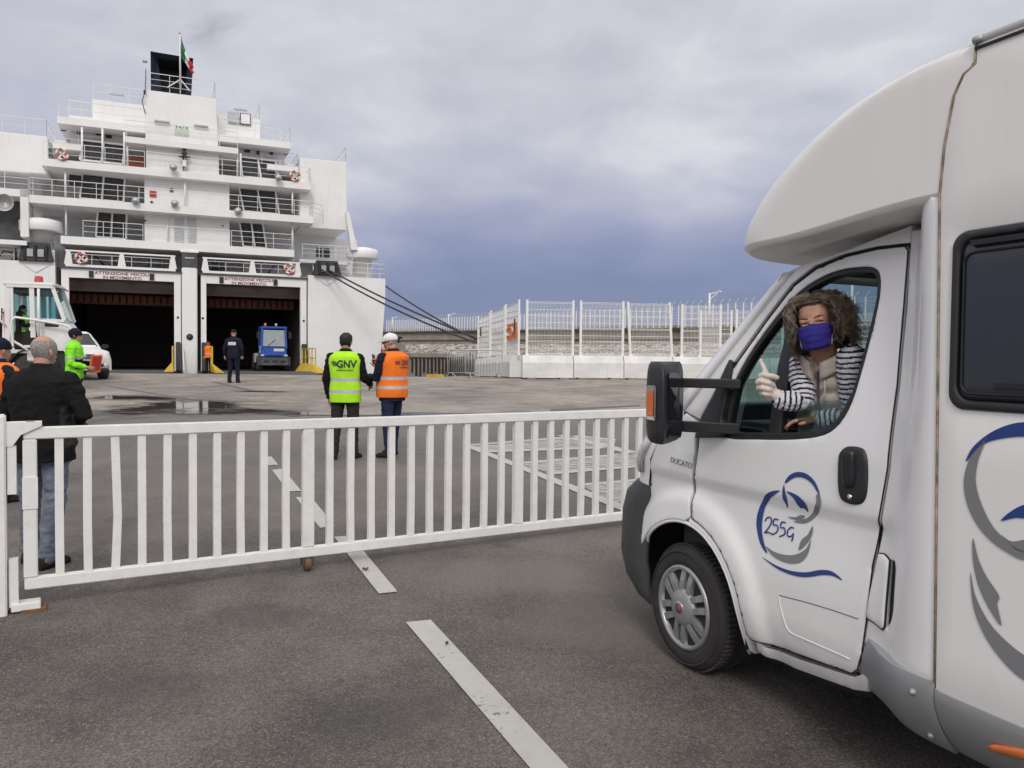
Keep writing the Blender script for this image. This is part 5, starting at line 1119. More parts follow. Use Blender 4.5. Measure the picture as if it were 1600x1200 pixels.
b = MB(); b.loft([[H2(x, y, z+.02*(y-.08)*-4+.012) for x, y in ((-.078, .06), (-.070, .11), (-.045, .155), (0, .175), (.045, .155), (.070, .11), (.078, .06))] for z in (.118, .126)], 'cap_white'); b.build('cap_peak', None, cp)
b = MB(); b.loft([[H2(x*(1.0), y+.012, z) for x, y in [(.070*math.sin(a), .045+.062*math.cos(a)+.018*k) for a in [R_(-80+160*i/10) for i in range(11)]]] for z, k in ((.004, .0), (.02, .5), (.045, 1), (.07, 1.1), (.088, .7))], 'mask_pink', closed=False, caps=False); o = b.build('face_mask', None, r_); md = o.modifiers.new('s', 'SOLIDIFY'); md.thickness = .004
b = MB()
for s in (-1, 1): b.tube([H2(s*.068, .06, .08), H2(s*.080, .0, .10), H2(s*.082, -.02, .09)], .002, 'mask_pink', 5); b.tube([H2(s*.068, .06, .015), H2(s*.080, -.01, .06)], .002, 'mask_pink', 5)
b.build('mask_strap', None, r_)
b = MB()
for s in (-1, 1): b.tube([H2(s*.008+s*.026*(1-math.cos(a)), .098-.010*(1-math.cos(a)), .108+.018*math.sin(a)) for a in [2*PI*i/12 for i in range(12)]], .0022, 'black', 5, closed=True); b.tube([H2(s*.058, .082, .112), H2(s*.080, -.01, .112)], .002, 'black', 5)
b.build('spectacles', None, r_)
q = Matrix.Rotation(RZ, 3, 'Z') @ Vector((.02, .335, 1.385)); b = MB(); b.box((0, 0, 0), (.07, .012, .145), 'dark', bevel=.005); b.box((0, -.007, .005), (.060, .002, .12), 'glass_dark'); b.box((.0, .007, .045), (.02, .003, .02), 'black'); o = b.build('mobile_phone'); o.location = P+q; o.rotation_euler = (R_(-15), R_(8), RZ); tag(o, 'dark mobile phone held up by the worker in the orange vest', 'phone')
# driver of the white tractor, and the docker at the right door ramp
DP = TF.w(tx(36, 500)[0], -.05, zs+.52-.94)
r_, J, HF = figure('driver in a green vest seated in the white terminal tractor', DP, TF.rot-PI/2, 1.72, dict(kneL=(-.12, .42, .92), kneR=(.12, .42, .92), ankL=(-.12, .5, .52), ankR=(.12, .52, .52), elL=(-.26, .1, 1.15), wrL=(-.15, .34, 1.2), elR=(.26, .1, 1.15), wrR=(.15, .34, 1.2), hipL=(-.095, 0, .92), hipR=(.095, 0, .92)), jacket='navy', trousers='jeans_dark', voxel=.011)
vest(r_, J, 'hi_green', (1.04, 1.04), z0=.93, bands=((1.05, 1.09),)); hair_cap(r_, HF, lambda q: .05 if math.sin(q) < 0 else .15, .012, 'hair_black')
OPx = at(326, 580, 44.5); zr_ = SH.o.z+FL+.02
r_, J, HF = figure('docker in an orange vest half hidden behind the yellow ramp rail', Vector((OPx.x, OPx.y, zr_)), R_(160), 1.72, {}, jacket='navy', trousers='navy', voxel=.012)
vest(r_, J, 'hi_orange', (1.05, 1.05), bands=((1.02, 1.07),)); hair_cap(r_, HF, lambda q: .12, .012, 'navy', name='cap')
# ------------------------------------------------------------------ motorhome (frame: x forward, y outward to its left, z up; origin on the ground under the front wheel)
_g = gpt(1080, 1052)
MF = Frame((_g.x, _g.y, gz(_g.x, _g.y)), (math.sin(math.atan2(-550, 1250)), math.cos(math.atan2(-550, 1250))))
van = thing('motorhome', 'white motorhome with swirl decals and 255G hand lettered on its cab door', 'motorhome', MF.o, MF.rot)
HW = 1.025
gel = ((.80, .80, .79), .28)
M['van_white'] = mat('van_white', (.84, .84, .825), .22, var=.02, vs=1.2, coat=.45, dust=((.42, .38, .33), .25, .95, .34))
M['gelcoat'] = mat('gelcoat', (.80, .785, .75), .34, var=.025, vs=1.1, coat=.15, streak=(.46, .42, .35), streak_amt=.14)
M['bodyside'] = mat('bodyside', (.82, .805, .77), .38, var=.02, vs=1.0, streak=(.48, .44, .37), streak_amt=.14)
M['skirt_grey'] = mat('skirt_grey', (.36, .37, .375), .42, metal=.35, var=.08, vs=5, dust=((.2, .18, .16), .1, .5, .45))
M['bumper_grey'] = mat('bumper_grey', (.055, .057, .058), .62, var=.12, vs=8, bump=.25, bs=300)
M['tyre_black'] = mat('tyre_black', (.020, .019, .018), .8, var=.25, vs=12, bump=.3, bs=120, dust=((.10, .09, .08), -.5, .5, .30))
M['seal'] = mat('seal', (.012, .012, .012), .7)
M['sealant'] = mat('sealant', (.36, .28, .20), .85, var=.4, vs=18)
M['decal_blue'] = mat('decal_blue', (.022, .055, .22), .4, var=.03); M['decal_grey'] = mat('decal_grey', (.21, .215, .22), .4, var=.03)
M['chrome'] = mat('chrome', (.65, .65, .65), .15, metal=1.0, var=.05)
M['hub'] = mat('hub', (.40, .41, .415), .38, metal=.55, var=.12, vs=14, dust=((.16, .14, .12), -.4, .4, .45))
M['lamp_orange'] = mat('lamp_orange', (.60, .15, .03), .2, coat=.5); M['lamp_clear'] = mat('lamp_clear', (.45, .45, .46), .12, coat=.6)
M['int_dark'] = mat('int_dark', (.035, .036, .038), .7, var=.15); M['int_grey'] = mat('int_grey', (.10, .105, .11), .75, var=.15); M['seat_cloth'] = mat('seat_cloth', (.075, .085, .10), .9, var=.25, vs=30)

def sstep(x): x = min(1, max(0, x)); return x*x*(3-2*x)
WC = (.077, .327)
def ycab(a, z):
    y = -.13*max(0, (z-1.27)/.85)**1.25 if z > 1.27 else 0
    if z < .52: y -= .06*((.52-z)/.25)**2
    dd = math.hypot(a-WC[0], z-WC[1]); y += .030*(1-sstep((dd-.575)/.085))*(1 if z < .95 else max(0, 1-(z-.95)*9))
    y -= .020*sstep((1.045-z)/.045)*(1-sstep((.97-z)/.35))
    if a > .30: y -= .5*max(0, a-.30)**2*1.0
    return y
def mp(px, py, yf=ycab):
    y = yf if not callable(yf) else 0.0
    for _ in range(6):
        a, z = MF.hit(px, py, y)
        if not callable(yf): break
        y = yf(a, z)
    return a, z
def mpl(pts, yf=ycab): return [mp(p[0], p[1], yf) for p in pts]
def smooth_poly(pts, n=4, closed=True):
    """Catmull-Rom through the points"""
    out = []; k = len(pts)
    for i in range(k if closed else k-1):
        g = lambda q: pts[q % k] if closed else pts[min(max(q, 0), k-1)]
        p0, p1, p2, p3 = g(i-1), g(i), g(i+1), g(i+2)
        for j in range(n):
            u = j/n
            out.append(tuple(.5*(2*p1[c]+(p2[c]-p0[c])*u+(2*p0[c]-5*p1[c]+4*p2[c]-p3[c])*u*u+(3*p1[c]-p0[c]-3*p2[c]+p3[c])*u**3) for c in (0, 1)))
    if not closed: out.append(pts[-1])
    return out
def resample(poly, d):
    out = []
    for a, b in zip(poly, poly[1:]+poly[:1]):
        L = math.hypot(b[0]-a[0], b[1]-a[1]); n = max(1, int(math.ceil(L/d)))
        for i in range(n): out.append((a[0]+(b[0]-a[0])*i/n, a[1]+(b[1]-a[1])*i/n))
    return out
def inside(p, poly):
    x, y = p; c = False; j = len(poly)-1
    for i in range(len(poly)):
        xi, yi = poly[i]; xj, yj = poly[j]
        if (yi > y) != (yj > y) and x < (xj-xi)*(y-yi)/(yj-yi)+xi: c = not c
        j = i
    return c
def segdist(p, poly):
    best = 1e9; px, py = p; j = len(poly)-1
    for i in range(len(poly)):
        ax, ay = poly[j]; bx2, by2 = poly[i]; dx, dy = bx2-ax, by2-ay; L = dx*dx+dy*dy
        u = 0 if L < 1e-14 else max(0, min(1, ((px-ax)*dx+(py-ay)*dy)/L)); q = (px-ax-u*dx)**2+(py-ay-u*dy)**2
        if q < best: best = q
        j = i
    return math.sqrt(best)
def panel(name, outline, yf, m, holes=(), grid=.05, thick=.02, edge=.010, parent=None, off=0.0, mirror=False, step=.03, into=None):
    loops = [resample(l, step) for l in (outline,)+tuple(holes)]
    V, E = [], []
    for lp in loops:
        k0 = len(V); V += lp; n = len(lp); E += [(k0+i, k0+(i+1) % n) for i in range(n)]
    isin = lambda p: inside(p, loops[0]) and not any(inside(p, h) for h in loops[1:])
    dist = lambda p: min(segdist(p, l) for l in loops)
    if edge > 0:
        for lp in loops:
            n = len(lp)
            for i in range(n):
                ax, ay = lp[i-1]; bx2, by2 = lp[(i+1) % n]; tx, ty = bx2-ax, by2-ay; L = math.hypot(tx, ty) or 1; nx, ny = -ty/L, tx/L
                for f in (.3, 1.0):
                    for sg_ in (1, -1):
                        p = (lp[i][0]+nx*sg_*edge*f, lp[i][1]+ny*sg_*edge*f)
                        if isin(p) and dist(p) > edge*f*.85: V.append(p)
    xs = [p[0] for p in loops[0]]; zs = [p[1] for p in loops[0]]
    x = min(xs)
    while x < max(xs):
        z = min(zs)
        while z < max(zs):
            p = (x+.001, z+.0013)
            if isin(p) and dist(p) > max(edge*1.5, grid*.3): V.append(p)
            z += grid
        x += grid
    r = delaunay_2d_cdt([Vector(v) for v in V], E, [], 0, 1e-5)
    mb = into or MB(); sgn = -1 if mirror else 1
    Y = lambda y: (-2*HW-y) if mirror else y
    vs, ys = [], []
    for v in r[0]:
        p = (v.x, v.y); y = yf(*p)+off
        if edge > 0:
            dd = dist(p)
            if dd < edge: y -= edge*(1-math.sqrt(max(0, 1-(1-dd/edge)**2)))
        ys.append(y); vs.append(mb.bm.verts.new((p[0], Y(y), p[1])))
    cnt = {}
    for f in r[2]:
        c = (sum(r[0][i].x for i in f)/len(f), sum(r[0][i].y for i in f)/len(f))
        if not isin(c): continue
        ff = list(f) if mirror else list(f)[::-1]
        mb.face([vs[i] for i in ff], m, True)
        for i in range(len(ff)):
            a, b = ff[i], ff[(i+1) % len(ff)]
            if (b, a) in cnt: del cnt[(b, a)]
            else: cnt[(a, b)] = 1
    if thick > 0:
        top, bot = {}, {}
        for a, b in cnt:
            for q in (a, b):
                if q not in top:
                    top[q] = mb.bm.verts.new(vs[q].co); bot[q] = mb.bm.verts.new((vs[q].co.x, Y(ys[q]-thick), vs[q].co.z))
            mb.face([top[b], top[a], bot[a], bot[b]], m, False)
    if into: return mb
    return mb.build(name, m, parent if parent is not None else van, normals=False)

# --- outlines read on the side surface
door_px = [(1097, 655), (1091, 700), (1087, 760), (1086, 804), (1104, 810), (1121, 823), (1138, 843), (1150, 866), (1160, 900), (1167, 940), (1172, 980), (1178, 1001), (1190, 1007), (1330, 1052), (1339, 1046),
           (1346, 1020), (1354, 960), (1363, 880), (1372, 815), (1386, 730), (1401, 600), (1411, 480), (1418, 392), (1413, 385), (1370, 390), (1320, 402), (1275, 421), (1240, 448), (1200, 500), (1160, 556), (1125, 606)]
win_px = [(1134, 684), (1129, 660), (1140, 610), (1165, 560), (1200, 510), (1240, 463), (1275, 437), (1310, 422), (1345, 417), (1366, 419), (1375, 432), (1374, 465), (1362, 520), (1346, 580), (1331, 628), (1313, 660), (1287, 680), (1240, 687), (1180, 687)]
door_o = mpl(door_px)
RS = .507
k0 = door_px.index((1086, 804)); k1 = door_px.index((1190, 1007))
door_o = door_o[:k0] + [(WC[0]+RS*math.cos(t_), WC[1]+RS*math.sin(t_)) for t_ in [R_(99+79*i/12) for i in range(13)]] + [(WC[0]-RS-.004, .345), (WC[0]-RS-.03, .330)] + door_o[k1+1:]
win_o = smooth_poly(mpl(win_px), 3)
for mir in (False, True):
    dr = panel('door', door_o, ycab, 'van_white', (win_o,), thick=.05, edge=.0045, mirror=mir, grid=.028 if not mir else .06)
    # black window surround, glass, divider
    inn = []
    cx_ = sum(p[0] for p in win_o)/len(win_o); cz_ = sum(p[1] for p in win_o)/len(win_o)
    n = len(win_o)
    for i in range(n):
        ax, az = win_o[i-1]; bx2, bz2 = win_o[(i+1) % n]; tx, tz = bx2-ax, bz2-az; L = math.hypot(tx, tz); nx, nz = -tz/L, tx/L
        if (cx_-win_o[i][0])*nx+(cz_-win_o[i][1])*nz < 0: nx, nz = -nx, -nz
        wdt = .024 if win_o[i][1] > 1.5 else .032
        inn.append((win_o[i][0]+nx*wdt, win_o[i][1]+nz*wdt))
    wf = panel('window_seal', win_o, ycab, 'black_plastic', (inn,), thick=.05, edge=.004, off=-.008, parent=dr, mirror=mir)
    div = mpl([(1246, 440), (1262, 436), (1232, 560), (1214, 690), (1196, 690), (1212, 570)])
    panel('window_divider', div, ycab, 'black_plastic', thick=.03, edge=.004, off=-.012, parent=dr, mirror=mir)
    # fixed quarter light
    ql = mpl([(1137, 680), (1133, 655), (1143, 612), (1168, 562), (1203, 512), (1248, 458), (1222, 560), (1203, 684)])
    panel('quarter_light', ql, ycab, 'glass_cab', thick=0, edge=0, off=-.03, parent=dr, mirror=mir)
    if mir:
        panel('window_glass', inn, ycab, 'glass_cab', thick=0, edge=0, off=-.034, parent=dr, mirror=mir)
    else:    # driver's glass wound well down
        gl_ = mpl([(1208, 684), (1216, 626), (1332, 626), (1313, 660), (1287, 680), (1240, 686)])
        panel('window_glass', gl_, ycab, 'glass_cab', thick=.004, edge=0, off=-.034, parent=dr)
        mb = MB(); pts = []
        mb2 = panel('x', smooth_poly(mpl([(1311, 715), (1316, 703), (1326, 697), (1345, 699), (1354, 708), (1357, 730), (1356, 765), (1351, 783), (1341, 789), (1325, 787), (1314, 778), (1310, 755)]), 4), ycab, 'black_plastic', thick=.02, edge=.014, off=.012, into=MB(), grid=.02, step=.015)
        h_ = mb2.build('door_handle', None, dr, normals=False)
        panel('handle_grip', smooth_poly(mpl([(1321, 708), (1332, 704), (1338, 710), (1338, 752), (1333, 762), (1324, 760), (1320, 745)]), 4), ycab, 'black', thick=.02, edge=.012, off=.026, parent=h_, grid=.02, step=.015)
        la, lz = mp(1332, 776); mb = MB(); mb.lathe([(.0, .0), (.011, 0), (.012, -.01)], (la, ycab(la, lz)+.020, lz), 'chrome', 12, 'Y'); mb.build('lock', None, h_)
    mb = MB(); mb.tube([(a, (ycab(a, z)-.0035) if not mir else -2*HW-ycab(a, z)+.0035, z) for a, z in resample(door_o, .012)], .0036, 'seal', 5, closed=True); mb.build('shut_line', None, dr)
    # pressed line on the lower door
    mb = MB(); ln_ = mpl([(1217, 930), (1219, 945), (1224, 965), (1231, 983), (1242, 992), (1290, 1013), (1328, 1030)]); ln2 = mpl([(1217, 930), (1260, 941), (1300, 953), (1341, 967)])
    for L_ in (smooth_poly(ln_, 4, False), ln2):
        pts = [(a, (ycab(a, z)+.0005) if not mir else -2*HW-ycab(a, z)-.0005, z) for a, z in L_]; mb.tube(pts, .0030 if L_ is not ln2 else .0016, 'van_white' if L_ is not ln2 else 'seal', 6)
    mb.build('pressed_line', None, dr)
# fender and A-pillar
arch = [(WC[0]+.475*math.cos(t_), WC[1]+.475*math.sin(t_)) for t_ in [R_(30+62*i/14) for i in range(15)]]
A0 = lambda z: -.135-.97*(z-1.64)
seam_f = mpl([(1089, 800), (1083, 760), (1086, 700), (1091, 660)]); seam_f[0] = (WC[0]+RS*math.cos(R_(97)), WC[1]+RS*math.sin(R_(97)))
fend = arch + [(p[0]+.006, p[1]) for p in seam_f] + [(.10, 1.375), (.19, 1.315), (.27, 1.26), (.36, 1.18), (.425, 1.09), (.455, 1.0), (.46, .93), (.465, .75)]
pil = mpl([(1093, 655), (1121, 603), (1156, 552), (1196, 496), (1236, 444), (1271, 416), (1317, 397), (1368, 385), (1421, 379), (1424, 352)]) + [(-.85, 2.14), (-.60, 2.10)] + [(A0(z), z) for z in (2.06, 1.95, 1.85, 1.75, 1.64, 1.5, 1.42, 1.385)]
for mir in (False, True):
    fo = panel('fender', fend, ycab, 'van_white', thick=.03, edge=.004, mirror=mir, grid=.028)
    panel('roof_pillar', pil, ycab, 'van_white', thick=.06, edge=.004, mirror=mir)
    if not mir:
        a, z = mp(1064, 723); fx = lambda a: ycab(a, z)
        mx = Matrix.Translation((a, ycab(a, z)+.002, z)) @ Matrix.Rotation(PI, 4, 'Z') @ Matrix.Rotation(PI/2, 4, 'X') @ Matrix.Rotation(R_(-4), 4, 'Z')
        mb = MB(); mb.text('DUCATO', .044, mx, 'skirt_grey', .002, shear=.25, squeeze=1.05); mb.build('badge', None, fo)
# wheel arch rim: a band between the opening and the door seam
for mir in (False, True):
    r0_, r1_ = .462, .502
    band = [(WC[0]+r1_*math.cos(t_), WC[1]+r1_*math.sin(t_)) for t_ in [R_(95+95*i/16) for i in range(17)]] + [(WC[0]+r0_*math.cos(t_), WC[1]+r0_*math.sin(t_)) for t_ in [R_(190-95*i/16) for i in range(17)]]
    panel('arch_rim', band, ycab, 'van_white', thick=.05, edge=.012, off=-.004, mirror=mir, grid=.03)
# wheel arch lip on the door and fender
for mir in (False, True):
    mb = MB(); pts = []
    for i in range(27):
        t_ = R_(-12+160*i/26); a, z = WC[0]-.466*math.cos(t_), WC[1]+.466*math.sin(t_)
        y = ycab(a, z)-.012-(.0 if a < .4 else (a-.4)*.4); pts.append((a, y if not mir else -2*HW-y, z))
    mb.tube(pts, .010, 'van_white', 8); mb.build('arch_lip', None, van)
# front shell: bumper, nose, windscreen
def plan(z, a0, A_, b_=.65, y0=None, n=16, phi0=0.0):
    y0 = ycab(min(a0, .30), z) if y0 is None else y0
    h = [(a0+A_*math.sin(p), y0-b_*(1-math.cos(p))) for p in [phi0+(PI/2-phi0)*i/n for i in range(n+1)]]
    mid = [(a0+A_+.012*math.sin(PI*i/7), h[-1][1]+(-2*HW-2*h[-1][1])*i/7) for i in range(1, 7)]
    return [(a, y, z) for a, y in h] + [(a, y, z) for a, y in mid] + [(a, -2*HW-y, z) for a, y in h[::-1]]
mb = MB(); mb.loft([[(.44, ycab(.3, r[0])-.03 if r[0] > .5 else ycab(.3, r[0])-.02, r[0])]+plan(*r)+[(.44, -2*HW-ycab(.3, r[0])+.03, r[0])] for r in ((.215, .42, .40), (.25, .50, .45), (.36, .545, .48), (.5, .560, .50), (.74, .556, .50), (.86, .53, .49), (.925, .48, .47), (.945, .44, .45))], 'bumper_grey', caps=False, closed=False)
bmp = mb.build('bumper', None, van); md = bmp.modifiers.new('s', 'SOLIDIFY'); md.thickness = .03; md.offset = -1
mb = MB(); mb.loft([plan(*r) for r in ((.93, .455, .455), (1.0, .450, .46), (1.09, .42, .46), (1.18, .355, .46), (1.26, .265, .455), (1.315, .185, .44), (1.36, .12, .42), (1.385, .112, .36))], 'van_white', caps=False, closed=False); mb.build('bonnet', None, van)
for mir in (1, -1):
    mb = MB(); R2 = []
    for z, a0, A_ in ((1.0, .452, .462), (1.06, .436, .462), (1.13, .398, .462), (1.20, .340, .460)):
        hh = [(a0+A_*math.sin(p)+.006, ycab(.3, z)-.65*(1-math.cos(p))+.008) for p in [R_(8+44*i/8) for i in range(9)]]
        R2.append([(a, y if mir == 1 else -2*HW-y, z) for a, y in hh])
    mb.loft(R2, 'lamp_clear', caps=False, closed=False); o = mb.build('headlight', None, van); md = o.modifiers.new('s', 'SOLIDIFY'); md.thickness = .02; md.offset = 0
mb = MB()
ws = [plan(z, A0(z)-.0, .42-.16*(z-1.38)/.7, .62, n=10) for z in (1.385, 1.5, 1.62, 1.75, 1.88, 2.0, 2.07)]
mb.loft([r[3:-3] for r in ws], 'glass_cab', caps=False, closed=False); mb.build('windscreen', None, van)
for sl in (slice(0, 4), slice(-4, None)):
    mb = MB(); mb.loft([r[sl] for r in ws], 'van_white', caps=False, closed=False); o = mb.build('screen_pillar', None, van); md = o.modifiers.new('s', 'SOLIDIFY'); md.thickness = .03; md.offset = 0
mb = MB()
for sl in (3, -4): mb.tube([(r[sl][0]+.004, r[sl][1]+(.004 if sl == 3 else -.004), r[sl][2]) for r in ws], .008, 'seal', 6)
mb.tube([(p[0]+.012, p[1], p[2]) for p in ws[0][3:-3]], .014, 'black_plastic', 6); mb.build('screen_seal', None, van)
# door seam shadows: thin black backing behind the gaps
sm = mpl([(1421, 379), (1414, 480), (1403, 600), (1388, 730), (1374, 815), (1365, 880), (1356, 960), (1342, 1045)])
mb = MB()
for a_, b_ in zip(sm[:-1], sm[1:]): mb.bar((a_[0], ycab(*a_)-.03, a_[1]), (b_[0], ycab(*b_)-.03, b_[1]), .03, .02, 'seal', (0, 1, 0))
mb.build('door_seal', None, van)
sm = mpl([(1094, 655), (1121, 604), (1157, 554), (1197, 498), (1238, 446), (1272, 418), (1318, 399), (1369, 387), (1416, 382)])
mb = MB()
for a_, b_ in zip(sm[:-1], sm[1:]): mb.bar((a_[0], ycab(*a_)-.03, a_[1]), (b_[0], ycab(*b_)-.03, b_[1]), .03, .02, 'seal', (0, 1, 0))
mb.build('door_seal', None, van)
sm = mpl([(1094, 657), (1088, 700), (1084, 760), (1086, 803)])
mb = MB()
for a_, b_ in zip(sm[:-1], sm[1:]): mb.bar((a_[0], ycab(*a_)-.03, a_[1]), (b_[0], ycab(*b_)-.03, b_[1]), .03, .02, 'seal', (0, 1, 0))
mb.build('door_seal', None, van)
# panel between door and living body, sill
ADP = sorted([(z, a) for a, z in mpl([(1424, 360), (1417, 480), (1406, 600), (1391, 730), (1377, 815), (1368, 880), (1358, 960), (1350, 1005)])])
def adoor(z):
    if z <= ADP[0][0]: return ADP[0][1]
    for (z0, a0), (z1, a1) in zip(ADP[:-1], ADP[1:]):
        if z <= z1: return a0+(a1-a0)*(z-z0)/(z1-z0)
    return ADP[-1][1]
SY = .100
def ybp(a, z):
    ad = adoor(z); s = min(1, max(0, (ad-a)/(ad+1.50))); k = sstep(s*1.15)
    return ycab(-1.2, z)*(1-k)+SY*k-.004
seam_px = [(1525, 68), (1523, 100), (1505, 116), (1490, 150), (1475, 230), (1468, 303), (1466, 500), (1463, 800), (1460, 1066)]
seam = mpl(seam_px, SY)
bp_o = [(a+.004, z) for z, a in ADP] + mpl([(1429, 350), (1434, 314)], 0.02) + [(seam[5][0]+.006, seam[5][1]-.006)] + [(p[0]+.006, p[1]) for p in seam[6:]] + mpl([(1400, 1040)], .05)
slot = mpl([(1382, 876), (1393, 879), (1397, 890), (1397, 955), (1392, 972), (1382, 981)], .03)
bp_o = [(a, z) for a, z in bp_o]
for mir in (False, True):
    bp = panel('cab_side_panel', bp_o, ybp, 'van_white', (slot,) if not mir else (), thick=.05, edge=.005, mirror=mir)
    if not mir:
        panel('slot_lining', [(p[0], p[1]) for p in slot], ybp, 'black', thick=0, edge=0, off=-.014, parent=bp)
        panel('vent_flap', mpl([(1362, 866), (1372, 867), (1384, 876), (1385, 890), (1383, 978), (1379, 983), (1349, 966), (1352, 935)], .02), ybp, 'van_white', thick=.02, edge=.010, off=.016, parent=bp, grid=.03)
    sill_o = mpl([(1177, 999), (1192, 1013), (1240, 1030), (1330, 1059), (1344, 1054), (1352, 1058), (1352, 1082), (1330, 1079), (1240, 1046), (1192, 1027), (1180, 1018)])
    panel('sill', sill_o, ycab, 'van_white', thick=.04, edge=.004, off=-.014, mirror=mir)
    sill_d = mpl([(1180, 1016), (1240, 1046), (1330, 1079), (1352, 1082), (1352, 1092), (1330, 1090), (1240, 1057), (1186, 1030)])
    panel('sill_shadow_strip', sill_d, ycab, 'black', thick=.03, edge=0, off=-.045, mirror=mir)  # black strip set back under the sill, painted in for its shade
for L_ in (mpl([(1362, 866), (1372, 867), (1385, 876), (1386, 890), (1384, 978), (1379, 984), (1349, 967), (1352, 935)], .02),):
    mb = MB(); mb.tube([(a, ybp(a, z)+.004, z) for a, z in resample(L_, .03)], .0042, 'seal', 5, closed=True); mb.build('flap_gap', None, van)
# living body
BL = -4.95
win_z0, win_z1, win_a0, win_a1 = 1.503, 2.100, -1.548, -2.46
def rrect(a0, a1, z0, z1, r, n=6):
    pts = []
    for cx2, cz2, s0 in ((a0-r, z1-r, 0), (a1+r, z1-r, 90), (a1+r, z0+r, 180), (a0-r, z0+r, 270)):
        for i in range(n+1): t_ = R_(s0+90*i/n); pts.append((cx2+r*math.cos(t_), cz2+r*math.sin(t_)))
    return pts
hole = rrect(win_a0+.0, win_a1, win_z0, win_z1, .055)
flat = lambda a, z: SY
sy_ = lambda a, z: SY+.0
bs_o = [(seam[0][0]-.003, 2.715)] + [(p[0]-.004, p[1]) for p in seam[1:]] + [(seam[-1][0]-.004, .512), (BL, .512), (BL, 2.715)]
for mir in (False, True):
    bsd = panel('body_side', bs_o, flat, 'bodyside', (hole,) if not mir else (), thick=.03, edge=.004, mirror=mir, grid=.16, step=.05)
    Y = (lambda y: y) if not mir else (lambda y: -2*HW-y)
    mb = MB(); mb.tube([(p[0]-.0, Y(SY-.001), p[1]) for p in seam], .0045, 'sealant', 6); mb.build('sealant_joint', None, van)
    mb = MB(); mb.tube([(seam[0][0]-.01, Y(SY-.005), 2.725), (BL, Y(SY-.005), 2.722)], .014, 'gelcoat', 10); mb.bar((seam[0][0], Y(SY+.002), 2.698), (BL, Y(SY+.002), 2.698), .010, .008, 'seal'); mb.lathe([(.0, -.02), (.013, -.02), (.014, .01), (0, .015)], (seam[0][0]-.005, Y(SY), 2.725), 'steel', 10, 'X'); mb.build('roof_rail', None, van)
fr_in = rrect(win_a0-.030, win_a1+.03, win_z0+.032, win_z1-.030, .05)
wn = panel('window_frame', hole, flat, 'black_plastic', (fr_in,), thick=.05, edge=.010, off=.012, grid=.02)
panel('window_pane', rrect(win_a0-.026, win_a1+.02, win_z0+.028, win_z1-.028, .045), flat, M['glass_dark'], thick=.01, edge=.03, off=.010, parent=wn, grid=.05)
mb = MB(); mb.box(((win_a0+win_a1)/2-.03, SY+.016, win_z1-.045), (win_a0-win_a1-.10, .022, .018), 'black'); mb.build('window_hinge', None, wn)
mb = MB(); ia = rrect(win_a0-.05, win_a1+.05, win_z0+.055, win_z1-.075, .035)
pts = [(a, SY+.012, z) for a, z in ia]; mb.tube(pts, .004, 'black', 5, closed=True)
mb.box((win_a0-.22, SY+.006, win_z0+.085), (.10, .018, .016), 'black'); mb.build('window_catch', None, wn)
# shell: roof, floor, rear and inner walls
mb = MB(); yl, yr = SY-.032, -2*HW-SY+.032
mb.box(((BL-1.68)/2, (yl+yr)/2, 2.725), (-1.68-BL, yl-yr+.05, .03), 'bodyside'); mb.box((BL+.02, (yl+yr)/2, 1.6), (.04, yl-yr, 2.18), 'bodyside'); mb.box(((BL-1.3)/2, (yl+yr)/2, .47), (-1.3-BL, yl-yr, .06), 'int_dark')
mb.box(((BL-1.5)/2, -1.0, 1.55), (.04, 1.9, 2.1), 'int_grey'); mb.box(((BL-1.0)/2, -.28, .95), (-1.1-BL-.6, .5, .85), 'int_grey'); mb.build('body_shell', None, van)
mb = MB(); mb.box((BL+.35, -HW, .34), (1.0, 1.6, .16), 'int_dark'); mb.box(((BL+.2)/2, -HW, .36), (-BL, .9, .14), 'int_dark'); mb.box((.1, -HW, .30), (1.2, 1.0, .16), 'int_dark'); mb.build('chassis', None, van)
# lower skirt
def ysk(a, z): return SY - (.20*((.52-z)/.30)**2 if z < .52 else 0)
def skirt_piece(nm, o, yf, mir): return panel(nm, o, yf, 'skirt_grey', thick=.025, edge=.005, off=.004, mirror=mir, grid=.045)
def ysf(a, z): k = sstep((a+1.06)/-.42); return ybp(min(a, adoor(.5)), max(z, .5))*(1-k)+SY*k - (.16*((.52-z)/.30)**2 if z < .52 else 0) - .004
AJ = mp(1459, 1077, SY)[0]
sk1 = mpl([(1343, 1000), (1400, 1031)], .05) + [(AJ+.002, .545), (AJ+.002, .265)] + mpl([(1400, 1130), (1356, 1096), (1341, 1076), (1338, 1050)], -.02)
sk2 = [(AJ-.002, .522), (BL, .522), (BL, .25), (AJ-.002, .265)]
for mir in (False, True):
    s1 = skirt_piece('front_skirt', sk1, ysf, mir); s2 = skirt_piece('side_skirt', sk2, ysk, mir)
    if not mir:
        for px, py in ((1440, 1078), (1446, 1151)):
            a, z = mp(px, py, .05); y = ysf(a, z)+.006; mb = MB(); mb.lathe([(0, .008), (.009, .006), (.011, 0), (.014, .0), (.014, -.004)], (a, y, z), 'steel', 12, 'Y'); mb.build('rivet', None, s1)
        a, z = mp(1584, 1172, .07); mb = MB(); mb.loft([[(a+dx, ysk(a, z)+.006+dy, z+h_*s_-.25*dx) for s_, dy in ((-1, 0), (-.6, .015), (.6, .015), (1, 0))] for dx, h_ in ((.075, .004), (.05, .016), (-.05, .022), (-.075, .018))], 'lamp_orange', smooth=True); mb.build('side_marker_lamp', None, s2)
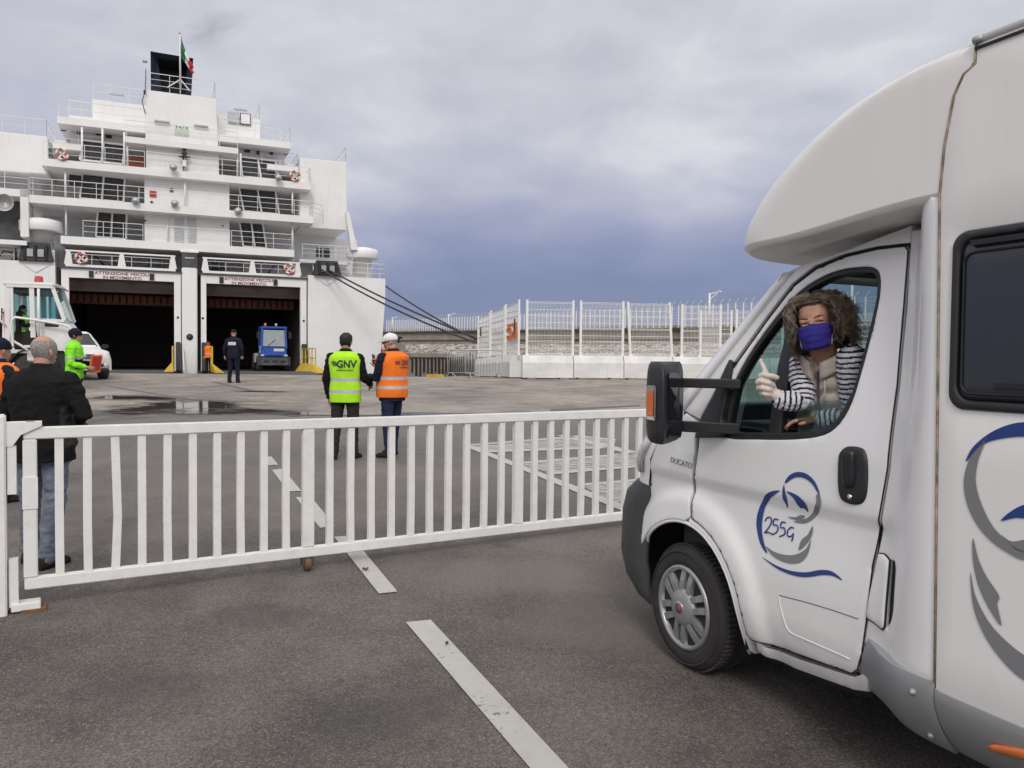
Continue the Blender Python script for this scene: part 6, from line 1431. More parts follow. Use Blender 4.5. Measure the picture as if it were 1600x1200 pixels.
# overcab cap
def oc(z, sh, inset=0.0, n=22, b_=.80, A_=.55):
    a0 = -.62+sh; y0 = SY-.002-inset
    h = [(a0+A_*math.sin(p), y0-b_*(1-math.cos(p))) for p in [PI/2*i/n for i in range(n+1)]]
    ar = min(-1.49, a0-.02)
    side = [(ar, y0)] + [(ar+(a0-ar)*i/8, y0) for i in range(1, 8)]
    L_ = [(a, y, z) for a, y in side+h]
    mid = [(h[-1][0]+.02*math.sin(PI*i/6), h[-1][1]+(-2*HW-2*h[-1][1])*i/6, z) for i in range(1, 6)]
    return L_+mid+[(a, -2*HW-y, zz) for a, y, zz in L_[::-1]]
prof = [(2.172, -.16, .14), (2.172, -.045, .036), (2.176, -.020, .016), (2.186, -.006, .005), (2.200, .0, .0), (2.215, .0, .0), (2.26, -.012, 0), (2.32, -.045, 0), (2.40, -.115, 0), (2.48, -.215, 0), (2.55, -.325, 0), (2.61, -.445, 0), (2.66, -.575, 0), (2.695, -.71, .002), (2.715, -.83, .008), (2.73, -.98, .022), (2.738, -1.15, .05)]
rings = [oc(*p) for p in prof]
# rear edge follows the sealed joint, underside edge rises to the rear
def seam_a(z):
    pz = [(p[1], p[0]) for p in seam[:6]][::-1]
    if z <= pz[0][0]: return pz[0][1]
    for (z0, a0), (z1, a1) in zip(pz[:-1], pz[1:]):
        if z <= z1: return a0+(a1-a0)*(z-z0)/max(1e-6, z1-z0)
    return pz[-1][1]
R3 = []
for ring in rings:
    z = ring[0][2]; rr = []
    n = len(ring)
    for i, (a, y, zz) in enumerate(ring):
        lift = .050*sstep((-.62-a)/.85)*sstep((2.30-zz)/.1)
        k = i if i < 8 else (n-1-i if n-1-i < 8 else None)
        if k is not None: s0 = seam_a(zz+lift)+.004; a8 = ring[8][0]; a = s0+(a8-s0)*k/8
        rr.append((a, y, zz+lift))
    R3.append(rr)
mb = MB(); mb.loft(R3[4:], 'gelcoat', caps=False, closed=False, smooth=True); mb.loft(R3[2:5], 'gelcoat', caps=False, closed=False, smooth=True); mb.loft(R3[:3], 'gelcoat', caps=False, closed=False, smooth=True)
mb.face([mb.bm.verts.new(p) for p in R3[-1]], 'gelcoat'); mb.face([mb.bm.verts.new(p) for p in R3[0]][::-1], 'gelcoat'); ocp = mb.build('overcab', None, van)
mb = MB(); mb.loft([plan(2.065, A0(2.065), .264, .62, n=10), plan(2.085, A0(2.07)-.03, .26, .62, n=10), plan(2.105, A0(2.07)-.11, .25, .62, n=10), plan(2.14, A0(2.07)-.45, .2, .62, y0=-.135, n=10), plan(2.155, -1.5, .1, .6, y0=-.14, n=10)], 'van_white', caps=False, closed=False); mb.build('cab_roof', None, van)
mb = MB(); mb.box((-1.15, -HW, 2.10), (.75, 1.62, .02), 'int_dark'); mb.box((-.74, -HW, 2.06), (.12, 1.5, .02), 'int_dark'); mb.build('headliner', None, van)
# mirror
mr = thing('wing_mirror', None, None); mr.parent = van
mb = MB(); base = [(-.125, .17), (-.30, .395), (-.288, .418), (-.235, .428), (-.165, .415), (-.085, .35), (-.045, .25), (-.06, .175)]
cxm = sum(p[0] for p in base)/8; cym = sum(p[1] for p in base)/8
lev = [(1.252, .45), (1.262, .74), (1.285, .90), (1.33, .98), (1.44, 1.0), (1.55, .98), (1.605, .90), (1.637, .74), (1.652, .45)]
rings = []
for z, s_ in lev: rings.append([(cxm+(a-cxm)*s_, cym+(y-cym)*(s_ if z < 1.4 else .5+.5*s_), z) for a, y in smooth_poly(base, 3)])
mb.loft(rings, 'black_plastic'); mb.build('mirror_housing', None, mr)
gdir_ = Vector((-.30+.125, .395-.17, 0)); gn = Vector((-gdir_.y, gdir_.x, 0)).normalized(); gn = -gn if gn.x > 0 else gn
mb = MB()
def mir_face(u0, u1, z0, z1, m_, off):
    P = lambda u, z: Vector((-.125, .17, 0))+gdir_*u+gn*off+Vector((0, 0, z))
    pts = []
    for cx2, cz2, s0 in ((u1-.12, z1-.03, 0), (u0+.12, z1-.03, 90), (u0+.12, z0+.03, 180), (u1-.12, z0+.03, 270)):
        for i in range(5): t_ = R_(s0+22.5*i); pts.append(P(cx2+.12*math.cos(t_), cz2+.03*math.sin(t_)))
    mb.face([mb.bm.verts.new(p) for p in pts], m_)
mg = bpy.data.materials.new('mirror_glass'); mg.use_nodes = True; t = NT(mg.node_tree); t.n('ShaderNodeOutputMaterial', {0: t.n('ShaderNodeBsdfPrincipled', {'Base Color': (.015, .018, .028, 1), 'Metallic': 0.0, 'Roughness': .04}).outputs[0]})
mir_face(.10, .90, 1.355, 1.60, mg, .004); mb.build('mirror_glass', None, mr)
mb = MB(); mir_face(.10, .88, 1.275, 1.338, mg, .004); mb.build('wide_angle_glass', None, mr)
for z, dz in ((1.545, .048), (1.325, .055)):
    mb = MB(); mb.loft([[(a-.0, y, z-dz/2), (a+.06, y, z-dz/2), (a+.06, y, z+dz/2), (a, y, z+dz/2)] for a, y in ((-.33, -.02), (-.22, .08), (-.115, .165))], 'black_plastic', smooth=False); mb.build('mirror_arm', None, mr, bevel=.006)
tri = mpl([(1089, 684), (1098, 655), (1118, 618), (1143, 562), (1148, 566), (1140, 612), (1131, 655), (1135, 684)])
panel('mirror_mount', tri, ycab, 'black_plastic', thick=.03, edge=.008, off=.022, parent=mr, grid=.03)
mb = MB(); mb.box((-.225, .427, 1.455), (.082, .012, .165), 'chrome', bevel=.008, rz=R_(-4)); mb.build('lamp_bezel', None, mr)
mb = MB(); mb.box((-.228, .436, 1.45), (.060, .012, .120), 'lamp_orange', bevel=.006, rz=R_(-4)); mb.build('turn_signal', None, mr)
# wheels
def wheel(a, y, z, s=1):
    w_ = thing('wheel', None, None); w_.parent = van; w_.location = (a, y, z); w_.rotation_euler = (0, R_(20), 0 if s == 1 else PI)
    mb = MB(); mb.lathe([(.215, -.02), (.232, .0), (.250, .004), (.285, -.002), (.312, -.014), (.326, -.032), (.333, -.055), (.335, -.12), (.333, -.18), (.322, -.21), (.28, -.225), (.2, -.215)], (0, 0, 0), M['tyre_black'], 64, 'Y')
    for i in range(72):
        t_ = 2*PI*i/72
        for yy in (-.062, -.175): mb.box((.335*math.cos(t_), yy, .335*math.sin(t_)), (.010, .05, .014), 'rubber', mtx=Matrix.Rotation(-t_, 3, 'Y'))
    mb.tube([(.297*math.cos(2*PI*i/48), .0005, .297*math.sin(2*PI*i/48)) for i in range(48)], .003, 'rubber', 5, closed=True)
    mb.build('tyre', None, w_)
    mb = MB(); mb.lathe([(.225, -.03), (.228, -.008), (.222, .006), (.208, .008), (.200, -.002), (.196, -.045), (.19, -.05)], (0, 0, 0), 'hub', 48, 'Y'); mb.lathe([(.0, -.055), (.196, -.052), (.196, -.06)], (0, 0, 0), 'int_dark', 32, 'Y')
    mb.build('rim', None, w_)
    mb = MB(); mb.lathe([(.104, -.02), (.190, -.035), (.192, -.05)], (0, 0, 0), 'black', 32, 'Y'); mb.lathe([(.0, .024), (.05, .024), (.062, .020), (.085, .014), (.10, .004), (.105, -.03)], (0, 0, 0), 'hub', 32, 'Y')
    for k in range(6):
        for dt in (-.17, .17):
            t0 = 2*PI*k/6; u = Vector((math.cos(t0), 0, math.sin(t0))); p_ = Vector((-math.sin(t0), 0, math.cos(t0)))
            i0, i1 = u*.085+p_*(.028 if dt > 0 else -.028), u*.198+p_*(.034 if dt > 0 else -.034)
            mb.loft([[c+p_*sx*wd_ + Vector((0, hy, 0)) for sx, hy in ((-1, -.03), (-.75, h_), (.75, h_), (1, -.03))] for c, wd_, h_ in ((i0, .020, .008), (i0.lerp(i1, .5), .021, .006), (i1, .025, -.004))], 'hub', smooth=False)
    for k in range(6): t0 = 2*PI*(k+.5)/6; mb.lathe([(.0, .012), (.010, .010), (.012, -.01)], (.075*math.cos(t0), .004, .075*math.sin(t0)), 'hub', 10, 'Y')
    hc = mb.build('hubcap', None, w_)
    mb = MB(); mb.lathe([(0, .0275), (.026, .0275), (.028, .026), (.033, .026), (.034, .022)], (0, 0, 0), 'chrome', 24, 'Y', mfn=lambda i, j: 'text_red' if i == 0 else 'chrome')
    mb.lathe([(0, .0280), (.0255, .0279), (.026, .02)], (0, 0, 0), 'text_red', 24, 'Y')
    for dx in (-.010, -.003, .004, .011): mb.box((dx, .0285, 0), (.0022, .001, .026), 'chrome')
    mb.build('emblem', None, hc)
wheel(WC[0], .005, WC[1]+.004); wheel(WC[0], -2*HW-.005, WC[1]+.004, -1); wheel(-3.75, -.06, .335-.03*3.75-.01); wheel(-3.75, -2*HW+.06, .335-.03*3.75-.01, -1)
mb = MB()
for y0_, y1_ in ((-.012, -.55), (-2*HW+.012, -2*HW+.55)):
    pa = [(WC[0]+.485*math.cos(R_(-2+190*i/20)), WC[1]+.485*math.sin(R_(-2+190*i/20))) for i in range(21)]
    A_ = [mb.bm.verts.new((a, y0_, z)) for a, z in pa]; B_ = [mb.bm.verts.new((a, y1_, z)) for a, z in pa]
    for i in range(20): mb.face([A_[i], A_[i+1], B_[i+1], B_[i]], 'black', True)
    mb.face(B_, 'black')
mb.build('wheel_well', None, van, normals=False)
# interior
mb = MB(); mb.box((-.45, -HW, .55), (1.3, 1.85, .05), 'int_dark'); mb.build('cab_floor', None, van)
mb = MB(); mb.loft([[(a, -.12, z) for a, z in p] if k == 0 else [(a, -2*HW+.12, z) for a, z in p] for k, p in enumerate([[(.25, .6), (-.10, .6), (-.22, .95), (-.25, 1.16), (-.17, 1.255), (.05, 1.30), (.25, 1.30)]]*2)], 'int_dark', smooth=False); mb.box((-.08, -.48, 1.30), (.30, .40, .07), 'int_grey', bevel=.03); mb.build('dashboard', None, van, bevel=.02)
sw = thing('steering_wheel', None, None); sw.parent = van; sw.location = (-.36, -.50, 1.20); sw.rotation_euler = (0, R_(-52), 0)
mb = MB(); mb.tube([(.19*math.cos(2*PI*i/32), .19*math.sin(2*PI*i/32), 0) for i in range(32)], .016, 'int_dark', 8, closed=True); mb.build('wheel_rim', None, sw)
mb = MB(); mb.lathe([(0, .02), (.06, .015), (.07, -.02), (.03, -.25), (0, -.25)], (0, 0, 0), 'int_dark', 16)
for t_ in (0, 2.2, 4.1): mb.bar((0, 0, -.005), (.185*math.cos(t_), .185*math.sin(t_), 0), .035, .015, 'int_dark')
mb.build('wheel_hub', None, sw)
def seat(y):
    s_ = thing('cab_seat', None, None); s_.parent = van; s_.location = (-1.0, y, 0)
    mb = MB(); mb.box((.05, 0, .74), (.48, .46, .34), 'int_dark', bevel=.03); mb.build('seat_base', None, s_)
    mb = MB(); mb.loft([[(a, -.24, z), (a, -.17, z+.045), (a, .17, z+.045), (a, .24, z), (a, .2, z-.08), (a, -.2, z-.08)] for a, z in ((.33, .95), (.27, .98), (0, .97), (-.2, .96))], 'seat_cloth'); mb.build('seat_cushion', None, s_)
    mb = MB(); mb.loft([[(-.18-.22*f-.06, -w2_, 1.0+.62*f), (-.18-.22*f+.03, -w2_*.7, 1.0+.62*f), (-.18-.22*f+.03, w2_*.7, 1.0+.62*f), (-.18-.22*f-.06, w2_, 1.0+.62*f), (-.18-.22*f-.13, w2_*.8, 1.0+.62*f), (-.18-.22*f-.13, -w2_*.8, 1.0+.62*f)] for f, w2_ in ((0, .22), (.3, .24), (.7, .24), (1, .19))], 'seat_cloth'); mb.build('seat_back', None, s_)
seat(-.50); seat(-1.55)
# decals
def decal(nm, pts, m_, yf, sc, ox_, oy_, n=4, parent=None):
    o = smooth_poly(mpl([(ox_+x/sc, oy_+y/sc) for x, y in pts], yf), n)
    return panel(nm, o, yf if callable(yf) else (lambda a, z: yf), m_, thick=0, edge=0, off=.003, parent=parent, grid=.04, step=.02)
dl = MB()
Z3 = (3.0, 960, 680); Z4 = (2.143, 1300, 640)
D1 = [('decal_blue', [(800, 222), (815, 195), (840, 177), (870, 172), (905, 182), (940, 215), (960, 260), (964, 285), (952, 265), (930, 230), (900, 205), (865, 196), (835, 204), (810, 222)]),
      ('decal_grey', [(965, 280), (968, 330), (950, 375), (915, 405), (880, 413), (842, 405), (872, 398), (905, 388), (933, 362), (947, 320), (948, 282)]),
      ('decal_blue', [(796, 232), (789, 270), (798, 310), (812, 342), (810, 300), (803, 268)]),
      ('decal_blue', [(808, 264), (845, 300), (872, 340), (890, 342), (910, 360), (898, 322), (870, 290), (840, 272)]),
      ('decal_grey', [(813, 382), (850, 384), (875, 374), (897, 380), (880, 395), (850, 397)]),
      ('decal_blue', [(778, 259), (735, 264), (700, 300), (675, 360), (668, 420), (680, 490), (700, 535), (719, 552), (702, 500), (693, 440), (698, 380), (717, 320), (745, 283), (772, 265)]),
      ('decal_grey', [(712, 520), (740, 562), (790, 592), (840, 602), (882, 590), (911, 550), (923, 488), (905, 525), (875, 550), (830, 562), (780, 556), (740, 540)]),
      ('decal_grey', [(931, 424), (927, 470), (900, 512), (866, 540), (878, 492), (908, 466)]),
      ('decal_blue', [(694, 571), (760, 610), (830, 635), (900, 642), (960, 632), (1010, 634), (1045, 653), (1070, 681), (1030, 661), (980, 655), (900, 665), (830, 654), (760, 622)])]
for m_, pts in D1: decal('swirl_decal', pts, m_, ycab, *Z3)
D2 = [('decal_blue', [(450, 175), (470, 130), (520, 85), (580, 55), (643, 42), (720, 52), (800, 95), (790, 130), (715, 98), (643, 90), (580, 95), (525, 108), (488, 132)]),
      ('decal_grey', [(521, 90), (492, 128), (462, 165), (443, 240), (455, 320), (490, 390), (540, 445), (600, 485), (643, 503), (720, 500), (800, 450), (720, 478), (643, 472), (600, 450), (540, 390), (500, 310), (483, 240), (490, 175), (508, 125)]),
      ('decal_blue', [(567, 372), (600, 341), (643, 319), (700, 310), (760, 330), (720, 372), (660, 366), (615, 362)]),
      ('decal_grey', [(567, 418), (600, 440), (643, 436), (700, 420), (740, 430), (690, 470), (643, 478), (608, 462)]),
      ('decal_grey', [(474, 430), (492, 500), (520, 560), (561, 622), (555, 652), (569, 724), (530, 670), (492, 590), (473, 500)]),
      ('decal_grey', [(466, 545), (481, 620), (520, 700), (570, 760), (643, 820), (720, 850), (800, 850), (720, 930), (643, 905), (580, 850), (520, 770), (480, 680), (467, 600)])]
for m_, pts in D2: decal('swirl_decal', pts, m_, SY, *Z4)
mb = MB()
for st in ([(708, 402), (716, 388), (728, 384), (738, 393), (735, 415), (720, 440), (706, 457), (722, 455), (740, 462)], [(770, 396), (750, 394), (747, 420), (760, 420), (768, 432), (764, 452), (742, 466)], [(804, 410), (785, 408), (781, 432), (795, 434), (802, 446), (797, 466), (776, 474)], [(842, 436), (828, 432), (815, 446), (812, 466), (822, 476), (838, 466), (840, 458), (838, 480), (832, 497)]):
    pts = smooth_poly(mpl([(960+x/3, 680+y/3) for x, y in st]), 4, False)
    mb.tube([(a, ycab(a, z)+.0015, z) for a, z in pts], .0036, 'decal_blue', 6)
mb.build('hand_lettering', None, van)
# ------------------------------------------------------------------ woman at the driver's window
hp_ = at(1284, 520, 3.50); fwd = Vector((-hp_.x, -hp_.y, 0)).normalized(); rgt = Vector((fwd.y, -fwd.x, 0))
WR = Vector((hp_.x, hp_.y, MF.o.z+.95)); Wrz = math.atan2(rgt.y, rgt.x)
wo = thing('person', 'woman with curly hair and blue face mask giving a thumbs up from the cab', 'person', WR, Wrz)
def wl(px, py, dy=0.0):
    dd = ray(px, py); O = hp_+fwd*dy; tt = (O-CAM).dot(fwd)/dd.dot(fwd); v = CAM+dd*tt-WR
    return Vector((v.dot(rgt), v.dot(fwd), v.z))
cloth('vest_beige', (.50, .45, .39), .06); M['stripe_white'] = mat('stripe_white', (.62, .62, .65), .85, var=.05); M['stripe_navy'] = mat('stripe_navy', (.012, .014, .03), .85)
M['mask_blue'] = mat('mask_blue', (.022, .016, .21), .85, var=.10, vs=20, bump=.3, bs=260); M['binding'] = mat('binding', (.60, .60, .66), .8); M['glove'] = mat('glove', (.66, .57, .51), .5, var=.06, vs=30, bump=.15, bs=160)
M['skin_face'] = mat('skin_face', (.46, .235, .155), .5, var=.14, vs=22, bump=.12, bs=220)
HK = 1.04
HW_ = HeadF(wl(1284, 545, -.035), -.24, -.04, HK, .17)
# joints
TY = -.38; Tm = Matrix.Rotation(TY, 3, 'Z'); NB = wl(1292, 560, -.13)
shR, elR, wrR = wl(1254, 570, -.13), wl(1255, 630, -.06), wl(1218, 622, -.04)
shL, elL, wrL = wl(1331, 562, -.02), wl(1336, 652, -.06), wl(1282, 655, -.10)
b = MB(); add_head(b, HW_); b.capsule([NB+Vector((0, 0, -.08)), HW_(0, -.02, .06)], [.060, .058], n=16)
TR = [(-.62, .128, .105), (-.45, .112, .098), (-.30, .110, .100), (-.16, .112, .098), (-.08, .108, .088), (-.035, .085, .072), (.0, .060, .055)]
lean = lambda dz: Vector((-.07*(-dz), -.30*(-dz), 0))
tr = lambda x, y, dz: NB + lean(dz) + Tm @ Vector((x, y, 0)) + Vector((0, 0, dz))
b.loft([[tr(x, y, dz) for x, y in ell(hw, hd)] for dz, hw, hd in TR])
b.capsule([shR, elR, wrR], [.050, .040, .029]); b.capsule([shL, elL, wrL], [.050, .040, .029])
hd_ = Vector((.62, .10, .72))
add_hand(b, wrL, Vector((1, .1, -.1)), Vector((.1, .2, -1)), 1, .95, .30, spread=.004)
body = remesh(b, .0045, 3); link_mesh('body', body, ['skin_face'], wo)
# gloved right fist with the thumb up
b = MB()
gw = wl(1217, 621, -.035); gd_ = (wl(1195, 597, -.02)-gw).normalized()
G = lambda px, py, dy: wl(px, py, -.045+dy)
b.capsule([gw-gd_*.03, gw+gd_*.01], [.032, .031], n=16); b.capsule([G(1206, 617, 0), G(1199, 604, .0), G(1194, 597, .0)], [.033, .036, .030], n=16, flat=.75)
for pts, r in (([(1196, 590, .012), (1189, 587, .030), (1195, 586, .046), (1208, 588, .040), (1214, 590, .034)], .0135), ([(1192, 598, .012), (1184, 597, .030), (1190, 596, .048), (1203, 599, .046), (1208, 602, .030)], .0138),
               ([(1194, 607, .012), (1185, 606, .028), (1190, 606, .046), (1202, 609, .044), (1206, 611, .030)], .0132), ([(1198, 615, .012), (1189, 614, .024), (1193, 615, .040), (1202, 617, .038), (1205, 618, .028)], .0120)):
    b.capsule([G(*p) for p in pts], [r, r*1.05, r*1.02, r*.95, r*.86], n=10, k=2)
b.capsule([G(1205, 606, .012), G(1199, 590, .022), G(1194, 576, .020), G(1189, 564, .012)], [.0185, .0155, .0130, .0105], n=10, k=2)
gm = remesh(b, .0034, 3); link_mesh('glove', gm, ['glove'], wo, wrinkle=.0012, wscale=60)
b = MB(); cpts = []
u_ = gd_.cross(Vector((0, 1, 0))).normalized(); v_ = gd_.cross(u_)
b.tube([gw-gd_*.034+(u_*math.cos(q)+v_*math.sin(q))*.0345 for q in [2*PI*i/20 for i in range(20)]], .0035, 'glove', 6, closed=True); b.build('glove_cuff', None, wo)
# striped sleeves
def striped(nm, pts, rad, per=.023, wd=.40):
    b = MB(); b.capsule(pts, rad, n=20, k=2); me = remesh(b, .0042, 3)
    P = [Vector(p) for p in pts]; cum = [0]
    for a, c in zip(P[:-1], P[1:]): cum.append(cum[-1]+(c-a).length)
    def f(c):
        best = None
        for i in range(len(P)-1):
            a, d = P[i], P[i+1]-P[i]; u = (c-a).dot(d)/d.length_squared; u = max(-9 if i == 0 else 0, min(9 if i == len(P)-2 else 1, u)); q = (c-a-d*u).length
            if best is None or q < best[0]: best = (q, cum[i]+u*d.length)
        s = best[1]+.004*noise.noise(c*22)
        return 1 if (s % per) < per*wd else 0
    return link_mesh(nm, me, ['stripe_white', 'stripe_navy'], wo, mfn=f, wrinkle=.0055, wscale=26)
striped('sleeve', [shR+Vector((0, 0, .01)), shR.lerp(elR, .5), elR, elR.lerp(wrR, .5)+Vector((0, 0, -.004)), wrR-gd_*.012], [.060, .057, .053, .047, .044])
striped('sleeve', [shL+Vector((0, 0, .0)), shL.lerp(elL, .5), elL, elL.lerp(wrL, .5), wrL.lerp(elL, .1)], [.070, .064, .058, .050, .045])
# quilted vest
b = MB(); rows = []; n = 40; k = 0
dzs = [-.60+.0125*i for i in range(int(.545/.0125)+1)] + [-.05, -.032, -.018, -.006]
for dz in dzs:
    i = 0
    while i < len(TR)-2 and TR[i+1][0] < dz: i += 1
    f = max(0, min(1, (dz-TR[i][0])/(TR[i+1][0]-TR[i][0]))); hw = TR[i][1]+(TR[i+1][1]-TR[i][1])*f; hd = TR[i][2]+(TR[i+1][2]-TR[i][2])*f
    row = []
    for j, (x, y) in enumerate(ell(1, 1, n)):
        ph = abs(math.sin(PI*(dz+.012*math.sin(2*PI*j/n*2)+.02)/.075)); g_ = .004+.034*ph**.38
        zip_ = -.020*math.exp(-((x/.07)**2)) if y > 0 else 0
        w_ = 1 if dz < -.06 else .96
        row.append(tr(x*(hw*w_+g_*.8), y*(hd+g_)+zip_, dz+.012))
    rows.append(row)
b.loft(rows, 'vest_beige'); v_o = b.build('quilted_vest', None, wo)
b = MB(); b.tube([tr(.0, .118 if dz < -.08 else .108, dz) for dz in [-.60+.03*i for i in range(19)]], .005, M['int_grey'], 6); b.build('zip', None, v_o)
b = MB()
for q0 in (-.03, .03): b.tube([tr(q0, .120, -.06), tr(q0*1.3, .138, -.14), tr(q0*1.2, .142, -.22)], .0028, 'binding', 5)
b.build('drawstring', None, v_o)
# open stand collar
for s in (-1, 1):
    b = MB(); rows = []
    for i in range(15):
        f = i/14; q = PI/2 + s*(PI*1.02*(1-f)+.16*f)   # from the nape round to the front edge
        rr = .090+.018*f; zz = .085*(1-f)+(-.075)*f**1.5; hgt = .072+.010*f
        c = NB + Tm @ Vector((rr*math.cos(q)*1.05, rr*math.sin(q)*.98+.01, 0)) + Vector((0, 0, zz-.025)); o_ = Tm @ Vector((math.cos(q), math.sin(q), 0))
        rows.append([c+o_*(.015*math.cos(a))+Vector((0, 0, hgt*.5*math.sin(a)+hgt*.5)) + o_*.010*(1 if math.sin(a) > 0 else 0) for a in [2*PI*kk/12 for kk in range(12)]])
    b.loft(rows, 'vest_beige'); b.build('collar', None, v_o)
# face mask with white bindings and loops
b = MB(); rows = []
for i in range(13):
    z = .014+.084*i/12; row = []
    for j in range(25):
        wa = 58+18*(i/12)**.7; a = R_(-wa+2*wa*j/24); f = math.cos(a)
        zz = max(.0, z); r = head_ring(max(.02, zz), .006, 4)
        hw = .064 if zz < .05 else .072; yf = .098
        puff = (.024*math.exp(-((z-.062)/.035)**2)+.010*math.exp(-((z-.02)/.03)**2))*f**2 - (.030*max(0, (.02-z)/.03))*1
        pl = .0045*(abs(math.sin(i*PI/3.0))**.5)*f
        row.append(HW_((hw+.004)*math.sin(a), .018+yf*.86*f**.85+puff+pl-.0, z+.006*(1-f)-.016*(1-i/12)*f**2+.008*(i/12)*math.exp(-(math.sin(a)/.25)**2)))
    rows.append(row)
b.loft(rows, 'mask_blue', caps=False, closed=False); mk = b.build('face_mask', None, wo, normals=False); md = mk.modifiers.new('s', 'SOLIDIFY'); md.thickness = .003
b = MB()
for jj, s in ((0, -1), (24, 1)): b.tube([rw[jj] for rw in rows], .0062, 'binding', 6, flat=.8); b.tube([rows[-1][jj], HW_(s*.078, .02, .105), HW_(s*.086, -.018, .128), HW_(s*.088, -.030, .10), HW_(s*.082, -.022, .05), rows[1][jj]], .0022, 'binding', 5)
b.build('mask_binding', None, mk)
# eyes and brows
for s in (-1, 1):
    b = MB(); c = HW_(s*.031, .079, .113); b.lathe([(0, .010), (.007, .0075), (.010, 0), (.007, -.0075), (0, -.010)], c, 'flag_white', 12, 'Y'); ey = b.build('eye', None, wo)
    b = MB(); b.lathe([(0, .0125), (.0050, .0105), (.0052, .009)], HW_(s*.031-.002, .0795, .113), 'hair_black', 10, 'Y'); b.build('iris', None, ey)
    b = MB(); b.capsule([HW_(s*.031-.013, .084, .1185), HW_(s*.031, .0915, .1215), HW_(s*.031+.013, .084, .1185)], [.0062, .0078, .0062], 'skin_face', n=8); b.capsule([HW_(s*.031-.012, .084, .1065), HW_(s*.031, .089, .1045), HW_(s*.031+.012, .084, .1065)], [.0040, .0050, .0040], 'skin_face', n=8); b.build('eyelid', None, wo)
    b = MB(); b.capsule([HW_(s*.014, .0945, .130), HW_(s*.032, .0935, .137), HW_(s*.050, .078, .132)], [.0028, .0032, .0018], mat('brow', (.13, .085, .06), .8) if s == -1 else bpy.data.materials['brow'], n=6); b.build('eyebrow', None, wo)
# curly hair: a dense under-layer and many wavy locks
HM = [mat('hair_dark', (.075, .048, .034), .5, var=.3, vs=40), mat('hair_brown', (.165, .112, .076), .5, var=.3, vs=40), mat('hair_ash', (.33, .27, .215), .5, var=.3, vs=40)]
rnd = random.Random(21)
def lock_path(q, t0, L, c):
    """lock rooted on the scalp at angle q (90 deg = front) and height t0"""
    pts = []; ph, tw, amp, out0, flare, tga, th0 = [c[k_] for k_ in ('ph', 'tw', 'amp', 'out0', 'flare', 'tga', 'th0')]
    front = 1 if math.sin(q) > .30 else 0; sg = 1 if math.cos(q) > 0 else -1; N_ = 22
    for i in range(N_+1):
        s = i/N_; qq = q
        if front:
            tgt = PI/2 - sg*R_(tga); qq = q+(tgt-q)*sstep(s*3.0)
        t = t0-(L*max(0, s-.08)) if not front else t0-L*max(0, (s-th0)/(1-th0)) if abs(math.cos(qq)) > .55 else t0+.012*math.sin(s*9)
        tl = min(.2279, max(.03, t)); a = HEADP; i2 = 0
        while i2 < len(HEADP)-2 and HEADP[i2+1][0] < tl: i2 += 1
        f = (tl-a[i2][0])/(a[i2+1][0]-a[i2][0]); hw, yf, yb = [a[i2][k_]+(a[i2+1][k_]-a[i2][k_])*f for k_ in (1, 2, 3)]
        hw = max(hw, .066) if s > .1 else hw
        g_ = out0+flare*s+.016*math.sin(min(1, s*3)*PI/2)
        x = (hw+g_)*math.cos(qq); y = ((yf if math.sin(qq) > 0 else yb)+g_)*math.sin(qq)
        am = amp*min(1, s*2.2); ca = ph+tw*s
        x += am*math.cos(ca); y += am*math.sin(ca); t += am*.8*math.sin(ca*1.1)
        pts.append(HW_(x, y, t+.010*(1-s)))
    return pts
tubes = [MB(), MB(), MB()]
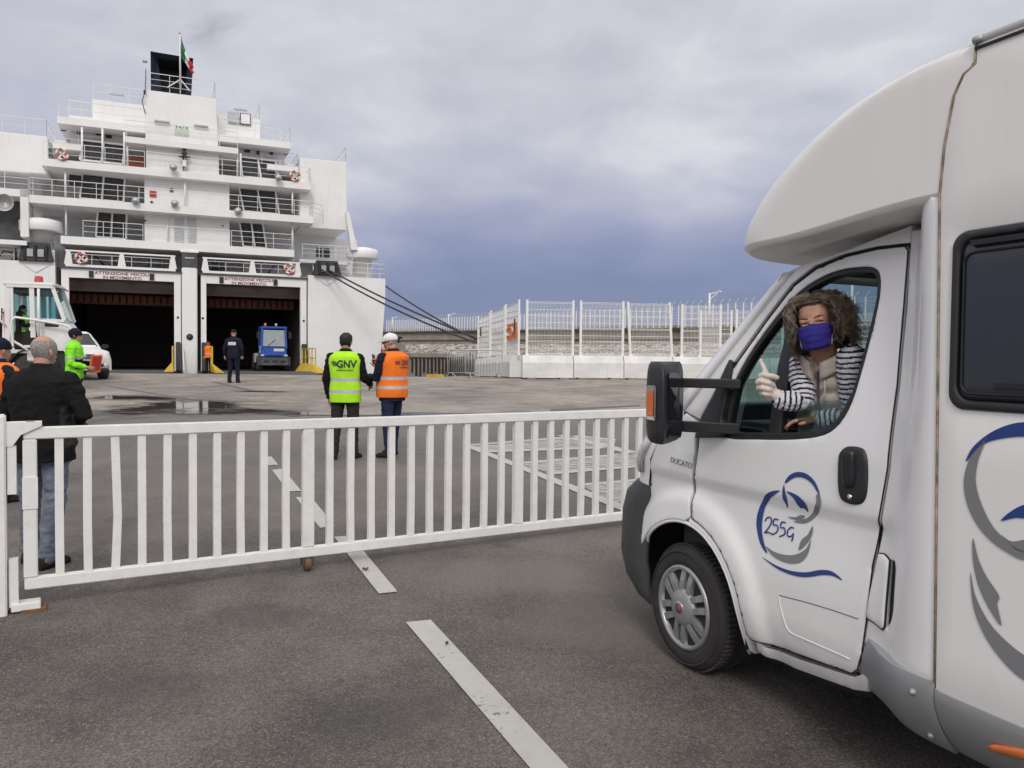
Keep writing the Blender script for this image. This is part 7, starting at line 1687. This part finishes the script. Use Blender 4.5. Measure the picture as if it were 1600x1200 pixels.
for i in range(215):
    q = rnd.uniform(0, 2*PI); s_ = math.sin(q); t0 = rnd.uniform(.10, .228)
    if s_ > .35: t0 = rnd.uniform(.196, .228) if s_ > .6 else rnd.uniform(.15, .228)
    imgright = math.cos(q) < -.1
    L = rnd.uniform(.10, .205) if not imgright else rnd.uniform(.09, .20)
    if s_ > .35: L *= .95
    CL = dict(ph=rnd.uniform(0, 6.28), tw=rnd.uniform(13, 26)*(1 if rnd.random() < .5 else -1), amp=rnd.uniform(.007, .017), out0=rnd.uniform(.002, .016)*(1 if s_ > .3 or math.cos(q) > 0 else 1.3), flare=rnd.uniform(.015, .05)*(1.35 if imgright else .4), tga=rnd.uniform(50, 98), th0=rnd.uniform(.04, .24))
    mi_ = rnd.choices((0, 1, 2), (.28, .42, .30) if not imgright else (.48, .38, .14))[0]
    for k_ in range(rnd.randint(11, 17)):
        c2 = dict(CL); c2['ph'] += rnd.gauss(0, .28); c2['amp'] *= rnd.uniform(.75, 1.2); c2['out0'] += rnd.gauss(0, .0022); c2['tga'] += rnd.gauss(0, 1.5)
        if rnd.random() < .10: c2['ph'] += rnd.uniform(-2, 2); c2['flare'] *= 1.6
        p = lock_path(q+rnd.gauss(0, .028), min(.228, t0+rnd.gauss(0, .003)), L*rnd.uniform(.86, 1.08), c2)
        r0 = rnd.uniform(.0006, .0012); nn = len(p); mm = mi_ if rnd.random() < .75 else rnd.randint(0, 2)
        tubes[mm].tube(p, [r0*(.7+.5*math.sin(PI*min(1, jj/nn+.15)))*(1 if jj < nn-2 else .5) for jj in range(nn)], None, 3, caps=False)
b = MB(); rows = []
for k_ in range(10):
    row = []
    for j in range(28):
        q = 2*PI*j/28; s_ = math.sin(q); tb = -.02 if s_ < .2 else (.02 if s_ < .30 else .186); tt = tb+(.2279-tb)*k_/9
        r = head_ring(max(.05, tt), .010, 28)[j]; kx = 1.0+.22*(1-k_/9)*(1 if math.cos(q) < 0 else .5)*(1 if s_ < .42 else 0); row.append(HW_(r[0]*kx, r[1]*(1.0+.10*(1-k_/9)*(s_ < 0)), tt+.010))
    rows.append(row)
b.loft(rows, HM[0]); hr = b.build('hair', None, wo)
for tb_, m_ in zip(tubes, HM): tb_.mats = [m_]; tb_.build('hair_locks', m_, hr, normals=False)
# ------------------------------------------------------------------ faint exhaust smoke above the funnel
m = bpy.data.materials.new('smoke'); m.use_nodes = True; t = NT(m.node_tree)
v = t.n('ShaderNodeTexCoord').outputs['Object']
ln = t.n('ShaderNodeVectorMath', {0: t.map(v, (1, 1, 1))}, operation='LENGTH').outputs['Value']
f = t.math('MULTIPLY', t.n('ShaderNodeMapRange', {0: ln, 1: .25, 2: 1.0, 3: 1.0, 4: 0.0}).outputs[0], t.ramp(t.noise(v, 2.2, 4, .6, .4), [(.38, 0.0), (.62, 1.0)]))
vol = t.n('ShaderNodeVolumePrincipled', {'Color': (.30, .28, .29, 1), 'Density': t.math('MULTIPLY', f, .30)})
out = t.n('ShaderNodeOutputMaterial'); t.t.links.new(vol.outputs[0], out.inputs['Volume'])
mb = MB(); bmesh.ops.create_icosphere(mb.bm, subdivisions=3, radius=1.0)
o = mb.build('smoke', m); P = at(330, 47, 55); o.location = P; o.scale = (2.9, 1.6, 1.15); o.rotation_euler = (0, R_(-20), 0); tag(o, kind='stuff')
